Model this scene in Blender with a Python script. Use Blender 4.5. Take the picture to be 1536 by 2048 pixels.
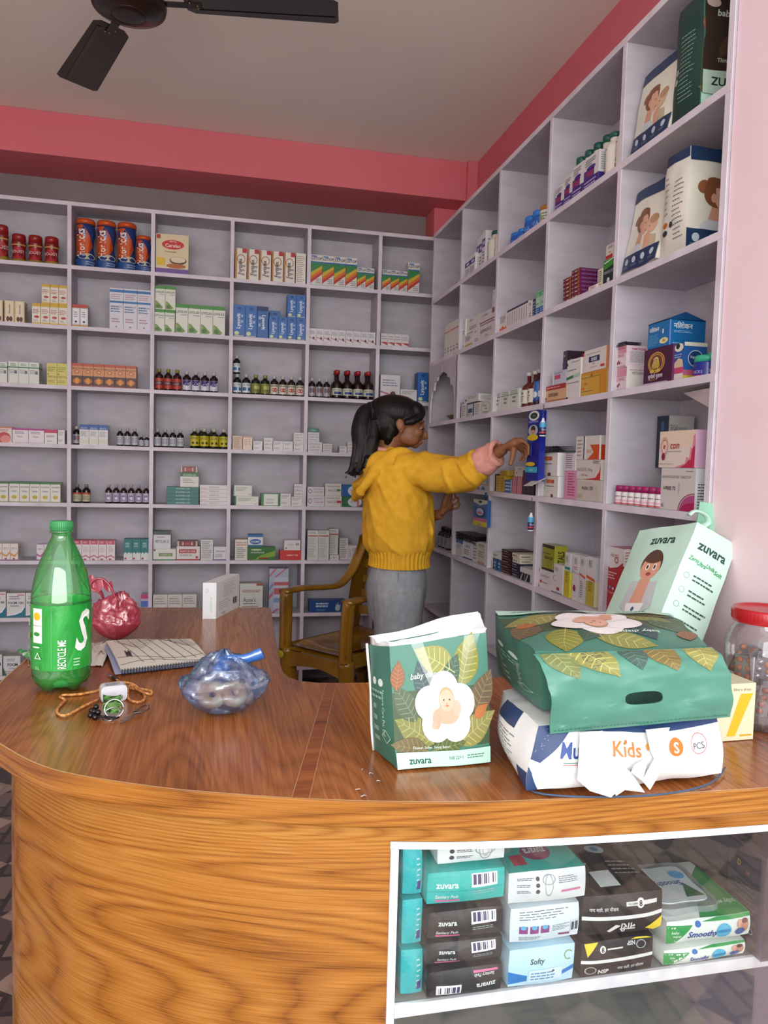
import bpy, bmesh, math, random, time
from mathutils import Vector, Matrix, noise
T0=time.time()
random.seed(7)
S=bpy.context.scene
for o in list(bpy.data.objects): bpy.data.objects.remove(o)
C=S.collection
HC=1.16                      # camera height over the floor, metres
F=1496.5                     # focal length in pixels of a 1536 x 2048 frame
yaw,pitch,roll=math.radians(12.834),math.radians(-3.503),math.radians(1.5635)
def _axes():
    cy,sy,cp,sp=math.cos(yaw),math.sin(yaw),math.cos(pitch),math.sin(pitch)
    w=Vector((sy*cp,cy*cp,sp)); r=Vector((cy,-sy,0)); u=r.cross(w)
    cr,sr=math.cos(roll),math.sin(roll)
    return cr*r+sr*u, -sr*r+cr*u, w
AR,AU,AW=_axes()
# ---------------- camera ----------------
cam=bpy.data.cameras.new('camera'); co=bpy.data.objects.new('camera',cam); C.objects.link(co)
cam.sensor_fit='VERTICAL'; cam.sensor_height=24.0; cam.lens=F/2048*24.0; cam.clip_start=.02
co.matrix_world=Matrix(((AR[0],AU[0],-AW[0],0),(AR[1],AU[1],-AW[1],0),(AR[2],AU[2],-AW[2],HC),(0,0,0,1)))
S.camera=co
# ---------------- light: overcast daylight through the open shop front ----------------
S.view_settings.view_transform='Standard'; S.view_settings.look='None'
S.view_settings.exposure=-0.24; S.view_settings.gamma=1.0; S.view_settings.use_curve_mapping=False
WD=bpy.data.worlds.new('sky'); S.world=WD; WD.use_nodes=True
nt=WD.node_tree; bg=nt.nodes['Background']
tc=nt.nodes.new('ShaderNodeTexCoord'); sp=nt.nodes.new('ShaderNodeSeparateXYZ'); rp=nt.nodes.new('ShaderNodeValToRGB')
nt.links.new(tc.outputs['Generated'],sp.inputs[0]); nt.links.new(sp.outputs['Z'],rp.inputs[0]); nt.links.new(rp.outputs[0],bg.inputs[0])
rp.color_ramp.elements[0].position=.0; rp.color_ramp.elements[0].color=(.55,.52,.5,1)
rp.color_ramp.elements[1].position=.08; rp.color_ramp.elements[1].color=(.98,.99,1.0,1)
bg.inputs[1].default_value=2.2
def area(name,loc,rot,sx,sy,e,col=(1,1,1)):
    l=bpy.data.lights.new(name,'AREA'); l.shape='RECTANGLE'; l.size=sx; l.size_y=sy; l.energy=e; l.color=col
    o=bpy.data.objects.new(name,l); C.objects.link(o); o.location=loc; o.rotation_euler=rot; return o
area('shopfront_daylight',(-.1,-1.25,1.55),(math.radians(93),0,math.radians(-4)),3.0,2.0,95,(1,.99,.97))

# ---------------- placing helpers (rays of the surveyed camera) ----------------
def ray(x,y): return AW+AR*((x-768)/F)-AU*((y-1024)/F)
def onY(x,y,Y): d=ray(x,y); p=d*(Y/d[1]); return Vector((p[0],p[1],p[2]+HC))
def onX(x,y,X): d=ray(x,y); p=d*(X/d[0]); return Vector((p[0],p[1],p[2]+HC))
def onZ(x,y,z): d=ray(x,y); p=d*((z-HC)/d[2]); return Vector((p[0],p[1],z))
def Xat(x,Y,z):
    z-=HC;k=(x-768)/F; return -(Y*(AR[1]-k*AW[1])+z*(AR[2]-k*AW[2]))/(AR[0]-k*AW[0])
def Yat(x,X,z):
    z-=HC;k=(x-768)/F; return -(X*(AR[0]-k*AW[0])+z*(AR[2]-k*AW[2]))/(AR[1]-k*AW[1])

# ---------------- materials ----------------
def lin(h):
    h=h.lstrip('#'); h=''.join(q*2 for q in h) if len(h)==3 else h; c=[int(h[i:i+2],16)/255 for i in (0,2,4)]
    return tuple((x/12.92 if x<=.04045 else ((x+.055)/1.055)**2.4) for x in c)+(1,)
MC={}
def mat(h,rough=.45,metal=0,spec=.5,noisy=0):
    k=(h,rough,metal,spec,noisy)
    if k in MC: return MC[k]
    m=bpy.data.materials.new('m_'+h.strip('#')); m.use_nodes=True; n=m.node_tree; b=n.nodes['Principled BSDF']
    b.inputs['Base Color'].default_value=lin(h); b.inputs['Roughness'].default_value=rough; b.inputs['Metallic'].default_value=metal
    b.inputs['Specular IOR Level'].default_value=spec
    if noisy:
        t=n.nodes.new('ShaderNodeTexCoord'); s=n.nodes.new('ShaderNodeTexNoise'); s.inputs['Scale'].default_value=noisy; s.inputs['Detail'].default_value=4
        mx=n.nodes.new('ShaderNodeMixRGB'); mx.blend_type='MULTIPLY'; mx.inputs[0].default_value=.35; mx.inputs[1].default_value=lin(h)
        r=n.nodes.new('ShaderNodeValToRGB'); r.color_ramp.elements[0].position=.3; r.color_ramp.elements[1].position=.7; r.color_ramp.elements[0].color=(.6,.6,.6,1)
        n.links.new(t.outputs['Object'],s.inputs[0]); n.links.new(s.outputs[0],r.inputs[0]); n.links.new(r.outputs[0],mx.inputs[2]); n.links.new(mx.outputs[0],b.inputs['Base Color'])
        bp=n.nodes.new('ShaderNodeBump'); bp.inputs['Strength'].default_value=.15; bp.inputs['Distance'].default_value=.01
        n.links.new(s.outputs[0],bp.inputs['Height']); n.links.new(bp.outputs[0],b.inputs['Normal'])
    MC[k]=m; return m
def nmat(name,stops,scale=(1,1,1),nscale=5,detail=6,dist=0,rough=.5,bump=.1,kind='noise',coord='Object',bdist=.005,spec=.5,coat=0):
    """procedural stretched noise / wave material"""
    m=bpy.data.materials.new(name); m.use_nodes=True; n=m.node_tree; L=n.links; b=n.nodes['Principled BSDF']
    t=n.nodes.new('ShaderNodeTexCoord'); mp=n.nodes.new('ShaderNodeMapping'); mp.inputs['Scale'].default_value=scale
    L.new(t.outputs[coord],mp.inputs[0])
    if kind=='noise':
        s=n.nodes.new('ShaderNodeTexNoise'); s.inputs['Scale'].default_value=nscale; s.inputs['Detail'].default_value=detail; s.inputs['Distortion'].default_value=dist
    else:
        s=n.nodes.new('ShaderNodeTexWave'); s.wave_type='BANDS'; s.bands_direction='X'; s.inputs['Scale'].default_value=nscale; s.inputs['Distortion'].default_value=dist; s.inputs['Detail'].default_value=detail; s.inputs['Detail Scale'].default_value=1.2
    L.new(mp.outputs[0],s.inputs[0])
    r=n.nodes.new('ShaderNodeValToRGB'); e=r.color_ramp.elements
    e[0].position=stops[0][0]; e[0].color=lin(stops[0][1]); e[1].position=stops[-1][0]; e[1].color=lin(stops[-1][1])
    for p,c in stops[1:-1]: q=e.new(p); q.color=lin(c)
    L.new(s.outputs['Fac'] if kind=='noise' else s.outputs['Fac'],r.inputs[0]); L.new(r.outputs[0],b.inputs['Base Color'])
    b.inputs['Roughness'].default_value=rough; b.inputs['Specular IOR Level'].default_value=spec
    if coat: b.inputs['Coat Weight'].default_value=coat; b.inputs['Coat Roughness'].default_value=.04
    if bump:
        bp=n.nodes.new('ShaderNodeBump'); bp.inputs['Strength'].default_value=bump; bp.inputs['Distance'].default_value=bdist
        L.new(s.outputs['Fac'],bp.inputs['Height']); L.new(bp.outputs[0],b.inputs['Normal'])
    return m
def glassy(name,col,alpha=.12,rough=.05,gloss=.12):
    """thin clear film: mostly transparent with a glossy coat"""
    m=bpy.data.materials.new(name); m.use_nodes=True; n=m.node_tree; L=n.links
    for q in list(n.nodes): n.nodes.remove(q)
    o=n.nodes.new('ShaderNodeOutputMaterial'); tr=n.nodes.new('ShaderNodeBsdfTransparent'); gl=n.nodes.new('ShaderNodeBsdfGlossy'); df=n.nodes.new('ShaderNodeBsdfDiffuse')
    tr.inputs[0].default_value=col[0]; gl.inputs['Roughness'].default_value=rough; df.inputs[0].default_value=col[1]
    m1=n.nodes.new('ShaderNodeMixShader'); m2=n.nodes.new('ShaderNodeMixShader'); lw=n.nodes.new('ShaderNodeLayerWeight'); lw.inputs[0].default_value=.25
    ad=n.nodes.new('ShaderNodeMath'); ad.operation='MULTIPLY_ADD'; ad.inputs[1].default_value=.35 if name=='display_glass' else .6; ad.inputs[2].default_value=gloss*.5
    m1.inputs[0].default_value=alpha; L.new(tr.outputs[0],m1.inputs[1]); L.new(df.outputs[0],m1.inputs[2])
    L.new(lw.outputs['Fresnel'],ad.inputs[0]); L.new(ad.outputs[0],m2.inputs[0]); L.new(m1.outputs[0],m2.inputs[1]); L.new(gl.outputs[0],m2.inputs[2]); L.new(m2.outputs[0],o.inputs[0])
    return m

# ---------------- geometry collector ----------------
TXT={}
def text_geo(s,bold=0,shear=0):
    k=(s,bold,shear)
    if k in TXT: return TXT[k]
    cu=bpy.data.curves.new('t','FONT'); cu.body=s; cu.resolution_u=2; cu.shear=shear; cu.offset=bold; cu.size=1.38
    o=bpy.data.objects.new('t',cu); C.objects.link(o); bpy.context.view_layer.update()
    me=bpy.data.meshes.new_from_object(o.evaluated_get(bpy.context.evaluated_depsgraph_get()))
    vs=[(v.co.x,v.co.y) for v in me.vertices]; fs=[tuple(p.vertices) for p in me.polygons]
    bpy.data.objects.remove(o); bpy.data.curves.remove(cu); bpy.data.meshes.remove(me)
    if vs:
        x0=min(v[0] for v in vs); x1=max(v[0] for v in vs); vs=[(v[0]-x0,v[1]) for v in vs]; w=x1-x0
    else: w=0
    TXT[k]=(vs,fs,w); return TXT[k]
class G:
    def __init__(s): s.v=[];s.f=[];s.mi=[];s.sm=[];s.mats=[];s.M=None;s.uv={}
    def _m(s,m):
        if isinstance(m,str): m=mat(m)
        if m not in s.mats: s.mats.append(m)
        return s.mats.index(m)
    def add(s,vs,fs,m,smooth=False,uvs=None):
        b=len(s.v); i=s._m(m)
        for q in vs:
            q=Vector(q); s.v.append(s.M@q if s.M else q)
        for q in fs:
            if uvs: s.uv[len(s.f)]=[uvs[a] for a in q]
            s.f.append([a+b for a in q]); s.mi.append(i); s.sm.append(smooth)
    def box(s,x0,x1,y0,y1,z0,z1,m,sub=0):
        if sub:
            n=sub
            for (O,U,V) in (((x0,y0,z0),(x1-x0,0,0),(0,0,z1-z0)),((x1,y1,z0),(x0-x1,0,0),(0,0,z1-z0)),((x1,y0,z0),(0,y1-y0,0),(0,0,z1-z0)),((x0,y1,z0),(0,y0-y1,0),(0,0,z1-z0)),((x0,y0,z1),(x1-x0,0,0),(0,y1-y0,0)),((x0,y1,z0),(x1-x0,0,0),(0,y0-y1,0))):
                O,U,V=Vector(O),Vector(U),Vector(V); s.patch(lambda a,b:O+U*a+V*b,n,n,m,False)
            return
        s.add([(x0,y0,z0),(x1,y0,z0),(x1,y1,z0),(x0,y1,z0),(x0,y0,z1),(x1,y0,z1),(x1,y1,z1),(x0,y1,z1)],
              [(0,1,5,4),(1,2,6,5),(2,3,7,6),(3,0,4,7),(4,5,6,7),(3,2,1,0)],m)
    def patch(s,fn,nu,nv,m,smooth=True,uvf=None):
        vs=[fn(i/nu,j/nv) for j in range(nv+1) for i in range(nu+1)]
        fs=[(j*(nu+1)+i,j*(nu+1)+i+1,(j+1)*(nu+1)+i+1,(j+1)*(nu+1)+i) for j in range(nv) for i in range(nu)]
        s.add(vs,fs,m,smooth,[uvf(i/nu,j/nv) for j in range(nv+1) for i in range(nu+1)] if uvf else None)
    def lathe(s,prof,m,n=20,c=(0,0,0),smooth=True,close=True):
        vs=[];k=len(prof)
        for r,z in prof:
            for i in range(n): a=2*math.pi*i/n; vs.append((c[0]+r*math.cos(a),c[1]+r*math.sin(a),c[2]+z))
        fs=[(j*n+i,j*n+(i+1)%n,(j+1)*n+(i+1)%n,(j+1)*n+i) for j in range(k-1) for i in range(n)]
        if close: fs+=[tuple(range(n))[::-1],tuple(range((k-1)*n,k*n))]
        s.add(vs,fs,m,smooth)
    def tube(s,pts,r,m,n=8,smooth=True,flat=1):
        pts=[Vector(p) for p in pts]; rs=r if isinstance(r,(list,tuple)) else [r]*len(pts); vs=[]
        up=Vector((0,0,1)); N=None
        for i,p in enumerate(pts):
            t=(pts[min(i+1,len(pts)-1)]-pts[max(i-1,0)]).normalized()
            if N is None:
                N=t.orthogonal() if abs(t.z)>.95 else t.cross(up).normalized()
            N=(N-t*N.dot(t)).normalized(); B=t.cross(N)
            for k in range(n): a=2*math.pi*k/n; vs.append(p+N*math.cos(a)*rs[i]+B*math.sin(a)*rs[i]*flat)
        fs=[(j*n+i,j*n+(i+1)%n,(j+1)*n+(i+1)%n,(j+1)*n+i) for j in range(len(pts)-1) for i in range(n)]
        fs+=[tuple(range(n))[::-1],tuple(range((len(pts)-1)*n,len(pts)*n))]
        s.add(vs,fs,m,smooth)
    def ellipsoid(s,c,r,m,n=16,R=None):
        vs=[];fs=[];k=n//2
        for j in range(k+1):
            t=math.pi*j/k
            for i in range(n):
                a=2*math.pi*i/n; q=Vector((r[0]*math.sin(t)*math.cos(a),r[1]*math.sin(t)*math.sin(a),-r[2]*math.cos(t)))
                if R: q=R@q
                vs.append(Vector(c)+q)
        fs=[(j*n+i,j*n+(i+1)%n,(j+1)*n+(i+1)%n,(j+1)*n+i) for j in range(k) for i in range(n)]
        s.add(vs,fs,m,True)
    def prism(s,out,z0,z1,m,mside=None):
        n=len(out); vs=[(x,y,z0) for x,y in out]+[(x,y,z1) for x,y in out]
        s.add(vs,[tuple(range(n,2*n)),tuple(range(n))[::-1]],m)
        s.add(vs,[(i,(i+1)%n,n+(i+1)%n,n+i) for i in range(n)],mside or m)
    def deform(s,fn): s.v=[Vector(fn(v)) for v in s.v]
    def refine(s,L=.012,it=6):
        bm=bmesh.new(); vs=[bm.verts.new(v) for v in s.v]
        for f,mi,sm in zip(s.f,s.mi,s.sm):
            try: q=bm.faces.new([vs[i] for i in f]); q.material_index=mi; q.smooth=sm
            except ValueError: pass
        bmesh.ops.triangulate(bm,faces=[f for f in bm.faces if len(f.verts)>4])
        for _ in range(it):
            e=[x for x in bm.edges if x.calc_length()>L]
            if not e: break
            bmesh.ops.subdivide_edges(bm,edges=e,cuts=1)
            bmesh.ops.triangulate(bm,faces=[f for f in bm.faces if len(f.verts)>4])
        bm.verts.index_update(); s.v=[v.co.copy() for v in bm.verts]; s.f=[[v.index for v in f.verts] for f in bm.faces]
        s.mi=[f.material_index for f in bm.faces]; s.sm=[f.smooth for f in bm.faces]; s.uv={}; bm.free()
    def mesh(s,name):
        me=bpy.data.meshes.new(name); me.from_pydata([tuple(v) for v in s.v],[],s.f)
        for m in s.mats: me.materials.append(m)
        me.polygons.foreach_set('material_index',s.mi); me.polygons.foreach_set('use_smooth',s.sm)
        if s.uv:
            ul=me.uv_layers.new(name='UVMap')
            for p in me.polygons:
                if p.index in s.uv:
                    for li,u in zip(p.loop_indices,s.uv[p.index]): ul.data[li].uv=u
        me.update(); return me
    def build(s,name,parent=None,loc=(0,0,0),rz=0,**kw):
        o=bpy.data.objects.new(name,s.mesh(name)); C.objects.link(o); o.location=loc; o.rotation_euler=(0,0,rz)
        if parent: o.parent=parent
        for k,v in kw.items(): o[k]=v
        return o
def empty(name,loc,rz=0,rot=None,**kw):
    o=bpy.data.objects.new(name,None); o.empty_display_size=.05; C.objects.link(o); o.location=loc; o.rotation_euler=rot or (0,0,rz)
    for k,v in kw.items(): o[k]=v
    return o
def struct(g,name,**kw): return g.build(name,kind='structure',**kw)

class Fc:
    """a flat printed face: origin O (lower left), unit U, V, size w,h; normal = U x V"""
    def __init__(s,g,O,U,V,w,h,eps=.0003,sub=0): s.g=g;s.O=Vector(O);s.U=Vector(U);s.V=Vector(V);s.N=s.U.cross(s.V);s.w=w;s.h=h;s.l=1;s.e=eps;s.sub=sub
    def P(s,u,v): return s.O+s.U*(u*s.w)+s.V*(v*s.h)+s.N*(s.e*s.l)
    def poly(s,pts,c): s.g.add([s.P(*p) for p in pts],[tuple(range(len(pts)))],c); s.l+=1
    def r(s,u0,v0,u1,v1,c):
        if s.sub:
            nu=max(1,round(abs(u1-u0)*s.sub)); nv=max(1,round(abs(v1-v0)*s.sub)); l=s.l
            s.g.patch(lambda a,b:s.P(u0+(u1-u0)*a,v0+(v1-v0)*b),nu,nv,c,False); s.l+=1
        else: s.poly([(u0,v0),(u1,v0),(u1,v1),(u0,v1)],c)
    def e_(s,u,v,ru,rv,c,n=20,a0=0,a1=360):
        """ellipse; ru fraction of width, rv of height; as a fan"""
        a=[math.radians(a0+(a1-a0)*i/n) for i in range(n+1)]
        pts=[s.P(u,v)]+[s.P(u+ru*math.cos(t),v+rv*math.sin(t)) for t in a]
        s.g.add(pts,[(0,i,i+1) for i in range(1,n+1)],c); s.l+=1
    def ring(s,u,v,ru,rv,c,th=.1,n=24,a0=0,a1=360):
        a=[math.radians(a0+(a1-a0)*i/n) for i in range(n+1)]; k=1-th
        vs=[s.P(u+ru*math.cos(t),v+rv*math.sin(t)) for t in a]+[s.P(u+ru*k*math.cos(t),v+rv*k*math.sin(t)) for t in a]
        s.g.add(vs,[(i,i+1,n+2+i,n+1+i) for i in range(n)],c); s.l+=1
    def t(s,txt,u,v,hh,c,mw=.9,bold=.0,shear=0,rot=0,al='c'):
        """text centred on u,v; hh = cap height as fraction of h; mw = most width (fraction of w, or of h when rot=90)"""
        vs,fs,w=text_geo(txt,bold,shear)
        if not vs: return
        k=hh*(s.w if rot in (90,270) else s.h); kx=k
        lim=mw*(s.w if rot in (0,180) else s.h)
        if w*kx>lim: kx=lim/w
        ca,sa=math.cos(math.radians(rot)),math.sin(math.radians(rot)); x0=-w/2 if al=='c' else 0
        s.g.add([s.P(u+(((a+x0)*kx)*ca-((b-.5)*k)*sa)/s.w, v+(((a+x0)*kx)*sa+((b-.5)*k)*ca)/s.h) for a,b in vs],fs,c); s.l+=1
    def ln(s,u0,v0,u1,v1,n,c,fill=.45,seed=1):
        """n rows of broken dashes standing for unreadable small print"""
        R=random.Random(seed+int(u0*97)+int(v0*31)); dv=(v1-v0)/n; vs=[];fs=[]
        for i in range(n):
            b=v1-dv*(i+1)+dv*(1-fill)/2; t=b+dv*fill; u=u0; end=u1-(u1-u0)*R.random()*.35
            while u<end:
                q=min(end,u+(u1-u0)*R.uniform(.08,.22)); k=len(vs)
                vs+=[s.P(u,b),s.P(q,b),s.P(q,t),s.P(u,t)]; fs.append((k,k+1,k+2,k+3)); u=q+(u1-u0)*.03
        s.g.add(vs,fs,c); s.l+=1
    def code(s,u0,v0,u1,v1,c='#3a3560',bgc='#f4f4f8',n=26,seed=3):
        if bgc: s.r(u0,v0,u1,v1,bgc)
        R=random.Random(seed); u=u0+.06*(u1-u0); vs=[];fs=[];W=(u1-u0)*.88/n
        for i in range(n):
            if R.random()<.55:
                k=len(vs); a=u+i*W; b=a+W*R.choice((.6,1,1)); lo=v0+(v1-v0)*.2; hi=v1-(v1-v0)*.08
                vs+=[s.P(a,lo),s.P(b,lo),s.P(b,hi),s.P(a,hi)]; fs.append((k,k+1,k+2,k+3))
        s.g.add(vs,fs,c); s.l+=1
class Cy(Fc):
    """printed band wrapped round a cylinder of radius R about the local z axis, facing -y"""
    def __init__(s,g,c,R,z0,h,span=150,ry=1,eps=.0004): s.g=g;s.c=Vector(c);s.R=R;s.z0=z0;s.w=(R(.5) if callable(R) else R)*math.radians(span);s.h=h;s.sp=math.radians(span);s.l=1;s.e=eps;s.sub=14;s.ry=ry
    def P(s,u,v):
        a=-math.pi/2+(u-.5)*s.sp; R=(s.R(v) if callable(s.R) else s.R)+s.e*s.l
        return s.c+Vector((R*math.cos(a),R*s.ry*math.sin(a),s.z0+v*s.h))
def cypoly(s,pts,c):
    bm=bmesh.new(); bm.faces.new([bm.verts.new((u,v,0)) for u,v in pts]); bmesh.ops.triangulate(bm,faces=bm.faces[:])
    for _ in range(5):
        e=[x for x in bm.edges if abs(x.verts[0].co.x-x.verts[1].co.x)>.09]
        if not e: break
        bmesh.ops.subdivide_edges(bm,edges=e,cuts=1); bmesh.ops.triangulate(bm,faces=[f for f in bm.faces if len(f.verts)>3])
    bm.verts.index_update(); s.g.add([s.P(v.co.x,v.co.y) for v in bm.verts],[tuple(v.index for v in f.verts) for f in bm.faces],c); bm.free(); s.l+=1
Cy.poly=cypoly
def subf(f,u,v,size,rot=0):
    a=math.radians(rot); U=f.U*math.cos(a)+f.V*math.sin(a); V=-f.U*math.sin(a)+f.V*math.cos(a)
    O=f.O+f.U*(u*f.w)+f.V*(v*f.h)-U*(size/2)-V*(size/2); q=Fc(f.g,O,U,V,size,size,f.e); q.l=f.l+1; return q
def paint(f,ops):
    for o in ops:
        k=o[0]; a=o[1:]
        kw={}
        if a and isinstance(a[-1],dict): kw=a[-1]; a=a[:-1]
        getattr(f,{'r':'r','e':'e_','t':'t','l':'ln','o':'ring','p':'poly','c':'code'}[k])(*a,**kw)
def catmull(P,n=6,closed=False):
    out=[];m=len(P); P=[Vector(p) for p in P]
    rng=range(m) if closed else range(m-1)
    for i in rng:
        a=P[(i-1)%m] if closed or i>0 else P[0]; b=P[i]; c=P[(i+1)%m]; d=P[(i+2)%m] if closed or i+2<m else P[-1]
        for k in range(n):
            t=k/n; out.append(.5*((2*b)+(c-a)*t+(2*a-5*b+4*c-d)*t*t+(3*b-a-3*c+d)*t**3))
    if not closed: out.append(P[-1])
    return out
# ================= large structure =================
def paintwall(name,base,dark,sc=3,rough=.75): return nmat(name,[(.25,dark),(.75,base)],(1,1,1),sc,8,0,rough,.25,bdist=.004,spec=.25)
M_ceil=paintwall('ceiling_paint','#efeae0','#e8e2d8',1.5,.9)
M_red=paintwall('coral_paint','#d8767e','#d06c75',2,.8)
M_pink=nmat('pink_wall_paint',[(.25,'#efd2d8'),(.55,'#f2dae2'),(.85,'#f2dfea')],(1,1,1),4,10,0,.8,.5,bdist=.006,spec=.2)
M_grey=paintwall('grey_wall_paint','#8d8684','#7b7472',3)
M_wood=nmat('painted_board',[(.25,'#aeaab2'),(.5,'#bab5be'),(.78,'#c3bec7')],(1,1,2.5),9,9,.3,.6,.35,bdist=.003,spec=.3)
M_edge=nmat('board_edge',[(.35,'#cbc4ce'),(.7,'#e0dae4')],(1,1,1),9,6,0,.55,.3,bdist=.002,spec=.3)
CZ=1.542+HC
WX,WXL,YB,YF=1.275,-1.75,4.0,-.25
# floor: patterned tiles of rhombi (beige / dark brown)
def floor_mat():
    m=bpy.data.materials.new('patterned_floor_tile'); m.use_nodes=True; n=m.node_tree; L=n.links; b=n.nodes['Principled BSDF']
    t=n.nodes.new('ShaderNodeTexCoord'); mp=n.nodes.new('ShaderNodeMapping'); mp.inputs['Rotation'].default_value=(0,0,.6); L.new(t.outputs['Object'],mp.inputs[0])
    ck=n.nodes.new('ShaderNodeTexChecker'); ck.inputs['Scale'].default_value=5.2; ck.inputs['Color1'].default_value=lin('#c4a695'); ck.inputs['Color2'].default_value=lin('#4a3c3e'); L.new(mp.outputs[0],ck.inputs[0])
    mp2=n.nodes.new('ShaderNodeMapping'); mp2.inputs['Rotation'].default_value=(0,0,.6+math.pi/3); L.new(t.outputs['Object'],mp2.inputs[0])
    br=n.nodes.new('ShaderNodeTexBrick'); br.inputs['Scale'].default_value=4.1; br.inputs['Mortar Size'].default_value=.03; br.inputs['Color1'].default_value=lin('#b3968a'); br.inputs['Color2'].default_value=lin('#3c3033'); br.inputs['Mortar'].default_value=lin('#191416'); L.new(mp2.outputs[0],br.inputs[0])
    mx=n.nodes.new('ShaderNodeMixRGB'); mx.inputs[0].default_value=.45; L.new(ck.outputs[0],mx.inputs[1]); L.new(br.outputs[0],mx.inputs[2]); L.new(mx.outputs[0],b.inputs['Base Color'])
    b.inputs['Roughness'].default_value=.3
    return m
M_floor=floor_mat()
g=G(); g.box(-5,5,-7,YB+.1,-.1,0,M_floor); struct(g,'floor')
g=G(); g.box(WXL-.1,WX+.1,YF,YB+.1,CZ,CZ+.15,M_ceil); struct(g,'ceiling')
g=G(); g.box(WXL-.1,WX+.1,YB,YB+.15,0,CZ,M_grey); struct(g,'wall_back')
g=G(); g.box(WX,WX+.15,1.4275,YB,0,CZ,M_red); struct(g,'wall_right')
g=G(); g.box(WXL-.15,WXL,YF,YB,0,CZ,M_pink); struct(g,'wall_left')
# lintel beam on the back wall and the small column in the corner
g=G(); g.box(WXL,1.222,3.70,YB-.001,1.352+HC,CZ-.001,M_red); struct(g,'trim_1')
g=G(); g.box(1.10,WX-.001,3.84,YB-.002,2.345,1.351+HC,M_red); g.box(1.2225,WX-.001,3.675,YB-.002,1.10+HC,CZ-.001,M_red); struct(g,'trim_2')
# pillar of plastered pink wall beside the right shelving
g=G(); g.box(1.056,1.40,.62,1.427,0,CZ-.001,M_pink); struct(g,'wall_right_front')

# ================= shelving =================
def bx(name,parent,a,m): g=G(); g.box(*a,m); return g.build(name,parent)
ZB=[1.184,.8925,.6115,.331,.0535,-.2255,-.503,-.7765,-1.056]        # back unit boards (centre), relative to camera
XB=[-1.43,-1.053,-.676,-.3008,.0716,.4493,.814]                      # back unit dividers
YBF=3.817; T=.009
us=empty('wall_shelving',(0,YBF,0),label='tall lilac-grey open shelving across the whole back wall',category='shelving')
us2=empty('wall_shelving',(1.05,2.5,0),label='lilac-grey open shelving along the right wall, stocked up to the ceiling',category='shelving')
def part(parent,name,a,m=None):
    g=G(); L=parent.location; g.box(a[0]-L[0],a[1]-L[0],a[2]-L[1],a[3]-L[1],a[4],a[5],m or M_wood); return g.build(name,parent)
def lipped(parent,name,a,ax,tt=.002):
    """board with a lighter front edge"""
    g=G(); L=parent.location; x0,x1,y0,y1,z0,z1=a; g.box(x0-L[0],x1-L[0],y0-L[1],y1-L[1],z0,z1,M_wood)
    if ax=='y': g.box(x0-L[0],x1-L[0],y0-L[1]-tt,y0-L[1],z0,z1,M_edge)
    else: g.box(x0-L[0]-tt,x0-L[0],y0-L[1],y1-L[1],z0,z1,M_edge)
    return g.build(name,parent)
for z in ZB: lipped(us,'shelf',(WXL+.002,1.262,YBF,3.985,z+HC-T,z+HC+T),'y')
for i,x in enumerate(XB+[1.2]):
    for j in range(len(ZB)-1): lipped(us,'divider',(x-T,x+T,YBF+.001,3.985,ZB[j+1]+HC+T,ZB[j]+HC-T),'y')
    lipped(us,'divider',(x-T,x+T,YBF+.001,3.985,0.001,ZB[-1]+HC-T),'y')
part(us,'back_panel',(WXL+.002,1.262,3.986,3.998,.001,ZB[0]+HC+T))
ZR=[1.1447,.8182,.5133,.2112,-.0943,-.3965,-.70,-1.0]
YR=[3.651,3.208,2.764,2.319,1.874,1.438]
XRF=1.05; XRB=1.262
for z in ZR: lipped(us2,'shelf',(XRF,XRB,YR[5]-T,YR[0]+T,z+HC-T,z+HC+T),'x')
for i,y in enumerate(YR):
    for j in range(len(ZR)-1):
        lipped(us2,'divider',(XRF+.001,XRB,y-T,y+T,ZR[j+1]+HC+T,ZR[j]+HC-T),'x')
    lipped(us2,'divider',(XRF+.001,XRB,y-T,y+T,.001,ZR[-1]+HC-T),'x')
part(us2,'back_panel',(XRB,XRB+.01,YR[5]-T,YR[0]+T,.001,ZR[0]+HC+T))
# stepped niche panel (little shrine) in the corner bay of the right shelving
def niche():
    g=G(); z0,z1=ZR[3]+HC+T,ZR[2]+HC-T; y0,y1=YR[1]+T,YR[0]-T; w=y1-y0; h=z1-z0; X=XRF-.004
    half=[(.0,.90),(.03,.82),(.10,.79),(.17,.76),(.2,.70),(.27,.69),(.3,.62),(.31,.55),(.38,.55),(.41,.5),(.42,.42),(.44,.40),(.455,.22),(.455,.0)]
    pts=[(.5-a,b) for a,b in half[::-1]]+[(.5+a,b) for a,b in half[1:]]
    P=lambda u,v,x:(x,y1-u*w,z0+v*h)
    for x,flip in ((X,0),(X+.008,1)):
        for i in range(len(pts)-1):
            a,b=pts[i],pts[i+1]
            q=[P(a[0],a[1],x),P(b[0],b[1],x),P(b[0],1,x),P(a[0],1,x)]
            if abs(a[0]-b[0])>1e-5: g.add(q,[(0,1,2,3) if flip else (3,2,1,0)],M_wood)
        for u0,u1 in ((0,pts[0][0]),(pts[-1][0],1)): g.add([P(u0,0,x),P(u1,0,x),P(u1,1,x),P(u0,1,x)],[(0,1,2,3)],M_wood)
    for i in range(len(pts)-1):
        a,b=pts[i],pts[i+1]; g.add([P(*a,X),P(*b,X),P(*b,X+.008),P(*a,X+.008)],[(0,1,2,3)],M_edge)
    L=us2.location; g.deform(lambda v:v-Vector(L)); g.build('niche_panel',us2,label='panel with a stepped temple-shaped opening')
niche()

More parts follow.
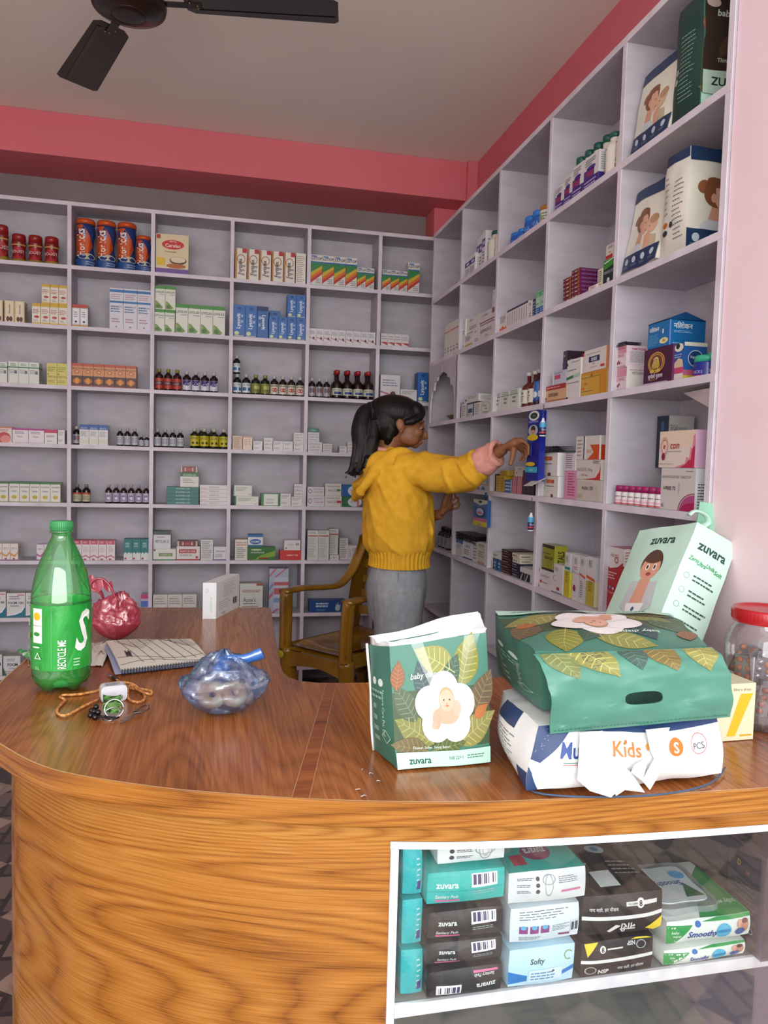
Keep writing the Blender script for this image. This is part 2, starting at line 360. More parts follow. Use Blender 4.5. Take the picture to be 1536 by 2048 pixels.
# ================= counter =================
CT=HC-.45
def woodmat(name,stops,coord,scale,ns,dist,rough,fine=(1,1,1),ring=.1,freq=26):
    m=bpy.data.materials.new(name); m.use_nodes=True; n=m.node_tree; L=n.links; b=n.nodes['Principled BSDF']
    t=n.nodes.new('ShaderNodeTexCoord'); mp=n.nodes.new('ShaderNodeMapping'); mp.inputs['Scale'].default_value=scale; L.new(t.outputs[coord],mp.inputs[0])
    nz=n.nodes.new('ShaderNodeTexNoise'); nz.inputs['Scale'].default_value=ns; nz.inputs['Detail'].default_value=1.2; nz.inputs['Roughness'].default_value=.4; nz.inputs['Distortion'].default_value=dist; L.new(mp.outputs[0],nz.inputs[0])
    # growth rings: iso-lines of the stretched noise
    mu=n.nodes.new('ShaderNodeMath'); mu.operation='MULTIPLY'; mu.inputs[1].default_value=freq; L.new(nz.outputs['Fac'],mu.inputs[0])
    sn=n.nodes.new('ShaderNodeMath'); sn.operation='SINE'; L.new(mu.outputs[0],sn.inputs[0])
    mp2=n.nodes.new('ShaderNodeMapping'); mp2.inputs['Scale'].default_value=fine; L.new(t.outputs[coord],mp2.inputs[0])
    n2=n.nodes.new('ShaderNodeTexNoise'); n2.inputs['Scale'].default_value=14; n2.inputs['Detail'].default_value=5; L.new(mp2.outputs[0],n2.inputs[0])
    h1=n.nodes.new('ShaderNodeMath'); h1.operation='MULTIPLY_ADD'; h1.inputs[1].default_value=.5; h1.inputs[2].default_value=.5; L.new(sn.outputs[0],h1.inputs[0]); h2=n.nodes.new('ShaderNodeMath'); h2.operation='POWER'; h2.inputs[1].default_value=.45; L.new(h1.outputs[0],h2.inputs[0]); h3=n.nodes.new('ShaderNodeMath'); h3.operation='SUBTRACT'; h3.inputs[1].default_value=.72; L.new(h2.outputs[0],h3.inputs[0]); a=n.nodes.new('ShaderNodeMath'); a.operation='MULTIPLY_ADD'; a.inputs[1].default_value=ring*2; L.new(h3.outputs[0],a.inputs[0]); m5=n.nodes.new('ShaderNodeMath'); m5.operation='MULTIPLY'; m5.inputs[1].default_value=.5; L.new(n2.outputs['Fac'],m5.inputs[0]); L.new(m5.outputs[0],a.inputs[2])
    a2=n.nodes.new('ShaderNodeMath'); a2.operation='MULTIPLY_ADD'; a2.inputs[1].default_value=.55; L.new(nz.outputs['Fac'],a2.inputs[0]); L.new(a.outputs[0],a2.inputs[2])
    r=n.nodes.new('ShaderNodeValToRGB'); e=r.color_ramp.elements; e[0].position=stops[0][0]; e[0].color=lin(stops[0][1]); e[1].position=stops[-1][0]; e[1].color=lin(stops[-1][1])
    for p,c in stops[1:-1]: q=e.new(p); q.color=lin(c)
    L.new(a2.outputs[0],r.inputs[0]); L.new(r.outputs[0],b.inputs['Base Color'])
    b.inputs['Roughness'].default_value=rough; b.inputs['Specular IOR Level'].default_value=.45
    return m
M_top=woodmat('teak_laminate_top',[(.24,'#44220d'),(.34,'#75401c'),(.5,'#935629'),(.68,'#b27040')],'Object',(4.5,.6,1),1.3,.5,.23,(16,.5,1),.05,130)
M_strip=woodmat('teak_laminate_strip',[(.3,'#4f2610'),(.42,'#743a1a'),(.55,'#8d4c24'),(.7,'#a5602f')],'Object',(.5,10,1),1.5,.2,.25,(.6,20,1),.05,30)
M_body=woodmat('oak_laminate_body',[(.26,'#5f3412'),(.37,'#8a541e'),(.5,'#a36a2a'),(.68,'#bb8642')],'UV',(.36,3.6,1),1.15,.5,.14,(.7,34,1),.08,380)
outer=[(-.36,2.376),(-.385,2.05),(-.402,1.758),(-.409,1.6),(-.402,1.45),(-.376,1.34),(-.326,1.255),(-.224,1.135),(-.081,1.053),(.02,1.013),(.13,.978),(.25,.950),(.384,.929),(.6,.914),(.789,.907),(.95,.905),(1.054,.905)]
inner=[(1.054,1.42),(1.03,1.43),(1.0,1.5),(.311,1.5),(.25,1.504),(.215,1.511),(.179,1.528),(.158,1.558),(.15,1.6),(.149,1.657),(.155,1.844),(.166,2.1),(.175,2.333)]
oc=[(p[0],p[1]) for p in catmull([Vector((a,b,0)) for a,b in outer],7)]
ct=empty('shop_counter',(0,1.3,0),label='L-shaped wood laminate shop counter with curved corner and glazed front shelf',category='counter')
def cp(g,name,**kw): g.deform(lambda v:v-Vector((0,1.3,0))); return g.build(name,ct,**kw)
def counter_top():
    g=G(); out=oc+inner[:3]+[(x,y) for x,y in inner[3:]]
    n=len(out); vs=[(x,y,CT) for x,y in out]
    bm=bmesh.new(); bv=[bm.verts.new(v) for v in vs]; f=bm.faces.new(bv); bmesh.ops.triangulate(bm,faces=[f]); bm.verts.index_update()
    g.add([v.co.copy() for v in bm.verts],[tuple(v.index for v in q.verts) for q in bm.faces],M_top)
    g.add([(v.co.x,v.co.y,CT-.036) for v in bm.verts],[tuple(v.index for v in q.verts)[::-1] for q in bm.faces],M_body); bm.free()
    # seam strip, a separate laminate piece let into the top
    g.add([(.107,.985,CT+.0006),(.130,.979,CT+.0006),(.2515,1.503,CT+.0006),(.2305,1.505,CT+.0006)],[(0,1,2,3)],M_strip)
    for a,b in (((.107,.985),(.2305,1.505)),((.130,.979),(.2515,1.503))):
        g.add([(a[0],a[1],CT+.0009),(a[0]+.0012,a[1],CT+.0009),(b[0]+.0008,b[1],CT+.0009),(b[0],b[1],CT+.0009)],[(0,1,2,3)],mat('#b98d62'))
    cp(g,'countertop')
    g=G(); L=[0]
    for i in range(1,n): L.append(L[-1]+math.dist(out[i-1],out[i]))
    vs=[];uv=[];prof=[(0,0),(.0015,-.002),(.0015,-.034),(0,-.037)]
    for i,(x,y) in enumerate(out):
        a=Vector(out[max(i-1,0)]); b=Vector(out[min(i+1,n-1)]); t=(b-a).normalized(); nn=Vector((t.y,-t.x))
        if i>=len(oc): nn=nn
        for o,z in prof: vs.append((x+nn.x*o,y+nn.y*o,CT+z)); uv.append((L[i],z))
    k=len(prof); fs=[(i*k+j,(i+1)*k+j,(i+1)*k+j+1,i*k+j+1)[::-1] for i in range(n-1) for j in range(k-1)]
    g.add(vs,fs,M_body,False,uv)
    # pale line where the band meets the top
    vs=[];
    for i,(x,y) in enumerate(oc):
        a=Vector(oc[max(i-1,0)]); b=Vector(oc[min(i+1,len(oc)-1)]); t=(b-a).normalized(); nn=Vector((t.y,-t.x))
        vs+=[(x+nn.x*.0016,y+nn.y*.0016,CT+.0004),(x-nn.x*.0012,y-nn.y*.0012,CT+.0004)]
    g.add(vs,[(2*i,2*i+2,2*i+3,2*i+1) for i in range(len(oc)-1)],mat('#c9a170'))
    cp(g,'edge_band')
counter_top()
def inset(P,d):
    out=[]
    for i,(x,y) in enumerate(P):
        a=Vector(P[max(i-1,0)]); b=Vector(P[min(i+1,len(P)-1)]); t=(b-a).normalized(); out.append((x-t.y*d,y+t.x*d))
    return out
body=[]
for (x0,y0),(x1,y1) in zip(inset(oc,.018),inset(oc,.05)):
    t=max(0,min(1,(.12-x0)/.42)); t=t*t*(3-2*t); body.append((x0+(x1-x0)*t,y0+(y1-y0)*t))
XG=.243                                        # left edge of the glazed opening
bleft=[p for p in body if p[0]<XG]; YG=bleft[-1][1]
k=len(bleft); nx=body[k]; tt=(XG-bleft[-1][0])/(nx[0]-bleft[-1][0]); pg=(XG,bleft[-1][1]+(nx[1]-bleft[-1][1])*tt); bleft.append(pg)
bright=[pg]+[p for p in body if p[0]>XG]
def skin(P,z0,z1,m,th=.012,L0=0):
    g=G(); L=[L0]
    for i in range(1,len(P)): L.append(L[-1]+math.dist(P[i-1],P[i]))
    Q=inset(P,th); n=len(P)
    vs=[(x,y,z0) for x,y in P]+[(x,y,z1) for x,y in P]; uv=[(L[i],z0) for i in range(n)]+[(L[i],z1) for i in range(n)]
    g.add(vs,[(i,i+1,n+i+1,n+i) for i in range(n-1)],m,True,uv)
    vs=[(x,y,z0) for x,y in Q]+[(x,y,z1) for x,y in Q]
    g.add(vs,[(i+1,i,n+i,n+i+1) for i in range(n-1)],m,True,uv)
    for i in (0,n-1): g.add([(*P[i],z0),(*P[i],z1),(*Q[i],z1),(*Q[i],z0)],[(0,1,2,3)],m,False,[(0,0)]*4)
    g.add([(x,y,z0) for x,y in P]+[(x,y,z0) for x,y in Q],[(i,n+i,n+i+1,i+1) for i in range(n-1)],m,False,[(0,0)]*(2*n))
    return g,L[-1]
g,LL=skin(bleft,0.001,CT-.037,M_body); cp(g,'curved_front_panel')
ZT=HC-.5145
g,_=skin(bright,ZT,CT-.037,M_body,.012,LL); cp(g,'header_panel')
M_white=nmat('white_laminate',[(.4,'#dfe0e6'),(.7,'#f2f2f6')],(1,1,1),30,3,0,.4,.05)
M_marble=nmat('grey_stone_laminate',[(.3,'#7b7c7c'),(.5,'#93948f'),(.7,'#a3a09a')],(1,2.2,1),9,9,.6,.35,.05)
M_lilac=paintwall('lilac_board','#9f93a0','#94889a',5,.6)
g,_=skin(bright,ZT-.011,ZT-.0005,M_white,.016); cp(g,'top_trim')
g=G(); g.box(XG,XG+.011,pg[1]-.004,pg[1]+.02,0.02,ZT-.0115,M_white); cp(g,'side_trim')
# cabinet inside
ZS=HC-.752
g=G(); g.box(XG+.012,.954,.972,1.399,ZS-.017,ZS,M_marble); g.box(XG+.012,.954,.968,.9735,ZS-.018,ZS+.0005,M_white); cp(g,'display_shelf')
g=G(); g.box(XG+.012,1.05,.98,1.399,.07,.09,M_marble); cp(g,'bottom_board')
g=G(); g.box(.955,.967,.96,1.399,.09,ZT-.002,M_lilac); cp(g,'partition')
g=G(); g.box(XG-.006,XG+.006,.985,1.399,.07,ZT,M_lilac); cp(g,'cabinet_side')
g=G(); g.box(XG,1.03,1.4,1.41,.02,CT-.038,M_marble); cp(g,'cabinet_back')
ib=[(x,y) for x,y in inner[3:]]
g,_=skin(inset(ib[::-1],-.03)[::-1] if 0 else [(a-.03,b-.0) for a,b in ib[::-1]][:-4],0.001,CT-.037,M_body); cp(g,'inner_panel')
M_glass=glassy('display_glass',((.97,.98,.98,1),(.8,.85,.85,1)),.0,.02,.1)
g=G(); gp=[p for p in inset(bright,-.0) if p[0]<1.25]
gq=[(x,y+.006) for x,y in gp]; n=len(gq)
vs=[(x,y,.03) for x,y in gq]+[(x,y,ZT-.0112) for x,y in gq]; g.add(vs,[(i,i+1,n+i+1,n+i) for i in range(n-1)],M_glass)
vs=[(x,y+.003,.03) for x,y in gq]+[(x,y+.003,ZT-.0112) for x,y in gq]; g.add(vs,[(i+1,i,n+i,n+i+1) for i in range(n-1)],M_glass)
cp(g,'glass_pane')
# ================= goods on the shelves =================
NUM=['zero','one','two','three','four','five','six','seven','eight','nine','ten','eleven','twelve']
ORD=['','','second','third','fourth','fifth','sixth','seventh','eighth','ninth','tenth','eleventh']
def poslabel(i,n,ph):
    if n==1: return ph
    if n==2: return ('left' if i==0 else 'right')+' one of two '+ph
    if i==0: return 'leftmost of %s %s'%(NUM[n],ph)
    if i==n-1: return 'rightmost of %s %s'%(NUM[n],ph)
    return '%s from left of %s %s'%(ORD[i+1],NUM[n],ph)
def dup(o,parent=None):
    c=o.copy(); C.objects.link(c); c.parent=parent
    for ch in list(o.children): dup(ch,c)
    return c
WHT='#d8d5d0'
def carton(w,h,d,T):
    g=G(); base=T['b']; g.box(-w/2,w/2,0,d,0,h,mat(base,.4))
    if T.get('top'): g.box(-w/2,w/2,0,d,h,h+.0004,mat(T['top'],.4))
    f=Fc(g,(-w/2,0,0),(1,0,0),(0,0,1),w,h); paint(f,T['f'])
    sd=T.get('s',[('l',.15,.2,.85,.8,6,'#8a8890')])
    for O,U in (((w/2,0,0),(0,1,0)),((-w/2,d,0),(0,-1,0))): paint(Fc(g,O,U,(0,0,1),d,h),sd)
    return g
def bottle(w,h,d,T):
    """amber / clear syrup bottle: body (glass), cap, label"""
    r=w/2*.97; root=None; e=bpy.data.objects.new(T.get('n','syrup_bottle'),None); e.empty_display_size=.02; C.objects.link(e)
    nk=T.get('neck',.4); ch=T.get('ch',.14); sh=T.get('sh',.66)
    g=G(); g.lathe([(r*.8,0),(r*.97,h*.02),(r,h*.05),(r,h*sh),(r*.93,h*(sh+.05)),(r*.62,h*(sh+.11)),(r*nk,h*(sh+.16)),(r*nk,h*(1-ch*.6))],mat(T['b'],.12),16); g.build('bottle_body',e)
    g=G(); cr=r*T.get('cr',nk+.1); g.lathe([(cr,h*(1-ch)),(cr,h*.985),(cr*.9,h)],mat(T['cap'],.4),14); g.build('cap',e)
    g=G(); l0,l1=T.get('lab',(.08,.56)); f=Cy(g,(0,0,0),r,h*l0,h*(l1-l0),200); f.r(0,0,1,1,T['lc']); paint(f,T['f']); g.build('label_wrap',e)
    return e
def jar(w,h,d,T):
    r=w/2*.97; e=bpy.data.objects.new(T.get('n','jar'),None); e.empty_display_size=.02; C.objects.link(e); lh=T.get('lh',.2)
    g=G(); pf=T.get('prof'); R=lambda v:r*(1 if not pf else pf(v))
    g.lathe([(R(0)*.9,0)]+[(R(i/14),h*(1-lh)*(.01+.98*i/14)) for i in range(15)]+[(R(1)*.8,h*(1-lh))],mat(T['b'],.2),20); 
    f=Cy(g,(0,0,0),lambda v:R(v)+.0002,h*(1-lh)*.01,h*(1-lh)*.98,180); paint(f,T['f']); g.build('jar_body',e)
    g=G(); lr=r*T.get('lr',.9); g.lathe([(lr,h*(1-lh)),(lr,h*.96),(lr*.9,h)],mat(T['cap'],.3),20); g.build('lid',e)
    return e
MESH={}
def make(T,w,h,d,Tk):
    if T.get('k') is None:
        key=(Tk,round(w,3),round(h,3),round(d,3))
        if key not in MESH: MESH[key]=carton(w,h,d,T).mesh(T.get('n','medicine_carton'))
        o=bpy.data.objects.new(T.get('n','medicine_carton'),MESH[key]); C.objects.link(o); return o
    key=(Tk,round(w,3),round(h,3))
    if key in MESH: return dup(MESH[key])
    o={'bottle':bottle,'jar':jar}[T['k']](w,h,d,T); MESH[key]=o; return o
def tagit(o,ph,i,n,cat,grp):
    o['label']=poslabel(i,n,ph); o['category']=cat
    if grp: o['group']=grp
CATS={'medicine_carton':'medicine box','syrup_bottle':'medicine bottle','jar':'jar','malt_drink_jar':'jar'}
def place_run(unit,b,x0,x1,n,top,Tk,ph,sb,zb,d,gap,yaw=0):
    T=TY[Tk]; back=unit=='B'
    zs=zb if zb is not None else ((ZB if back else ZR)[b]+HC+T_+.0002)
    if back:
        P=YBF+sb; a=Xat(x0,P,zs); c=Xat(x1,P,zs); q=onY(top[0],top[1],P)
    else:
        P=XRF+sb; a=Yat(x0,P,zs); c=Yat(x1,P,zs); q=onX(top[0],top[1],P)
    h=q[2]-zs; W=abs(c-a)/n; w=W-gap; rnd=T.get('k') is not None
    h-=.0004
    d=d or T.get('d',.07)
    d=min(d,(.155 if back else .2)-sb-.002)
    for i in range(n):
        o=make(T,w,h,d,Tk)
        m=a+(c-a)*(i+.5)/n; off=w/2 if rnd else 0
        o.location=(m,P+off,zs) if back else (P+off,m,zs)
        o.rotation_euler=(0,0,(0 if back else -math.pi/2)+(random.uniform(-.02,.02) if gap>.0012 else 0)+yaw)
        nm=T.get('n','medicine_carton'); tagit(o,ph,i,n,T.get('cat',CATS.get(nm,'medicine box')),ph if n>1 else None)
    return zs+h+.0008
T_=.009
def B(b,x0,x1,n,top,Tk,ph,sb=.012,zb=None,d=None,gap=.0016,yaw=0): return place_run('B',b,x0,x1,n,top,Tk,ph,sb,zb,d,gap,yaw)
def R(b,x0,x1,n,top,Tk,ph,sb=.014,zb=None,d=None,gap=.0016,yaw=0): return place_run('R',b,x0,x1,n,top,Tk,ph,sb,zb,d,gap,yaw)
gl='#8a8890'
TY={
'boost':dict(k='jar',n='malt_drink_jar',b='#7c1f1c',cap='#8e1a18',lh=.24,lr=.95,prof=lambda v:.93+.07*math.cos(v*6.28*1.0),f=[('r',0,0,1,.16,'#8c7a1e'),('e',.5,.42,.34,.3,'#a92430'),('t','BOOST',.5,.5,.14,'#e2c9c9',{'bold':.02}),('r',.1,.78,.9,.84,'#b59046')]),
'horl':dict(k='jar',n='malt_drink_jar',b='#1b3a78',cap='#c5511a',lh=.1,lr=1.0,prof=lambda v:.9+.1*math.cos((v-.5)*9.0)*(-1),f=[('p',[(.0,.28),(.62,.3),(.86,.5),(.7,.72),(.45,.97),(.0,.97)],'#c4501d'),('e',.6,.24,.32,.08,'#c9c2a0'),('r',0,0,1,.18,'#1d4a8c'),('t','Horlicks',.36,.56,.3,'#e6e2dc',{'rot':90,'mw':.62,'bold':.03}),('l',.55,.04,.9,.14,2,'#9ab')]),
'cere':dict(b='#d8c9a4',top='#e2d8bf',n='cereal_carton',cat='cereal box',d=.05,f=[('r',0,0,1,.13,'#6d4c94'),('e',.52,.74,.34,.12,'#c5242f'),('t','Cerelac',.52,.72,.09,'#efe6dc',{'bold':.02,'mw':.56}),('t','NESTLE',.52,.82,.04,'#efe6dc',{'mw':.3}),('r',.03,.2,.28,.4,'#d9b72a'),('e',.68,.34,.26,.1,'#5a4034'),('e',.68,.36,.23,.075,'#d9cdb4'),('e',.62,.2,.3,.06,'#b0622f'),('r',.02,.88,.14,.98,'#b03030'),('t','Wheat Apple',.45,.56,.04,'#80603a',{'mw':.5})]),
'fort':dict(b='#ddd9cf',top='#c9a173',f=[('r',0,0,.16,1,'#b07c46'),('r',.62,.86,1,1,'#b3252c'),('o',.52,.66,.36,.15,'#a5702e',{'th':.18}),('t','Fortiplex',.42,.42,.34,'#3a2320',{'rot':90,'mw':.5,'bold':.03}),('l',.55,.1,.9,.5,3,gl)]),
'fortb':dict(b='#ddd9cf',f=[('l',.1,.05,.9,.92,14,'#9a8f80')]),
'stop':dict(b=WHT,f=[('r',0,0,1,.03,'#2c8a3a'),('p',[(0,.78),(1,.78),(1,.66),(0,.42)],'#1e6a96'),('p',[(.0,.74),(1,.72),(1,.62),(0,.22)],'#2d7f45'),('p',[(0,.42),(1,.66),(1,.56),(0,.28)],'#c9a92a'),('p',[(0,.28),(1,.56),(1,.46),(0,.17)],'#cc6a22'),('p',[(0,.17),(1,.46),(1,.38),(0,.07)],'#b72a25'),('t','LSTOP',.52,.88,.09,'#2b3550',{'bold':.02}),('r',.08,.93,.5,.97,'#3b7cc0'),('l',.45,.06,.95,.24,3,gl)]),
'him':dict(b='#cdb98f',top='#b39a66',f=[('r',.12,.0,.88,1,'#dfd3b8'),('t','Himcolin',.5,.62,.2,'#2a4040',{'rot':90,'mw':.55,'bold':.02}),('e',.35,.16,.16,.12,'#5a3526'),('e',.66,.16,.16,.12,'#5a3526')]),
'yel':dict(b='#dccf9e',top='#c9a631',f=[('r',0,.86,1,1,'#c9a631'),('r',0,0,1,.07,'#cfae45'),('r',.05,.1,.95,.84,'#ddd9d2'),('e',.55,.35,.3,.06,'#b03a30'),('l',.1,.5,.9,.74,3,'#b06a5a'),('l',.2,.12,.8,.24,2,gl)]),
'tube':dict(b='#cfcdd2',top='#b3402c',f=[('r',0,.84,1,1,'#b0402a'),('r',0,0,1,.08,'#c08a3a'),('r',.15,.14,.85,.8,'#e6e6ea'),('l',.25,.4,.8,.7,3,gl),('e',.5,.22,.16,.05,'#1e2a60')]),
'bluew':dict(b='#cfcfd6',f=[('r',0,.9,1,.965,'#2c6fae'),('r',0,.64,1,.69,'#2c6fae'),('l',.1,.72,.9,.87,3,'#b08a98'),('t','GASTRODIN',.5,.55,.035,'#2a3a60',{}),('l',.08,.4,.92,.58,3,'#4a7aa8'),('l',.15,.15,.85,.28,2,'#b08090'),('e',.5,.06,.08,.02,'#888')]),
'liv':dict(b='#d6d8cc',top='#3d8a35',f=[('r',0,.87,1,1,'#3d8a35'),('t','LIVOLAX',.5,.74,.09,'#244a2c',{'bold':.02}),('l',.4,.6,.95,.66,1,gl),('p',[(.02,.03),(.6,.02),(.8,.08),(.3,.3),(.05,.36)],'#6f9440'),('e',.3,.12,.2,.07,'#46702c'),('e',.12,.24,.1,.05,'#8aa84a')]),
'lys':dict(b='#1c62ac',top='#2a78c0',f=[('t','Lysovit',.42,.5,.34,'#dfe6ee',{'rot':90,'mw':.56,'bold':.03}),('l',.66,.4,.9,.75,2,'#9fc0e0'),('e',.3,.12,.2,.06,'#c8d8a0'),('r',.08,.03,.92,.05,'#e0d090'),('e',.5,.9,.2,.04,'#123a80')],s=[('r',0,0,1,1,'#1a4f90')]),
'lysi':dict(b='#1b5aa0',top='#16306a',f=[('r',0,.86,1,1,'#172a66'),('t','Lysovit',.6,.5,.34,'#dfe6ee',{'rot':270,'mw':.62,'bold':.03}),('l',.12,.3,.36,.75,2,'#9fc0e0')]),
'smw':dict(b='#d3d0d2',f=[('l',.1,.55,.9,.85,3,'#7d88a0'),('p',[(0,.32),(.5,.22),(1,.1),(1,.16),(.5,.28),(0,.38)],'#b4637a'),('e',.64,.28,.14,.1,'#4a3038')]),
'smr':dict(b='#d3d0d2',top='#d3d0d2',f=[('l',.1,.5,.9,.85,2,'#9a9aa4'),('p',[(0,.3),(.5,.2),(1,.08),(1,.3),(.5,.34)],'#b4403a')]),
'wg':dict(b='#d2d6ce',f=[('r',0,.72,1,.77,'#2c7a44'),('l',.2,.8,.8,.93,2,'#3a8a58'),('l',.1,.45,.9,.65,3,gl),('r',.62,.45,.86,.6,'#667')],s=[('l',.15,.2,.85,.8,6,gl),('r',0,.72,1,.77,'#2c7a44')]),
'ylw':dict(b='#c9c060',top='#a87a3a',f=[('l',.1,.6,.9,.85,3,'#7c8a30'),('t','MEFTAL',.55,.38,.1,'#8a3a22',{}),('e',.14,.5,.07,.03,'#7a5a20'),('l',.1,.1,.8,.24,2,'#8a8a40')]),
'orb':dict(b='#c98550',top='#a8492c',f=[('r',0,.88,1,1,'#b0482f'),('t','MUSLI RIN',.5,.78,.08,'#5a2418',{'bold':.01}),('e',.5,.64,.24,.08,'#a5502c'),('e',.5,.64,.16,.05,'#d9a070'),('r',0,.06,1,.46,'#4a2a20'),('e',.5,.24,.4,.11,'#b5651c'),('e',.5,.24,.2,.14,'#d98a26'),('r',0,0,1,.06,'#8c2f22')]),
'sred':dict(k='bottle',b='#2a120e',cap='#8a8030',lc='#b8402c',ch=.16,f=[('r',.2,.35,.8,.7,'#4a2a38'),('l',.25,.42,.75,.64,2,'#c0a0a0')]),
'spur':dict(k='bottle',b='#241016',cap='#b9b6b2',lc='#cfd0dc',ch=.16,f=[('p',[(.2,.5),(.8,.85),(.8,.98),(.2,.98)],'#3c2a70'),('e',.5,.62,.2,.2,'#4a3a80')]),
'swhb':dict(k='bottle',b='#141a14',cap='#b9b6b2',lc='#cfd6dc',ch=.16,f=[('t','LYSIN',.5,.8,.2,'#2a4a60',{}),('r',.2,.2,.5,.55,'#3a6aa0'),('r',.6,.2,.8,.5,'#3a6aa0')]),
'soli':dict(k='bottle',b='#141a10',cap='#8a8a4a',lc='#7d8236',ch=.16,f=[('r',.4,.4,.8,.75,'#b0b060'),('l',.3,.2,.8,.35,2,'#30301a')]),
'sorr':dict(k='bottle',b='#1c1a14',cap='#b9b6b2',lc='#cfc6bc',ch=.16,f=[('r',.2,.75,.8,.92,'#8a8a70'),('e',.5,.42,.22,.2,'#a8402c')]),
'spl':dict(k='bottle',b='#1a1414',cap='#b9b6b2',lc='#a9a4a8',ch=.16,f=[('e',.4,.6,.12,.3,'#5a5a80'),('e',.62,.6,.12,.3,'#8a5a50')]),
'sall':dict(k='bottle',b='#24100e',cap='#98201e',lc='#c4c8b8',ch=.15,sh=.5,neck=.34,cr=.5,lab=(.12,.36),f=[('r',.3,.15,.75,.5,'#26357a'),('l',.2,.6,.8,.85,2,'#60704a')]),
'swh':dict(k='bottle',b='#191212',cap='#a8a4a4',lc='#b9bcc4',ch=.17,f=[('l',.15,.2,.85,.85,4,'#6a7080')]),
'syel':dict(k='bottle',b='#1a1e12',cap='#b5b2a6',lc='#bdb21e',ch=.16,lab=(.12,.62),f=[('l',.25,.65,.75,.9,2,'#3a3a1a'),('e',.4,.3,.08,.12,'#3a3a1a'),('e',.65,.3,.08,.12,'#3a3a1a')]),
'sora':dict(k='bottle',b='#1a1410',cap='#6c7a70',lc='#b3b39c',ch=.17,f=[('r',0,.8,1,1,'#b0442c'),('l',.2,.2,.8,.7,4,'#7a5a3a')]),
'slil':dict(k='bottle',b='#2a1410',cap='#a09aa4',lc='#b4aec6',ch=.17,f=[('e',.5,.45,.22,.3,'#77709c'),('e',.55,.4,.12,.16,'#d8d4e4')]),
'wbox':dict(b='#d3d1d1',f=[('l',.1,.6,.9,.9,3,gl),('l',.1,.15,.7,.35,2,gl)]),
'wtxt':dict(b='#d3d1d1',f=[('t','LUPIN 100',.5,.5,.16,'#4a4a54',{'mw':.8}),('l',.1,.12,.9,.3,2,gl),('l',.1,.68,.9,.88,2,gl)]),
'beige':dict(b='#c3a78f',f=[('l',.15,.1,.85,.9,9,'#98765e')]),
'beige2':dict(b='#d6c3ae',f=[('r',0,.9,1,1,'#c8a080'),('l',.15,.35,.55,.8,4,'#b08a70'),('l',.6,.35,.9,.8,4,'#b08a70')]),
'cough':dict(b='#d8cfcb',f=[('r',0,.9,1,1,'#c07a5a'),('e',.5,.3,.44,.36,'#b8454a'),('e',.6,.22,.34,.24,'#d88a80'),('l',.1,.68,.8,.85,2,'#b06060')]),
'ped':dict(b='#d8d4d8',top='#a8388c',f=[('r',0,.88,1,1,'#a8388c'),('l',.15,.62,.85,.8,2,'#6a6a80'),('t','Dexi',.45,.45,.13,'#b03070',{'mw':.5}),('r',0,0,1,.05,'#c8b8c0')]),
'mag':dict(b='#d8d4d4',top='#c03060',f=[('r',0,.76,1,1,'#b83060'),('l',.15,.45,.85,.62,2,'#8a4a60'),('l',.2,.12,.8,.25,1,gl)]),
'blb':dict(b='#d3d2d2',top='#2a5a9c',f=[('r',0,.76,1,1,'#26569a'),('t','BRUTA',.5,.83,.07,'#d0dcf0',{}),('l',.12,.42,.88,.68,6,gl),('r',0,.08,1,.3,'#cfcdbb')]),
'aln':dict(b='#d6d6cc',top='#3a6a3c',f=[('r',0,.9,1,1,'#3a7040'),('t','AKIMER',.5,.75,.08,'#3a2a60',{}),('t','Solan',.5,.55,.09,'#3a3a8a',{}),('e',.5,.25,.26,.09,'#bba82a'),('r',0,0,1,.04,'#9aa070')]),
'teal':dict(b='#146a64',top='#175f5c',f=[('t','AUGMEN 625',.5,.5,.5,'#b8d4cc',{'mw':.5})],s=[('r',0,0,1,1,'#125850')]),
'flat':dict(b='#d5d0d0',f=[('t','CEFIXIM AZ',.5,.5,.34,'#5a5460',{'mw':.4}),('l',.05,.2,.25,.4,1,'#a87a7a')]),
'grw':dict(b='#d3d1cb',f=[('r',0,.72,1,1,'#2f6e3c'),('t','AUGMEN 625',.5,.83,.16,'#c8d8c8',{'mw':.7}),('l',.15,.25,.85,.6,3,gl)]),
'redst':dict(b='#7c2f33',top='#6c4a4a',n='medicine_strips',cat='medicine strips',f=[('r',.02,0,.1,1,'#c4bcbc'),('r',.25,.2,.32,.8,'#c4bcbc'),('r',.68,.2,.75,.8,'#c4bcbc'),('r',.9,0,.98,1,'#c4bcbc'),('e',.5,.5,.14,.25,'#b5494c')]),
'gedge':dict(b='#d0d2c8',f=[('r',0,0,.07,1,'#2f7048'),('l',.15,.45,.75,.85,3,gl),('t','500',.88,.18,.14,'#b04a44',{'mw':.15})]),
'gwg':dict(b='#2e7c3c',top='#6aa070',f=[('r',.14,.04,.9,.96,'#d5d8d0'),('t','AZICIN 5',.5,.52,.12,'#3a3a44',{'mw':.5}),('l',.25,.15,.75,.35,2,gl)]),
'qb':dict(b='#d0cdd2',f=[('o',.16,.5,.1,.24,'#5a5a6a',{'th':.25}),('t','Ornitor 200',.66,.42,.17,'#a8303a',{'mw':.5}),('l',.35,.68,.9,.8,1,gl)]),
'qr':dict(b='#d2d0cc',f=[('t','Ornitor OZ',.4,.45,.2,'#33303a',{'mw':.5}),('r',.7,.34,.97,.56,'#b8343a'),('l',.1,.7,.9,.85,1,gl)]),
'qg':dict(b='#d2d0cc',f=[('t','Ornitor OZ',.4,.45,.2,'#33303a',{'mw':.5}),('e',.82,.45,.14,.1,'#3a8a48'),('l',.1,.7,.9,.85,1,gl)]),
'blg':dict(b='#2462a4',f=[('e',.75,.48,.42,.46,'#cfd4e0'),('t','MUCIFER',.75,.5,.15,'#26406a',{'mw':.45})]),
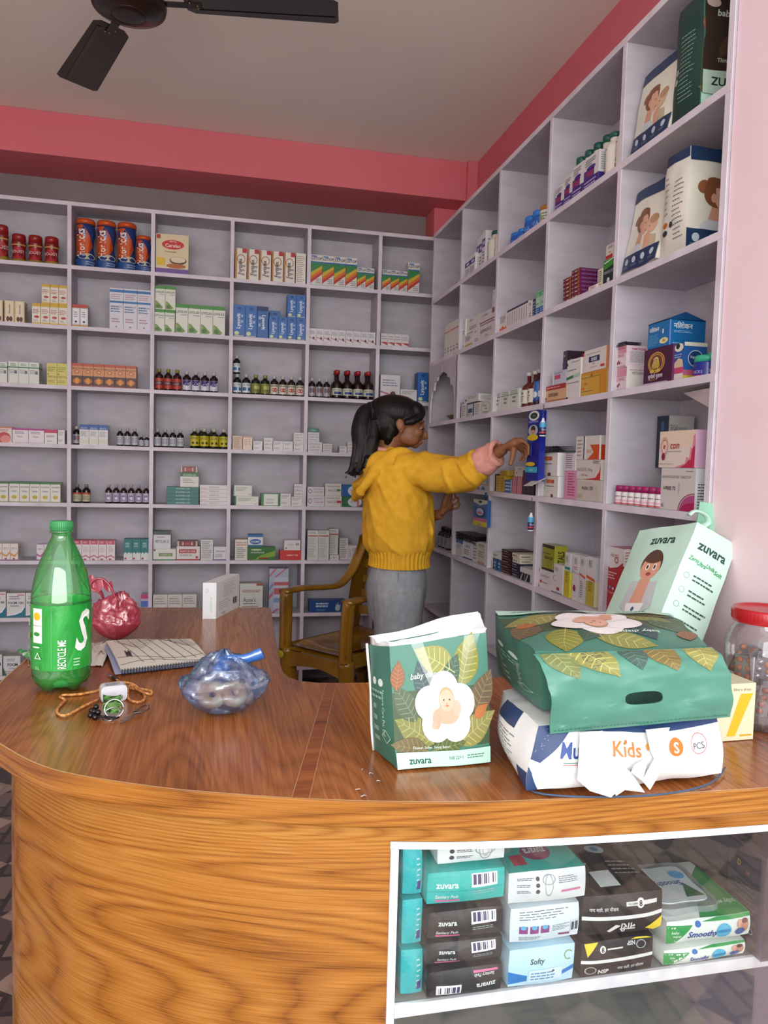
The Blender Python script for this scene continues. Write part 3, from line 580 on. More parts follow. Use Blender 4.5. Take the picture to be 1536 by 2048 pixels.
'blg2':dict(b='#2b7040',f=[('e',.75,.48,.42,.46,'#cfd4e0'),('t','MUCIFER',.7,.5,.15,'#26406a',{'mw':.4}),('r',.88,.05,1,.6,'#d06a62')]),
'orw':dict(b='#dcd6d0',f=[('t','DET-O',.5,.72,.1,'#3a3440',{'mw':.7}),('p',[(0,.3),(.6,.2),(1,.44),(1,.54),(.5,.32),(0,.46)],'#cf9a52'),('r',0,0,1,.05,'#8a4f86'),('e',.45,.1,.16,.05,'#9a4080')]),
'puw':dict(b='#dcd6dc',f=[('t','NEN',.5,.72,.1,'#3a3440',{'mw':.6}),('p',[(0,.3),(.6,.2),(1,.4),(1,.54),(.5,.3),(0,.46)],'#b85a92'),('r',0,0,1,.05,'#8a4f86')]),
'pkw':dict(b='#ded6d8',top='#c4546c',f=[('r',.05,.8,.95,1,'#c04a64'),('l',.2,.84,.8,.96,2,'#e6c0c8'),('l',.15,.4,.85,.7,4,'#c8a8b0'),('p',[(0,.12),(.5,.2),(1,.08),(1,.16),(.5,.28),(0,.2)],'#c07a8c'),('e',.4,.05,.2,.04,'#b04a5a')]),
'tlw':dict(b='#cfd8d6',top='#1f6a6c',f=[('r',0,.38,1,1,'#1d7476'),('l',.2,.6,.8,.85,3,'#bcd8d4'),('p',[(0,.3),(.2,.4),(.4,.3),(.6,.4),(.8,.32),(1,.4),(1,.46),(0,.46)],'#1d7476'),('e',.2,.08,.14,.05,'#b03040')]),
'dkw':dict(b='#d3d3d6',top='#3a4a48',f=[('r',0,.8,1,1,'#46544f'),('t','METOLAR 25',.5,.42,.18,'#2a2a34',{'mw':.8}),('l',.2,.6,.8,.72,1,gl)]),
'glab':dict(b='#d6d6d0',f=[('r',0,0,1,.08,'#2f7a40'),('r',.25,.34,.85,.62,'#6a8a4a'),('t','ACEM DS',.55,.48,.16,'#dfe0d0',{'mw':.5}),('r',.02,.8,.1,.95,'#7a2a30')]),
'rlab':dict(b='#d6d2d0',top='#4a3030',f=[('r',0,0,1,.08,'#a82c2c'),('r',.1,.5,.85,.78,'#a82f2f'),('t','PANTOP DSR',.48,.64,.15,'#e8dcd8',{'mw':.66}),('t','FLUPEN DS',.4,.36,.12,'#3a3a44',{'mw':.5}),('r',.82,.12,.92,.3,'#a82c2c')]),
'stxt':dict(b='#d0cecc',f=[('l',.1,.08,.9,.95,10,gl)]),
'bbot':dict(b='#d6d4d8',f=[('r',0,0,1,.06,'#3a3a7a'),('t','IMMUNE',.5,.66,.13,'#4a4a6a',{'mw':.7}),('l',.1,.2,.7,.5,3,gl)]),
'ow':dict(b='#d4d1c8',top='#c8a05a',f=[('t','TINAX AM',.5,.85,.09,'#7a4a2a',{'mw':.86}),('r',.1,.72,.9,.76,'#d0762c'),('l',.12,.1,.88,.64,6,gl)]),
'blue':dict(b='#d6d6da',top='#1c5a96',f=[('r',0,0,1,.18,'#12607c'),('r',0,.82,1,1,'#1f66a8'),('e',.5,.45,.38,.22,'#1a5aa0'),('t','COLIMEX',.5,.45,.15,'#dfe6ee',{'mw':.6,'bold':.02})]),
'green':dict(b='#2e6a24',f=[('p',[(.2,0),(1,.3),(1,.75),(.5,.4)],'#7aa02c'),('t','endothyrox',.35,.62,.16,'#dfe6da',{'mw':.56}),('r',.4,.08,.75,.2,'#8a1a1a'),('e',.3,.8,.2,.05,'#c8d8b0')]),
'nine':dict(b='#d8d5d5',f=[('t','Cobol',.38,.6,.16,'#5a5a64',{'mw':.5}),('t','99',.8,.58,.24,'#2a2a38',{'mw':.3,'bold':.03}),('e',.12,.2,.04,.08,'#6a3a3a')]),
'red':dict(b='#c5302a',top='#8a8490',f=[('t','AZIBACT 500',.55,.5,.15,'#ecdcd8',{'mw':.5,'bold':.01})]),
'redln':dict(b='#cfd0cc',f=[('r',.05,.8,.95,.84,'#b0533a'),('l',.1,.88,.9,.96,2,gl),('l',.08,.08,.8,.76,12,'#a8a8a8')]),
'sideb':dict(b='#d6d2d6',f=[('t','PLA-CT',.14,.5,.14,'#33303a',{'rot':90,'mw':.7}),('l',.35,.6,.95,.85,3,'#a86a6a'),('l',.35,.15,.95,.5,4,gl)]),
'fixim':dict(b='#d6d6d8',top='#a8a49c',f=[('p',[(0,.0),(1,0),(1,.42),(.8,.2),(.45,.1),(0,.06)],'#127088'),('p',[(0,.06),(.45,.1),(.8,.2),(1,.42),(1,.46),(.75,.26),(.4,.15),(0,.11)],'#e8e8ea'),('t','FIXIM 100',.5,.6,.1,'#33333c',{'mw':.84,'bold':.02}),('l',.2,.42,.8,.52,1,gl),('l',.15,.72,.85,.9,2,gl),('r',.6,.9,.95,.94,'#c07070')]),
'fixg':dict(b='#d6d6d8',top='#a8a49c',f=[('t','FIXIM',.55,.55,.15,'#22332c',{'mw':.7,'bold':.03}),('t','Tablets',.55,.36,.08,'#5a5a64',{'mw':.5}),('l',.2,.72,.85,.88,2,gl),('p',[(0,0),(.2,0),(.05,.3),(0,.4)],'#1e5a3c'),('l',.1,.04,.9,.24,2,gl)]),
'colr':dict(b='#b4aac4',f=[('r',0,.8,1,1,'#b83a70'),('r',0,.4,1,.7,'#4a6ac0'),('l',.1,.1,.9,.35,2,'#b04a4a')]),
'crt':dict(b='#cfcfc9',f=[('o',.5,.5,.45,.42,'#b3a890',{'th':.06}),('l',.12,.5,.88,.85,3,gl),('r',.2,.1,.8,.2,'#b8525a')]),
'apex':dict(b='#cfd3cd',top='#b5b0a8',f=[('t',"Apex's",.42,.46,.15,'#3a3a3e',{'mw':.55}),('l',.15,.3,.9,.36,1,'#60606a'),('l',.1,.1,.9,.26,3,'#b06a60'),('l',.1,.7,.9,.8,2,'#b04a40'),('r',.72,.93,1,1,'#a84a36')]),
'stripe':dict(b='#a9b4c8',n='striped_tube_pack',cat='tube pack',f=[('p',[(0,.85),(.3,1),(.42,1),(0,.8)],'#c06a74'),('p',[(.2,.78),(.8,1),(.9,1),(.3,.78)],'#b8686e'),('r',.25,.1,1,.8,'#bcc4d4'),('r',.25,.62,1,.7,'#b8606a'),('r',.25,.42,1,.56,'#b8606a'),('r',.25,.24,1,.34,'#7a96b8'),('p',[(0,.3),(.2,.42),(.2,.5),(0,.38)],'#b8606a'),('p',[(0,.5),(.2,.62),(.2,.7),(0,.58)],'#7a86b8'),('p',[(.1,0),(.4,.1),(.55,.1),(.25,0)],'#b8606a'),('p',[(.6,0),(.9,.1),(1,.1),(.75,0)],'#b8606a')]),
'glove':dict(b='#1d4d8c',n='glove_carton',cat='glove box',f=[('l',.18,.4,.6,.85,2,'#c8d8ea',.6),('l',.2,.12,.55,.26,1,'#88aad0'),('e',.78,.35,.07,.25,'#b8c8d0'),('p',[(.72,.4),(.74,.8),(.76,.5),(.79,.9),(.81,.5),(.85,.75),(.85,.4)],'#b8c8d0'),('r',.92,.05,.94,.95,'#c8d8ea')]),
}
# ---- back shelving, board by board (pixel columns of each run turned into metres on the shelf) ----
TOPZ=[]
B(1,-14,15,1,(5,448),'boost','red lidded malt jar cut by the left edge, top shelf row')
B(1,18,117,3,(60,468),'boost','squat red malt jars beside the tall orange lidded jars',sb=.02,gap=.006)
B(1,147,272,3,(190,437),'horl','tall blue and orange malt jars with orange lids',gap=.003)
B(1,269.5,301,1,(285,470),'horl','shorter blue and orange malt jar at the end of its row')
B(1,311,377,1,(345,469),'cere','tall beige cereal box with red oval logo and purple base')
B(1,469,590,5,(482,496.4),'fort','cream cartons with vertical lettering and red corner',gap=.004)
B(1,591,611,1,(601,506.5),'fortb','plain text side of cream carton beside the divider')
B(1,620.6,713.2,4,(680,513.5),'stop','tall rainbow striped cartons')
B(1,713.3,748,2,(722,535),'stop','short rainbow striped cartons beside tall ones')
B(1,763.5,814,3,(780,540),'stop','short rainbow striped cartons in the corner bay')
B(1,815,838,1,(826,525.7),'stop','tall rainbow striped carton in the corner bay')
B(2,-12,6,1,(0,600),'him','beige carton with two heads cut by the left edge')
B(2,8.4,49.4,2,(30,602),'him','beige cartons with two heads and vertical lettering',d=.06)
z=B(2,63.5,134.8,4,(90,607.5),'yel','yellow and white cartons in the bottom layer')
B(2,83,134.5,3,(110,569.5),'yel','yellow and white cartons stacked on top',zb=z)
B(2,143.8,176,2,(160,609),'tube','slim white cartons with rust red tops')
B(2,218.6,301.5,3,(260,578),'bluew','tall white cartons with blue bands')
z=B(2,308.5,349.5,2,(328,619),'liv','green topped white cartons, lower ones by the divider')
B(2,310,351,2,(331,572),'liv','green topped white cartons standing on others',zb=z)
B(2,350.5,450,4,(400,610.5),'liv','tall green topped white cartons with leaf print')
B(2,466,513.4,2,(490,610.5),'lys','tall blue cartons at the left divider')
B(2,513.8,536.4,1,(525,613),'lysi','blue carton with upside down lettering and navy top')
z=B(2,537.3,610.7,4,(574,634.5),'lys','short blue cartons in the lower row')
B(2,574.2,610.7,2,(592,590),'lys','short blue cartons stacked by the right divider',zb=z)
B(2,538,560,1,(549,621.5),'lys','blue carton half hidden behind the short row',sb=.065)
B(2,617.6,691.3,5,(654,658.5),'smw','tiny white cartons with pink swoosh left of the taller gap',gap=.001)
B(2,691.6,750.5,4,(720,663),'smw','tiny white cartons with dark dot by the right divider',gap=.001)
B(2,761,817,4,(790,668),'smr','tiny white cartons with red swoosh in the corner bay',gap=.001)
B(3,-3,15,1,(6,723.5),'wg','white carton with green line cut by the left edge')
B(3,16,78.5,3,(50,724),'wg','white cartons with green line above pink topped boxes')
B(3,93.4,135,2,(115,726.5),'ylw','mustard yellow cartons by the divider')
B(3,143,272.5,6,(208,729),'orb','orange and brown flame print cartons')
B(3,308.5,363,3,(336,737.5),'sred','dark bottles with red labels and olive caps')
B(3,364,436.4,4,(400,743),'spur','dark bottles with white and purple labels')
z=B(3,465.5,483,1,(474,747),'swhb','dark bottle with blue and white label, carrying another bottle')
B(3,465.8,481.5,1,(474,710),'swhb','small dark bottle standing on top of another bottle',zb=z)
B(3,483.7,501.4,1,(492,747.5),'swhb','dark bottle with blue and white label beside olive labels')
B(3,502,540,2,(520,749),'soli','dark bottles with olive green labels')
B(3,540.4,608.6,4,(574,752),'sorr','dark bottles with white labels and orange round print')
B(3,617,661,3,(639,756),'spl','small dark bottles with mauve labels')
B(3,664.6,748.5,4,(706,740.5),'sall','tall dark red capped bottles with cream labels, front row')
B(3,662,744,4,(704,742),'sall','red capped bottles hidden behind the front row',sb=.062)
B(3,760,799.4,1,(780,750),'smw','large white carton in the corner bay')
B(3,800,833.5,1,(817,779),'wbox','low white box beside blue upright box in corner')
B(3,834,855.5,1,(845,745),'lys','blue upright box with vertical lettering in corner bay',sb=.02)
B(4,-8,24,1,(8,853),'cough','white and red curved print box cut by the left edge')
B(4,24.6,88.6,2,(57,857),'ped','white boxes with magenta top stripe')
B(4,89,114.4,1,(101,859),'mag','small box with crimson upper band')
B(4,115.6,129.7,1,(122,860),'wbox','narrow white carton beside crimson banded box')
B(4,144,160,1,(152,852),'spl','dark bottle half hidden beside blue topped cartons',sb=.03)
B(4,158.7,216,3,(187,849.5),'blb','white cartons with blue upper band')
B(4,232,276,3,(254,856),'swh','dark brown bottles with pale labels beside two small ones')
B(4,276.5,298.6,2,(287,870),'swh','very small dark bottles beside the divider')
B(4,307,367.8,4,(337,858.5),'swh','dark bottles with white labels left of yellow ones')
B(4,379,456.7,4,(418,857),'syel','dark bottles with bright yellow labels')
B(4,392,436,2,(414,855),'syel','yellow labelled bottles standing behind the front four',sb=.065)
B(4,464.5,485,1,(475,871.5),'beige','tan carton covered with small text')
B(4,485.4,504.4,1,(495,872.5),'beige2','pale peach carton beside tan carton')
B(4,506,525,1,(515,882),'wbox','small white carton right of peach carton')
B(4,527,545.4,1,(536,876),'wtxt','taller white carton between small white ones')
B(4,546,585.8,2,(566,882.5),'wbox','small white cartons left of a stacked pair')
z=B(4,586.7,607.5,1,(597,885),'wbox','white carton under another beside divider, below medicine bottles')
B(4,586.9,607.3,1,(597,865.5),'wtxt','white carton on top of its twin, fourth board',zb=z)
z=B(4,615,644,1,(630,884),'wtxt','wide white box under a smaller one')
z2=B(4,615.3,638.3,1,(627,864.5),'wtxt','white box with dark green strips lying on it',zb=z)
B(4,615.5,637.8,1,(627,856.5),'teal','dark green strips lying on white box',zb=z2)
B(4,645,664,1,(655,887.5),'wtxt','small white box right of the stacked green topped pair')
B(4,678.7,694.3,1,(687,892),'wbox','small white box behind the ponytail')
B(4,694.8,720,1,(708,885),'wtxt','cream box half hidden by the ponytail')
B(5,-4,17,1,(6,963),'aln','green topped white carton cut by the left edge')
B(5,18,121,5,(70,964),'aln','green topped white cartons with yellow oval')
B(5,144,180.6,2,(162,968.5),'sora','short dark bottles with orange striped labels')
B(5,208.7,299,6,(254,969.5),'slil','dark bottles with lilac labels')
z=None
for i,(yt,ph) in enumerate(((1002,'lowest of five flat teal boxes in a stack'),(994.8,'second lowest of five flat teal boxes'),(987.7,'middle of five flat teal boxes'),(980.6,'second from top of five flat teal boxes'),(973.7,'topmost of five flat teal boxes'))):
    z=B(5,333,397.7,1,(365,yt),'teal',ph,zb=z,d=.1)
zt=z; z=B(5,360,397.5,1,(379,945),'grw','green and white box on top of the teal stack',zb=zt)
B(5,360.5,395.5,1,(378,933),'redst','red and silver medicine strips on top of the green box',zb=z)
z=None
for i,(yt,ph) in enumerate(((1002.5,'lowest of five flat white boxes in a stack'),(994.5,'second lowest of five flat white boxes'),(986.6,'middle of five flat white boxes'),(978.5,'second from top of five flat white boxes'),(970,'topmost of five flat white boxes'))):
    z=B(5,399.3,456.5,1,(428,yt),'flat',ph,zb=z,d=.1)
z=B(5,468.8,517,1,(492,992.5),'gedge','long white box with green edge, lower of a pair')
B(5,465.5,504,1,(485,970.5),'gedge','white box with green edge lying on a longer one',zb=z)
B(5,522,559.5,1,(540,987),'gwg','green framed white box at shelf centre')
B(5,560.3,581.7,1,(571,987),'wbox','white carton between green framed box and stacked pair')
z=B(5,582.2,604.5,1,(593,993.5),'wbox','pale blue white carton under a taller one')
B(5,588,605,1,(597,968),'wtxt','narrow white carton on top near the divider',zb=z)
z=B(5,614,648.7,1,(631,991.5),'qb','white box with circle logo, lower of the pair'); B(5,614.2,648.5,1,(631,973.5),'qb','white box with circle logo, upper of the pair',zb=z)
z=B(5,649,683.3,1,(667,991.5),'qr','white box with red mark, lower of the pair'); B(5,650,682.8,1,(667,967),'qg','white box with green mark, upper of the pair',zb=z)
z=B(5,683.8,718,1,(701,993),'blg2','green and white box under a blue one behind hoodie'); B(5,683.9,718,1,(700,969.5),'blg','blue and white box on a green one behind hoodie',zb=z)
B(6,-12,36.5,3,(20,1087),'orw','white cartons with orange wave')
B(6,72.8,103,2,(88,1089),'puw','white cartons with purple wave beside green bottle')
B(6,146,230,5,(188,1081),'pkw','white cartons with pink upper band')
B(6,247,298.6,3,(273,1078.5),'tlw','teal and white cartons')
z=B(6,305.8,352,1,(330,1097.5),'glab','white box with green label, carrying another box'); B(6,306.2,341.4,1,(324,1062.5),'dkw','white box with dark green top on another box',zb=z)
z=B(6,352.6,399.8,1,(376,1092.5),'rlab','white box with red label panel'); B(6,353.5,396,1,(375,1082),'redst','dark red medicine strips lying on a red labelled box',zb=z)
B(6,401,426,1,(413,1079.5),'stxt','tall white carton full of small print')
B(6,426.7,454.6,1,(440,1093.5),'bbot','low white box with blue base line')
B(6,469.5,495,1,(481,1079),'ow','white carton with orange line and tan top')
z=B(6,495.4,551,1,(523,1094.5),'green','green leaf print box under a blue and white one'); B(6,495.6,526,1,(511,1069.5),'blue','blue and white box with oval logo',zb=z)
z=B(6,559.5,604.5,1,(582,1100.5),'red','bright red box under a small white one'); B(6,568,601,1,(584,1080.5),'nine','small white box lying on the red box',zb=z)
B(6,614,657.6,2,(636,1061),'redln','tall white cartons with thin red line')
B(6,657.8,675.7,1,(668,1057.5),'redln','tall white carton set back behind its neighbours',sb=.04)
B(6,678.6,695.6,1,(687,1076.5),'stxt','narrow white carton above the chair arm',sb=.03)
B(6,696.5,719,1,(708,1091),'sideb','white carton with sideways lettering above the chair')
B(6,659,677.8,1,(669,1110),'flat','low flat white box at the foot of tall cartons')
B(7,-26,12,1,(0,1184),'fixim','white and teal box cut by the left edge')
B(7,13,88,2,(50,1186),'fixim','white and teal boxes behind the green bottle',gap=.003)
B(7,281.5,298,1,(290,1189),'colr','small pink and blue box behind the red bag')
B(7,305.5,393,3,(350,1189),'crt','cream boxes with oval outline behind the counter')
B(7,478.7,525,1,(500,1167),'apex','pale green white box with brown curved lettering')
B(7,537,576,1,(556,1137),'stripe','upright red white blue striped tube pack')
B(7,618,691,1,(655,1201),'glove','navy blue glove box seen through the chair arm')
B(8,-22,4.5,1,(0,1309),'fixg','white box cut by left edge on the lowest visible shelf')
B(8,6.2,41,1,(23,1312),'fixg','white box with bold lettering on the lowest visible shelf')
# ---- goods on the right hand shelving ----
gl2='#77808a'
TY.update({
'promo':dict(b='#d8d6d8',n='nutrition_box',cat='nutrition drink box',f=[('r',0,0,1,.34,'#3a2a80'),('r',0,.34,.7,.6,'#4a2a78'),('t','FREE',.4,.46,.16,'#b83a4a',{'bold':.02,'mw':.6}),('l',.05,.08,.95,.28,2,'#b8b0d8'),('l',.1,.7,.8,.92,3,gl2),('e',.5,.62,.3,.06,'#3a2a80')],s=[('r',0,0,1,.34,'#2f2478'),('l',.1,.4,.9,.95,8,'#9a9aa6')]),
'pedib':dict(k='bottle',n='nutrition_bottle',b='#dcd8cc',cap='#13584c',lc='#dcd8cc',ch=.12,sh=.68,neck=.6,cr=.68,cat='nutrition bottle',lab=(.03,.66),f=[('e',.3,.7,.1,.16,'#3a2a78'),('l',.15,.9,.6,.97,1,'#4a4a5a'),('e',.35,.4,.09,.07,'#6ab0b8'),('e',.35,.16,.1,.12,'#b0602c'),('r',.25,0,.48,.08,'#2a2a50')]),
'pedic':dict(b='#d8d6d8',n='nutrition_box',cat='nutrition drink box',f=[('r',0,.55,1,.78,'#4a3a8a'),('l',.1,.1,.9,.45,4,gl2),('e',.6,.66,.3,.06,'#c8c4dc')]),
'bluej':dict(k='jar',n='cream_jar',b='#1a58b0',cap='#2e78cc',lh=.3,lr=.96,cat='jar',f=[('t','NIVEA',.5,.5,.3,'#7fb0e6',{})]),
'goldj':dict(k='jar',n='protein_tin',b='#d6d2c6',cap='#a8742c',lh=.24,lr=1.0,cat='tin',f=[('l',.1,.1,.9,.85,4,'#3f7a50'),('e',.5,.5,.14,.2,'#8aa088')]),
'brj':dict(k='jar',n='protein_tin',b='#a4a0aa',cap='#8a4a30',lh=.3,lr=1.0,cat='tin',f=[('l',.1,.1,.9,.8,3,'#77727e')]),
'wline':dict(b='#d5d1c8',f=[('r',0,.74,1,.78,'#c0683a'),('l',.2,.1,.8,.3,2,gl2),('r',.88,0,1,1,'#e4e0d8')]),
'wsm':dict(b='#d5d2d0',f=[('t','AXON',.4,.84,.12,'#2a2a34',{'mw':.5}),('l',.3,.15,.9,.4,2,gl2)],s=[('l',.15,.1,.85,.9,9,'#8a8a92')]),
'ylb':dict(b='#d5d2d0',f=[('r',0,0,1,.28,'#cfae20'),('r',0,.15,1,.19,'#7a6a30'),('l',.1,.5,.8,.85,3,gl2)]),
'eupt':dict(b='#cfc9ca',f=[('r',0,.02,1,.1,'#c0603a'),('r',0,.88,1,.93,'#8a3a48'),('t','EUPTHROX-25',.4,.55,.2,'#332c30',{'mw':.74}),('t','25mcg',.45,.28,.12,'#5a5458',{'mw':.4})]),
'eupt2':dict(b='#cfc9ca',f=[('t','EUPTHROX',.4,.66,.2,'#443c40',{'mw':.6}),('r',.82,.5,.98,.95,'#8a4a54'),('r',0,.02,1,.1,'#8a3a48')]),
'orgb':dict(b='#d5d2d0',f=[('p',[(0,0),(1,0),(1,.3),(.7,.2),(.5,.36),(.2,.2),(0,.3)],'#d8602c'),('l',.1,.5,.9,.9,4,gl2)]),
'thin':dict(b='#dcd8d6',top='#2a2a5a',f=[('r',0,.9,1,1,'#2c2c5c'),('t','CALCIUM',.45,.5,.5,'#55585e',{'rot':90,'mw':.6}),('r',.85,0,1,.9,'#eceae8')]),
'navy':dict(b='#1f2a52',f=[('l',.1,.1,.9,.9,5,'#9aa6c8')]),
'gb':dict(b='#2f66a8',f=[('r',0,.35,1,1,'#a8d0b8'),('r',0,.78,1,.97,'#4fae78'),('t','D3',.5,.86,.1,'#dff0e4',{}),('t','60K',.5,.5,.07,'#2a3a5a',{'mw':.5}),('l',.1,.06,.9,.3,3,'#9fc0e0')]),
'mar':dict(b='#6c1830',top='#4a1030',n='medicine_carton',f=[('r',.02,.4,.2,.7,'#b0a090'),('r',.4,.3,.7,.6,'#c8b8b0'),('r',.8,.1,1,.95,'#a85a30'),('r',.25,.1,.4,.3,'#8a2a48')],s=[('r',0,.1,1,.9,'#5c2058'),('l',.05,.3,.8,.75,2,'#9a6a9a')]),
'crf':dict(b='#d6cdc8',f=[('t','RIFAGUT',.55,.65,.3,'#a8303a',{'mw':.7}),('r',.2,.2,.9,.35,'#a8404a')]),
'crm':dict(b='#d3cdb8',f=[('l',.1,.3,.9,.92,6,'#5a5a50'),('l',.2,.05,.8,.25,2,'#c08a6a')]),
'dkg':dict(b='#10282c',f=[('p',[(.05,.62),(.95,.74),(1,1),(0,1)],'#2c8a30'),('p',[(.05,.9),(.95,1),(1,.96),(.1,.86)],'#d8e0d8'),('t','FERROUS XT',.5,.5,.12,'#b0c0c4',{'mw':.8}),('e',.5,.18,.12,.1,'#c8d4d8')]),
'wrd':dict(b='#cdc9c4',f=[('r',0,.02,.85,.26,'#b02420'),('e',.5,.46,.18,.05,'#d88a70'),('l',.3,.7,.9,.9,2,gl2)],s=[('r',0,0,1,1,'#4a2c34')]),
'dpur':dict(b='#8a8490',f=[('r',0,0,1,.75,'#33203c'),('l',.1,.76,.9,.98,2,'#5a5060'),('l',.1,.3,.9,.4,1,'#9a90a6')]),
'wlt':dict(b='#d2cfc8',f=[('l',.1,.1,.9,.9,5,'#8f8d86')]),
'blfr':dict(b='#2a3c54',f=[('r',.1,.06,.9,.9,'#c3cacf'),('r',.2,.3,.85,.6,'#2f4c68'),('l',.2,.1,.8,.25,1,gl2)]),
'grt':dict(b='#d2d0c4',f=[('o',.5,.5,.44,.42,'#7a7a70',{'th':.05}),('t','Ferozinc',.42,.66,.16,'#3f7a3c',{'mw':.5}),('t','tablets',.55,.44,.12,'#2f6a3c',{'mw':.5}),('l',.3,.12,.8,.25,1,gl2)]),
'wgl':dict(b='#d0d2ca',f=[('p',[(0,.74),(1,.74),(1,.78),(0,.77)],'#1f5f48'),('l',.1,.8,.9,.97,2,'#5aa08a'),('l',.3,.3,.7,.7,2,gl2),('r',.9,0,1,1,'#e6e8e2')]),
'brbt':dict(k='bottle',b='#5a1c0c',cap='#c8c4be',lc='#d3cfc4',ch=.1,sh=.55,neck=.3,lab=(.12,.5),f=[('e',.45,.75,.12,.1,'#2a4a3a'),('l',.3,.1,.7,.6,3,gl2)]),
'bblb':dict(k='bottle',b='#2c1420',cap='#b0a6b4',lc='#2a62a8',ch=.1,sh=.66,neck=.4,lab=(.12,.66),f=[('r',.2,.5,.5,.85,'#c0d0e0'),('e',.6,.35,.16,.16,'#d0d8e0'),('r',0,0,1,.1,'#1a3a70')]),
'disf':dict(b='#cba27c',top='#a82a30',f=[('r',0,.74,1,1,'#a0262e'),('l',.1,.82,.9,.93,1,'#e0b0a8'),('t','DISPOJAN',.42,.45,.2,'#33281f',{'mw':.5,'bold':.02}),('r',0,.08,1,.14,'#b0603a'),('e',.08,.26,.05,.07,'#8a4a2a')]),
'bpk':dict(b='#b8bccb',f=[('r',.15,.4,.6,.72,'#c0486a'),('l',.1,.78,.9,.92,1,gl2),('r',.0,0,.08,1,'#e0dce0')]),
'beb':dict(b='#cdc7a8',f=[('r',0,.88,1,1,'#3f8aae'),('l',.15,.2,.85,.8,5,'#9a9478')]),
'foil':dict(b='#3a2634',n='foil_sachet_pack',cat='foil packet',f=[('p',[(.05,.6),(.15,.9),(.2,.7)],'#c8c4cc'),('p',[(.1,.15),(.2,.35),(.12,.4)],'#d8d4dc'),('r',.4,.1,.95,.7,'#3c2c5c'),('p',[(.5,.8),(.9,.9),(.9,.84)],'#8a7a90')]),
'wgr':dict(b='#d6d3d0',f=[('l',.3,.9,.9,.95,1,gl2),('l',.05,.7,.9,.76,1,gl2),('p',[(0,.5),(.5,.53),(.5,.6),(0,.56)],'#1f6f42'),('p',[(.5,.53),(1,.56),(1,.63),(.5,.6)],'#9fc8ac'),('r',.05,.4,.95,.42,'#8a8a90'),('e',.1,.04,.09,.03,'#2a2e50'),('r',.03,.85,.1,.92,'#33303a')],s=[('r',0,0,1,1,'#e2dfd8')]),
'ylwp':dict(b='#c9871a',n='poly_wrapped_carton',f=[('r',.0,.0,.5,.9,'#c9a044'),('r',.35,.05,.75,.85,'#c99a30'),('r',.05,.3,.16,.4,'#d07030'),('t','Softgel',.2,.55,.1,'#b8602c',{'mw':.3}),('l',.05,.75,.8,.82,1,'#8a7a30'),('l',.05,.2,.6,.24,1,'#4a3c20'),('e',.45,.86,.04,.06,'#b0502a')],s=[('r',0,0,1,1,'#d8b070')]),
'sinx':dict(b='#d8d2cb',top='#d8d2cb',f=[('r',.22,.42,.72,.68,'#222c55'),('t','SINEX',.47,.55,.15,'#e4e4ea',{'mw':.42,'bold':.03}),('t','0.05%',.45,.34,.07,'#5a5a64',{'mw':.2}),('l',.1,.8,.9,.84,1,gl2),('r',.78,.12,.95,.22,'#b02a24'),('l',.3,.16,.7,.2,1,gl2)],s=[('r',0,0,1,1,'#d88a66')]),
'rdw':dict(b='#d6d0cc',f=[('r',0,.5,.7,1,'#b02a2c'),('l',.1,.1,.9,.4,3,gl2)]),
'pkb':dict(b='#d8c6ce',f=[('r',0,.66,1,1,'#c88a9a'),('l',.25,.84,.95,.95,1,'#a84a64'),('t','CERVIC',.6,.56,.15,'#b03a58',{'mw':.6}),('e',.14,.52,.1,.14,'#98304c'),('e',.42,.22,.06,.07,'#8a2c48'),('e',.5,.3,.05,.06,'#8a2c48'),('e',.58,.22,.05,.06,'#8a2c48'),('r',0,.03,1,.06,'#a87a8c')],s=[('t','FEMITRONE',.5,.84,.1,'#b02a50',{'mw':.7,'bold':.02}),('l',.15,.2,.95,.74,8,'#8f9a94')]),
'pkb2':dict(b='#d8c6ce',f=[('r',0,.6,1,1,'#c88a9a'),('t','CERVIC',.6,.5,.15,'#b03a58',{'mw':.6}),('e',.14,.46,.1,.14,'#98304c'),('e',.42,.22,.06,.07,'#8a2c48'),('e',.52,.28,.05,.06,'#8a2c48'),('r',0,.03,1,.06,'#a87a8c')],s=[('r',0,0,1,1,'#d6d2cc'),('t','VETSURA SR',.5,.74,.12,'#33303a',{'mw':.6}),('l',.1,.84,.8,.9,1,'#a07080'),('p',[(.6,0),(.72,.4),(.76,.4),(.7,0)],'#6a2c34'),('p',[(.8,0),(.86,.5),(.95,.6),(.92,0)],'#8a4a3a')]),
'rose':dict(b='#441036',n='powder_box',cat='box',f=[('e',.45,.60,.24,.235,'#6a3a34'),('o',.45,.60,.3,.29,'#b98c3c',{'th':.14}),('o',.45,.60,.24,.23,'#c9a050',{'th':.1}),('e',.45,.57,.12,.12,'#c8b05c'),('e',.45,.68,.09,.07,'#d8c070'),('e',.38,.52,.07,.09,'#b89a48'),('e',.52,.52,.07,.09,'#b89a48'),('o',.45,.66,.05,.04,'#5a2430',{'th':.3}),('r',.44,.34,.46,.46,'#c9a84c'),('e',.34,.37,.08,.05,'#c9a84c'),('e',.56,.37,.08,.05,'#c9a84c'),('t','सुनौलो गुलाफ',.47,.225,.1,'#d8d0dc',{'mw':.86,'bold':.03}),('t','पूजा सामग्री',.42,.13,.05,'#b8703c',{'mw':.6}),('r',.03,.03,.9,.055,'#b8a8c8')],s=[('r',0,0,1,1,'#5a2a5c')]),
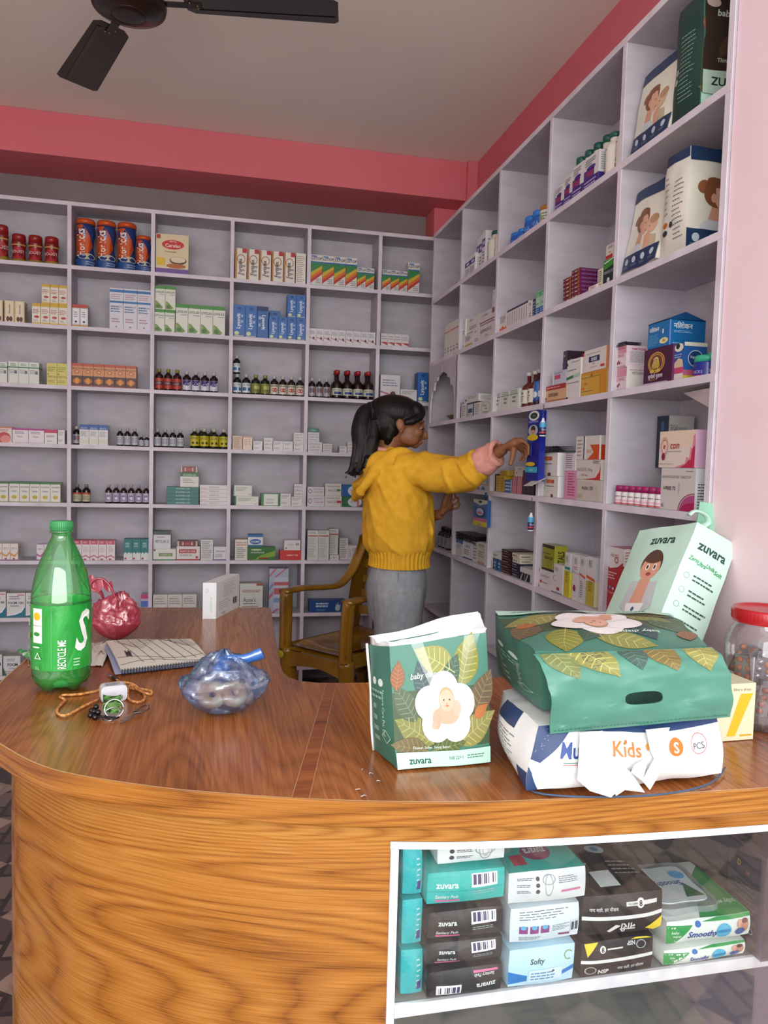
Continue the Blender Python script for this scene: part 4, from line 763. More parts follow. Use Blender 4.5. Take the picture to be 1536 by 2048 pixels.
'nilo':dict(b='#176aa8',n='dispenser_box',cat='box',top='#0f4f84',f=[('t','निलोकन',.3,.74,.16,'#d8e0e4',{'mw':.46,'bold':.03}),('l',.05,.08,.55,.55,7,'#5c9cd0'),('e',.78,.22,.2,.12,'#d8d0a0'),('e',.78,.22,.06,.05,'#b08a3a'),('e',.74,.6,.04,.1,'#c8d8d0')],s=[('t','निलोकन',.38,.78,.2,'#d8e0e4',{'mw':.55,'bold':.03}),('l',.12,.5,.7,.6,2,'#9cc4e4'),('l',.1,.06,.4,.12,1,'#9cc4e4'),('r',0,0,.04,1,'#6a8ac8')]),
'vbox':dict(b='#255a9c',n='balm_box',cat='box',f=[('r',0,0,1,.3,'#d8d2cc'),('r',0,.2,1,.36,'#c0466e'),('p',[(0,.36),(1,.36),(.9,.55),(.5,.6),(.1,.5)],'#cdbba0'),('e',.5,.88,.46,.11,'#e0ded2'),('e',.4,.92,.2,.08,'#1c2c24'),('l',.1,.6,.9,.72,2,'#9ab8dc')],s=[('r',0,0,1,.14,'#cdb23a'),('r',0,.14,1,.28,'#b85a78'),('r',0,.9,1,1,'#d4d4c8'),('e',.5,.58,.32,.2,'#1c3c6c'),('o',.5,.58,.34,.22,'#b0c4dc',{'th':.1}),('t','VapoRub',.5,.62,.07,'#dfe6ee',{'mw':.5})]),
'vick':dict(k='jar',n='balm_jar',b='#1a2a8c',cap='#35b08a',lh=.3,lr=.98,cat='balm jar',f=[('e',.25,.75,.14,.2,'#d8c8a8'),('t','VICKS',.55,.35,.2,'#c8b0d8',{'mw':.4}),('l',.1,.05,.8,.2,1,'#b04a5a')]),
'whi':dict(b='#cfcdc9',f=[('p',[(.02,.05),(.12,.5),(.22,.05)],'#2a70b0'),('p',[(.26,.05),(.38,.5),(.5,.05)],'#2a70b0'),('p',[(.56,.05),(.7,.5),(.84,.05)],'#2a70b0'),('r',0,.62,1,.7,'#b08a60'),('t','NOVA',.5,.85,.14,'#5a6470',{'mw':.7})]),
'whi2':dict(b='#b9bfc8',f=[('t','coxxxne',.5,.5,.5,'#1e3a54',{'mw':.86,'bold':.04})]),
'tdk':dict(b='#c6c6c6',f=[('r',0,0,1,.5,'#24484c'),('l',.2,.6,.8,.9,1,gl2)]),
'pkw2':dict(b='#cbb8bc',f=[('t','AVA',.6,.6,.3,'#8a8490',{}),('r',0,0,1,.15,'#a8848c')]),
'mdk':dict(b='#3a1620',f=[('e',.4,.7,.25,.1,'#8a5060'),('e',.5,.35,.25,.12,'#c88a9a'),('r',.85,0,1,1,'#cfc8c8')]),
'ybx':dict(b='#c9a21a',f=[('l',.15,.1,.85,.9,5,'#8a7420')]),
'bbx':dict(b='#2a68a8',f=[('l',.1,.1,.9,.9,3,'#bcd0e4'),('r',.9,0,1,1,'#c8d4e0')]),
'rwb':dict(b='#b82a4c',f=[('r',.14,0,.22,1,'#dccfd4'),('r',.38,0,.46,1,'#dccfd4'),('r',.62,0,.7,1,'#dccfd4'),('r',.86,0,.94,1,'#dccfd4'),('r',.5,.4,.6,.7,'#8a1c34')]),
'dpb':dict(b='#2a1c30',f=[('r',.2,.05,.26,.95,'#6a5a70'),('r',.5,.05,.56,.95,'#7a6a80'),('r',.8,.05,.86,.95,'#6a5a70'),('l',.0,.4,1,.6,2,'#5a3a6a')]),
'wtag':dict(b='#d4d2ce',f=[('l',.3,.5,.95,.9,2,gl2),('r',.08,.3,.2,.55,'#5a5a64')]),
'sara':dict(b='#d6d2cc',f=[('r',.1,.66,.7,.84,'#d07048'),('t','B3',.62,.75,.14,'#33303a',{'mw':.3}),('l',.12,.48,.9,.56,1,'#5a4a50'),('r',.5,0,.66,.14,'#6a4028')],s=[('r',0,0,1,1,'#e6e6ea'),('t','SARAZ',.5,.5,.5,'#d0603a',{'rot':90,'mw':.7})]),
'sarb':dict(b='#d6d2cc',f=[('l',.2,.86,.85,.93,1,'#8a3a34'),('l',.15,.4,.8,.7,6,'#a8a4a4'),('l',.15,.1,.9,.22,2,gl2),('e',.16,.14,.04,.05,'#22222c')],s=[('l',.15,.1,.9,.9,6,gl2)]),
'pnk':dict(b='#c78cae',f=[('l',.3,.1,.9,.95,9,'#a83468')],top='#3c4470'),
'gry':dict(b='#cfccd2',f=[('l',.15,.1,.9,.92,8,'#7a7a84'),('r',.0,.9,1,1,'#3c4c4c')]),
'aci':dict(b='#c8c0bc',f=[('p',[(0,.96),(.6,.92),(.85,.7),(.92,.3),(.92,0),(0,0)],'#bdb5b0'),('t','Aciloc 150',.45,.62,.18,'#2a2a30',{'mw':.58,'bold':.03}),('l',.03,.1,.32,.3,4,'#9a8878')],s=[('r',0,0,1,1,'#e4e0d6')]),
'indo':dict(b='#cfc9c6',f=[('p',[(.3,0),(.8,.1),(.95,.4),(1,.8),(1,0)],'#b82228'),('p',[(.0,.04),(.3,.05),(.75,.15),(.9,.45),(.96,.9),(.96,1),(0,1)],'#cbc5c2'),('t','INDEXETIL 50mg',.35,.5,.16,'#8a7c7c',{'mw':.66,'bold':.02}),('t','DEXTI 50mg',.35,.22,.09,'#4a3c3c',{'mw':.6}),('l',.7,.8,.98,.96,2,'#4a4a54')],s=[('r',0,0,1,1,'#e4e0da')]),
'trio':dict(b='#cfcac8',f=[('l',.06,.1,.3,.9,5,'#9a928e'),('r',.34,0,.4,1,'#1f4c50'),('p',[(1,.0),(1,.62),(.62,.62),(.78,.3),(.52,0)],'#c04a1c'),('r',.4,.0,.46,1,'#e2e6ea'),('t','NOS',.6,.35,.16,'#d08a6a',{'mw':.2})],s=[('r',0,0,1,.62,'#b84018'),('r',.0,0,.2,1,'#e4ded6')]),
'whb':dict(b='#c9c5c0',f=[('l',.05,.6,.9,.9,3,'#5a5a5e'),('r',.05,.36,.9,.54,'#4a524e'),('t','1600 S',.6,.25,.08,'#a03a34',{'mw':.4})],s=[('r',0,0,1,1,'#dde0de'),('r',.3,.82,.8,.94,'#6a7a74')]),
'vial':dict(k='bottle',n='medicine_vial',b='#d9d3d3',cap='#94185c',lc='#dcd6d8',ch=.32,sh=.62,neck=.85,cr=.98,lab=(.04,.6),cat='medicine vial',f=[('r',0,.0,1,.12,'#c04a54'),('l',.2,.6,.9,.8,1,'#6a5a74'),('r',.0,.25,1,.42,'#d8a8b8')]),
'ifree':dict(b='#c8c2c0',f=[('e',1.0,.0,.42,.38,'#a8487c',{'a0':90,'a1':180}),('o',1.0,.0,.46,.42,'#8a2a50',{'th':.05,'a0':90,'a1':180}),('e',1.0,.0,.40,.2,'#a01450',{'a0':90,'a1':180}),('t','I-FREE 72',.27,.52,.09,'#22222c',{'mw':.44,'bold':.02}),('t','LEVONORGESTREL TABLETS IP',.46,.79,.06,'#6a6468',{'mw':.86}),('l',.74,.9,.98,.95,1,gl2),('l',.05,.05,.14,.14,2,'#2a2a30'),('r',.55,.4,.57,.66,'#a8a0a6')],s=[('r',0,0,1,1,'#e0e2e6'),('l',.15,.06,.95,.66,9,'#5c5c66'),('l',.5,.88,.95,.93,1,gl2)]),
'econ':dict(b='#dcc8b4',top='#d0b090',f=[('r',0,0,1,.55,'#d8ccc2'),('p',[(1,0),(.45,0),(.6,.06),(.75,.12),(.78,.3),(.85,.25),(.88,.55),(.92,.5),(.95,.85),(1,.9)],'#cf8496'),('p',[(1,0),(.6,0),(.78,.1),(.84,.2),(.9,.22),(.93,.5),(1,.6)],'#b8244c'),('o',.16,.58,.085,.2,'#b8344a',{'th':.1}),('o',.16,.58,.11,.26,'#c86a74',{'th':.06}),('t','e',.16,.6,.17,'#a82038',{'mw':.1,'bold':.02,'shear':.2}),('t','con',.46,.62,.21,'#a82038',{'mw':.36,'shear':.2,'bold':.01}),('l',.27,.42,.72,.46,1,'#7a8a8a'),('e',.15,.3,.05,.1,'#7c1838'),('l',.04,.08,.6,.12,1,'#9a8a8a')],s=[('r',0,0,1,1,'#dfb4d2')]),
'gbq':dict(b='#c8c4c2',n='test_kit_box',cat='test kit box',f=[('r',0,0,1,1,'#0e1c38'),('e',.5,.8,.16,.1,'#2c4c7c'),('p',[(.2,.3),(.5,.7),(.8,.4),(.6,.1),(.4,.1)],'#1c3c6c'),('e',.74,.55,.12,.12,'#5a8ab4')],s=[('t','GB Quik',.2,.78,.11,'#2a2a38',{'mw':.3}),('t','Hepatitis test',.52,.77,.05,'#4a4a54',{'mw':.3}),('t','One Step Rapid Test',.52,.48,.07,'#4a4a54',{'mw':.4})]),
'vt':dict(b='#c8c6b8',f=[('l',.05,.75,.95,.95,1,'#9aa08c'),('l',.05,.3,.9,.6,3,'#8a8f7c'),('r',0,0,1,.1,'#b88a7a')]),
'wbx':dict(b='#cfd0cc',f=[('r',0,0,1,.06,'#8a8f8c'),('l',.05,.2,.6,.8,1,'#9a9a94')]),
'flatc':dict(b='#cfcab8',f=[('l',.1,.2,.4,.8,1,'#4a4a44'),('r',.5,.25,.58,.75,'#4a4a44')],s=[('l',.04,.3,.3,.7,1,'#33332e'),('r',.5,.25,.58,.75,'#3a3a34'),('l',.7,.5,.96,.8,1,'#44443e')]),
'nav2':dict(b='#1d1f33',f=[('l',.05,.5,.95,.8,1,'#a8a8b8'),('l',.05,.1,.95,.3,1,'#8a8aa0')]),
'mar2':dict(b='#2c1018',f=[('l',.05,.55,.95,.85,1,'#b89a94'),('l',.05,.1,.95,.4,1,'#8a5a58')]),
'bls':dict(b='#2a5c92',f=[('r',0,0,.25,1,'#14283c'),('l',.3,.2,.9,.8,2,'#a8c4dc')]),
'wbk':dict(b='#c8c8ca',f=[('r',0,0,1,.6,'#22242c'),('p',[(.1,0),(.5,.55),(.6,.5),(.25,0)],'#c8c8ca')]),
'golv':dict(b='#8a8a22',top='#9a9a6a',f=[('r',0,.88,1,1,'#16141a'),('r',0,0,1,.08,'#16141a'),('t','INGUV-D3',.55,.5,.12,'#26260e',{'mw':.66,'bold':.02}),('l',.1,.62,.85,.7,1,'#5a5a14')],s=[('r',0,0,1,1,'#9a9c2c'),('t','SOTALS',.5,.45,.5,'#2c2c10',{'rot':90,'mw':.7,'bold':.03})]),
'wrb':dict(b='#cfcaca',f=[('p',[(0,0),(.2,0),(.1,.3),(.12,.7),(.18,1),(0,1)],'#a81c28'),('l',.25,.6,.9,.72,2,'#7a7480'),('e',.28,.34,.08,.08,'#a82a38'),('l',.4,.28,.8,.36,1,'#8a3a44')]),
'geo':dict(b='#cfccd0',f=[('t','GEO',.4,.82,.3,'#33303a',{'rot':270,'mw':.16}),('o',.3,.5,.2,.1,'#b83a4a',{'th':.15,'a0':60,'a1':300}),('e',.6,.16,.14,.06,'#a8283c'),('r',0,.0,1,.04,'#5c6c88')],s=[('r',0,0,1,1,'#e2e2d8')]),
'gly':dict(b='#cfccd0',f=[('r',0,.62,1,.68,'#2c8488'),('r',0,.0,1,.6,'#c2ae2c'),('t','GEO',.4,.86,.4,'#33303a',{'rot':270,'mw':.14}),('t','XT45',.45,.45,.4,'#5a5a14',{'rot':90,'mw':.24})],s=[('r',0,0,1,.56,'#e2da3c'),('r',0,.56,1,.63,'#b8c4b8')]),
'glo':dict(b='#cfccd0',f=[('p',[(0,.58),(1,.52),(1,.57),(0,.63)],'#c8582c'),('r',0,0,1,.5,'#cfcad0'),('t','GEO',.45,.86,.4,'#33303a',{'rot':270,'mw':.14}),('l',.2,.1,.7,.48,8,'#8a8694')]),
'glr':dict(b='#cfccd0',f=[('l',.1,.66,.9,.74,2,'#b05a64'),('t','GEO',.45,.86,.4,'#33303a',{'rot':270,'mw':.14}),('e',.4,.26,.24,.07,'#8a1c34'),('p',[(0,.62),(1,.58),(1,.6),(0,.64)],'#8aa0c0')]),
'glz':dict(b='#cfccd0',f=[('p',[(0,.56),(1,.5),(1,.56),(0,.62)],'#c8582c'),('r',0,0,1,.5,'#b8a63c'),('t','GEO',.45,.86,.4,'#33303a',{'rot':270,'mw':.14}),('t','XT20',.5,.4,.4,'#5a5224',{'rot':90,'mw':.22})],s=[('r',0,0,1,.5,'#e2deb0')]),
'neur':dict(b='#a81820',top='#b06a74',f=[('p',[(0,1),(1,1),(1,.8),(.75,.72),(.4,.68),(0,.76)],'#d4d0d0'),('t','NEURO',.6,.88,.05,'#8a2a34',{'mw':.4}),('l',.05,.86,.3,.96,3,'#b83a40',.3),('l',.05,.52,.8,.64,3,'#e0b8b8'),('e',.12,.42,.05,.02,'#5a90c8'),('e',.28,.41,.05,.02,'#d8b070'),('e',.44,.4,.05,.02,'#5a90c8'),('e',.6,.39,.05,.02,'#c8d0e0'),('t','Vitamin E Capsules',.4,.33,.035,'#e0c0c0',{'mw':.7}),('o',.72,.82,.09,.045,'#b02a34',{'th':.3})],s=[('p',[(0,1),(1,1),(1,.68),(.5,.68),(0,.75)],'#d8d4d4'),('t','NEUROFORTE',.5,.92,.06,'#3a4a7a',{'mw':.5,'bold':.02}),('l',.05,.8,.24,.97,4,'#b83a40',.3),('r',.05,0,1,.6,'#c8ccce')]),
'dbot':dict(k='bottle',b='#0c0a0a',cap='#17161a',lc='#8a8c90',ch=.15,f=[('l',.2,.2,.8,.9,3,'#44464a')]),
})
BX=XRF
# top row: nutrition drinks, cream jars, tins
R(1,929.5,949,2,(940,512),'pedic','small white and purple nutrition boxes')
R(1,952,962,2,(955,478),'pedic','tall slim white and purple nutrition boxes',sb=.03)
R(1,963.2,969,1,(965,464.5),'pedic','tallest slim nutrition box beside green capped bottles',sb=.012)
R(1,969.3,996.5,2,(982,458),'pedib','green capped white nutrition bottles in the far bay',sb=.012)
R(1,1011,1031,1,(1020,467),'bluej','wide low blue jar on the top row')
R(1,1031.3,1040,1,(1036,458),'bluej','smallest blue jar of the top row')
R(1,1040.3,1057,1,(1049,434),'bluej','tall blue jar right of the smallest one')
R(1,1057.3,1071.4,1,(1064,422.5),'bluej','tall blue jar beside the gold lidded tin')
R(1,1071.6,1087.8,1,(1080,412),'goldj','white tin with gold lid and green print')
R(1,1088.2,1096.5,1,(1093,399.5),'brj','grey tin with brown lid against the divider',sb=.03)
R(1,1110,1126,1,(1118,372),'promo','purple based nutrition box farthest left',sb=.01,d=.05)
R(1,1127.4,1143,1,(1136,352),'promo','purple based nutrition box second from the left',sb=.01,d=.05)
R(1,1144,1165,1,(1155,330),'promo','purple based nutrition box before the third green cap',sb=.01,d=.05)
R(1,1167,1196,1,(1180,312),'promo','widest purple based nutrition box of its row',sb=.01,d=.06)
R(1,1136,1205,4,(1186,283),'pedib','white nutrition bottles with green caps behind purple based boxes',sb=.075)
R(1,1201,1243,2,(1222,258),'pedib','white nutrition bottles with green caps at the near end',sb=.012)
# second row
R(2,888,917,5,(890,652),'wline','tall cream cartons with thin orange line',sb=.012)
z=R(2,920.5,928.5,1,(924,677),'wsm','low white box beside yellow based carton')
R(2,920.7,930,1,(925,640),'wsm','white box on top of a low white one',zb=z)
z=R(2,929,944.5,1,(937,668),'ylb','white carton with yellow base')
z2=R(2,945,959,1,(952,658),'wsm','white carton between yellow based carton and large boxes')
R(2,931,958,1,(945,634),'wsm','wide white box laid across two cartons',zb=max(z,z2)+.001,sb=.02)
z=R(2,959.5,989.5,1,(975,642),'eupt','large white box with orange base line, lower of two')
z=R(2,959.7,989.3,1,(975,620),'eupt2','large white box with maroon line, upper of two',zb=z)
R(2,984,989.3,1,(987,580),'wsm','slim white carton standing on the large white boxes',zb=z)
R(2,998,1012.5,1,(1005,629),'orgb','white carton with orange flame base')
R(2,1013,1055,9,(1034,612),'thin','thin white cartons with navy tops',gap=.001)
R(2,1055.3,1063.5,1,(1060,602),'wsm','white carton ending the row of thin cartons')
R(2,1064,1070,1,(1067,598.5),'navy','narrow navy carton beside green and blue ones')
R(2,1070.5,1088.7,2,(1080,581.5),'gb','green and blue cartons by the divider')
z=None
nm=['lowest','second lowest','third lowest','fourth from bottom','third from top','second from top','topmost']
hs=[(1151,595.5-8.5*(i+1)) for i in range(7)]
for i in range(7): z=R(2,1143.2,1159.5,1,(1159,591-8.05*(i+1)),'mar','%s maroon carton of the taller stack'%nm[i],zb=z,d=.13)
z=None
for i in range(6): z=R(2,1126,1142.8,1,(1142.5,599.5-8*(i+1)),'mar','%s maroon carton of the shorter stack'%(nm[i] if i<5 else 'topmost'),zb=z,d=.13)
R(2,1176.5,1192.5,1,(1184,571.5),'crf','low cream box with red lettering',sb=.008,d=.06)
R(2,1194,1205,1,(1200,538),'crm','cream carton left of the dark green box')
z=R(2,1205.5,1228,1,(1217,518),'dkg','dark green box with bright green band',d=.05)
R(2,1211,1228,1,(1220,488),'wrd','white carton with red block on the dark green box',zb=z,d=.05)
# third row
R(3,914.5,921.5,1,(918,806),'dpur','narrow dark purple carton beside the niche')
R(3,922,932.8,1,(927,808),'wlt','cream white carton beside the dark purple one')
z=R(3,933,947,1,(940,806),'blfr','white carton with dark blue frame')
R(3,947.5,959.5,1,(954,805),'wlt','cream carton between framed blue and green printed ones')
R(3,928,957,1,(943,790),'wtag','white box lying across the low cartons',zb=z+.001)
R(3,960,982,1,(971,801),'grt','cream box with green printed name')
R(3,986,1037,3,(1028,778),'wgl','white cartons with dark green line')
R(3,1037.5,1061.5,2,(1050,743.5),'brbt','tall brown glass bottles with silver caps')
R(3,1062,1080.5,2,(1071,738),'bblb','dark bottles with blue labels')
z=R(3,1089.5,1130,1,(1110,770),'disf','tan box with red top band')
R(3,1105.5,1130.5,1,(1118,741.5),'bpk','pale blue box with pink block on the tan box',zb=z,d=.05)
R(3,1092,1103,1,(1097,705),'beb','cream and blue carton behind the tan box',sb=.09,d=.06)
R(3,1104,1133,1,(1118,706),'foil','shiny dark purple foil packet behind tall white carton',zb=z,sb=.07,d=.06)
R(3,1131.5,1159,1,(1145,718.5),'wgr','tall white carton with green label',d=.06)
z=R(3,1159.5,1213,1,(1186,742),'ylwp','amber plastic wrapped box',d=.05)
R(3,1167,1212,1,(1190,697),'sinx','white box with navy name plate standing on amber box',zb=z,d=.045)
R(3,1161,1166.5,1,(1164,708),'rdw','narrow red and white carton behind the amber box',sb=.072,d=.06)
z=R(3,1224,1252,1,(1252,733),'pkb2','pink and white box, lower of the pair',d=.075)
R(3,1224.3,1251.7,1,(1252,690),'pkb','pink and white box, upper of the pair',zb=z,d=.075)
z=R(3,1286,1343,1,(1341,688.5),'rose','dark purple box with gold flower emblem',d=.05,gap=.001)
R(3,1295,1337,1,(1337,638.5),'nilo','bright blue box resting on the purple one',zb=z,d=.1,sb=.014)
R(3,1345.5,1366,1,(1366,684),'vbox','blue balm box with white and pink base',d=.06,sb=.02)
R(3,1373,1408.5,1,(1391,710.5),'vick','blue balm jar with teal lid, nearer the box')
R(3,1409.5,1423,1,(1416,704),'vick','blue balm jar with teal lid half hidden by the edge',sb=.03)
# fourth row
R(4,906,925,1,(915,968),'tdk','grey and dark teal box under the sleeve')
R(4,926,944.5,1,(935,964),'pkw2','pale pink box under the sleeve')
z=R(4,945,975.5,1,(960,963),'whi','white box with blue drops')
R(4,948,975,1,(960,951.5),'whi2','grey box with dark wavy lettering on drop box',zb=z)
R(4,976.8,989.5,1,(983,947.5),'mdk','dark maroon and white cartons bundle')
z=R(4,991,1008.5,2,(1000,951),'ybx','yellow cartons in the front pair')
R(4,1000,1014,1,(1007,941),'ybx','yellow box on top of the yellow pair',zb=z)
R(4,1008.8,1023,1,(1016,959.5),'bbx','small blue cartons bundle')
R(4,1023.4,1043.5,2,(1034,953),'rwb','red and white striped carton bundles')
R(4,1044.2,1068.8,3,(1056,941),'dpb','dark purple carton bundles beside open flap box',gap=.001)
z=R(4,1089,1115,1,(1102,952),'sara','white box with orange logo, lower of two',d=.09)
R(4,1078,1114.5,1,(1110,905),'sara','white box with orange logo, upper of two',zb=z,d=.09)
R(4,1070.5,1085,1,(1078,966),'sarb','small white text printed carton below raised flap')
R(4,1070,1077.6,1,(1074,907),'sarb','narrow white carton left of the orange logo boxes',zb=z,sb=.016,d=.08)
z=R(4,1127,1151.5,1,(1140,941.5),'pnk','pink box with navy edge under a grey one',d=.1)
z2=R(4,1127.2,1151,1,(1140,901),'gry','grey white box on the pink one',zb=z,d=.1)
z=R(4,1152.5,1201,1,(1190,960),'aci','pale grey box with dark lettering, bottom of three',d=.03,gap=.001)
z=R(4,1153,1200.5,1,(1190,919),'indo','white box with red swoosh, middle of three',zb=z,d=.03,gap=.001)
R(4,1151,1198,1,(1185,871),'trio','white and orange box, top of three',zb=z,d=.025,gap=.001)
R(4,1126,1146,1,(1146,861),'whb','white box with dark label standing behind the stacks',sb=.135,zb=z,d=.055)
R(4,1225,1318.5,7,(1318,975),'vial','white vials with purple caps',sb=.01,gap=.001)
z=R(4,1319.6,1388,1,(1388,936),'ifree','pale grey tablet box with magenta arc',d=.045,gap=.001)
R(4,1317,1389,1,(1389,859),'econ','peach box with red name and magenta flame',zb=z,d=.045,gap=.001)
R(4,1310,1334,1,(1334,831),'gbq','grey test kit box with navy end',sb=.12,d=.075,zb=z)
# fifth row
R(5,872,893,3,(885,1055),'dbot','dark bottles with grey labels behind the hoodie',sb=.02)
R(5,901.5,910.5,1,(906,1076),'wrd','narrow white and red carton at the far end')
z=R(5,911,925.5,1,(918,1078),'blb','white carton with navy upper band')
R(5,926,944.5,1,(935,1080),'bbot','white and blue carton with pale front')
R(5,945,954.8,1,(950,1083),'wlt','cream carton left of the mustard carton')
R(5,955.5,968.3,1,(962,1084),'vt','mustard text carton beside the divider')
z=R(5,970.6,984.5,1,(978,1122),'vt','pale green carton, lower of the pair'); R(5,970.8,984.3,1,(978,1104),'wbx','pale green white carton, upper of the pair',zb=z)
z=R(5,985,1002,2,(994,1118),'bls','small blue cartons'); R(5,985.2,1002,1,(994,1104),'wbx','white box lying on the small blue cartons',zb=z)
z=None
for i,n_ in enumerate(('lowest','second lowest','third lowest','second from top','topmost')): z=R(5,1003,1022.5,1,(1012.7,1151.5-10.3*(i+1)),'mar2','%s dark maroon carton of five stacked'%n_,zb=z,d=.09)
z=None
for i,n_ in enumerate(('bottom','middle','top')): z=R(5,1023.2,1038.5,1,(1031,1157-10.4*(i+1)),'nav2','%s navy carton of three stacked'%n_,zb=z,d=.1)
z=R(5,1025,1040,1,(1033,1117),'flatc','lower of two long cream cartons',zb=z,d=.14); R(5,1024,1040,1,(1033,1107),'flatc','upper of two long cream cartons',zb=z,d=.14)
z=R(5,1039,1060,2,(1050,1136),'wbk','black and white cartons by the divider')
z=R(5,1073.5,1102,1,(1088,1139),'wrb','white box with red edge'); R(5,1083,1108,1,(1095,1089),'golv','olive and black box standing on a white one',zb=z,d=.045)
R(5,1103,1124,1,(1124,1131),'geo','white carton with red arc and berry',d=.03)
R(5,1127,1138,1,(1132,1104),'gly','white carton with yellow lower half',d=.035)
R(5,1143,1154.5,1,(1149,1108),'glr','slim white carton with dark berry',d=.035)
R(5,1156,1169,1,(1162,1111),'glo','slim white carton with orange line',d=.035)
R(5,1170.5,1187,1,(1180,1113),'glz','slim white carton with orange line and gold base',d=.035)
R(5,1200.5,1242,1,(1242,1097),'neur','large red and white supplement box',d=.1)
# ================= soft packs and bags =================
def soft(W,D,H,base,faces,corners=None,r=.14,bul=(.0,.006,.0),wr=.0015,seed=0,L=.014,rough=.32,bases=None):
    """a plastic pack: unit box with printed faces, refined, puffed and mapped on eight corners"""
    g=G(); bs=bases or {}; b=mat(base,rough)
    e0=.0
    for key,(O,U,V,w,h) in {'front':((0,0,0),(1,0,0),(0,0,1),W,H),'back':((W,D,0),(-1,0,0),(0,0,1),W,H),'left':((0,D,0),(0,-1,0),(0,0,1),D,H),'right':((W,0,0),(0,1,0),(0,0,1),D,H),
        'top':((0,0,H),(1,0,0),(0,1,0),W,D),'bottom':((0,D,0),(1,0,0),(0,-1,0),W,D),'toprev':((W,D,H),(-1,0,0),(0,-1,0),W,D),'frontrev':((W,0,H),(-1,0,0),(0,0,-1),W,H)}.items():
        f=Fc(g,O,U,V,w,h,.00016)
        if key not in ('toprev','frontrev'):
            f.l=0; m=bs.get(key,base); nu=max(2,int(w/L)); nv=max(2,int(h/L)); g.patch(lambda a,c:f.P(a,c),nu,nv,mat(m,rough) if isinstance(m,str) else m,True); f.l=1
        fn=faces.get(key)
        if fn: (fn(f) if callable(fn) else paint(f,fn))
    g.refine(max(.0075,L*.62))
    cs=[Vector(c) for c in corners] if corners else [Vector(c) for c in ((0,0,0),(W,0,0),(W,D,0),(0,D,0),(0,0,H),(W,0,H),(W,D,H),(0,D,H))]
    R0=random.Random(seed); off=Vector((R0.uniform(0,50),R0.uniform(0,50),R0.uniform(0,50)))
    def fn(p):
        a,b_,c=2*p[0]/W-1,2*p[1]/D-1,2*p[2]/H-1
        A,B_,C_=[max(-1,min(1,q)) for q in (a,b_,c)]
        k=lambda y,z:(1-r)+r*math.sqrt(max(.05,1-y*y/2-z*z/2+y*y*z*z/3))
        a2,b2,c2=a*k(B_,C_),b_*k(A,C_),c*k(A,B_)
        sx=lambda y,z:(1-y**2)*(1-z**2)
        a2+=2*bul[0]/W*sx(B_,C_)*A; b2+=2*bul[1]/D*sx(A,C_)*B_; c2+=2*bul[2]/H*sx(A,B_)*C_
        u,v,w=(a2+1)/2,(b2+1)/2,(c2+1)/2
        q=((cs[0]*(1-u)+cs[1]*u)*(1-v)+(cs[3]*(1-u)+cs[2]*u)*v)*(1-w)+((cs[4]*(1-u)+cs[5]*u)*(1-v)+(cs[7]*(1-u)+cs[6]*u)*v)*w
        if wr: q=q+noise.noise_vector((p+off)*24)*wr*.6+noise.noise_vector((p+off)*10)*wr*2.2
        return q
    g.deform(fn); return g
def leaf(f,u,v,ln,wd,rot,c,rib):
    q=subf(f,u,v,ln,rot); n=9
    pts=[(i/n,.5+wd*math.sin(math.pi*(i/n)**.8)/2) for i in range(n+1)]+[(i/n,.5-wd*math.sin(math.pi*(i/n)**.8)/2) for i in range(n-1,0,-1)]
    q.poly(pts,c)
    for i in range(1,8):
        x=i/8
        for s_ in (1,-1):
            e=wd*math.sin(math.pi*min(1,(x+.1))**.8)/2*.85*s_; q.poly([(x,.5),(x+.02,.5),(x+.13,.5+e),(x+.11,.5+e)][::s_],rib)
        q.l-=2
    q.l+=2; q.poly([(0,.49),(1,.497),(1,.503),(0,.51)],rib)
def baby(f,u,v,s,rot=0):
    q=subf(f,u,v,s,rot)
    for a in range(5):
        t=math.radians(90+72*a); q.e_(.5+.27*math.cos(t),.5+.25*math.sin(t),.25,.24,'#f0ecec'); q.ring(.5+.27*math.cos(t),.5+.25*math.sin(t),.25,.24,'#d5cdd2',.03)
        q.l-=1
    q.l+=2
    q.e_(.52,.42,.2,.13,'#d9a78c'); q.e_(.34,.36,.07,.13,'#d4a088'); q.e_(.3,.28,.05,.05,'#dca890'); q.e_(.68,.5,.08,.1,'#dcb09a')
    q.e_(.52,.62,.135,.16,'#c59a74'); q.e_(.52,.6,.125,.145,'#e0b29a'); q.e_(.47,.61,.014,.012,'#4a3a34'); q.e_(.57,.61,.014,.012,'#4a3a34'); q.e_(.52,.56,.014,.01,'#cc907c'); q.e_(.52,.53,.03,.009,'#b8665c')
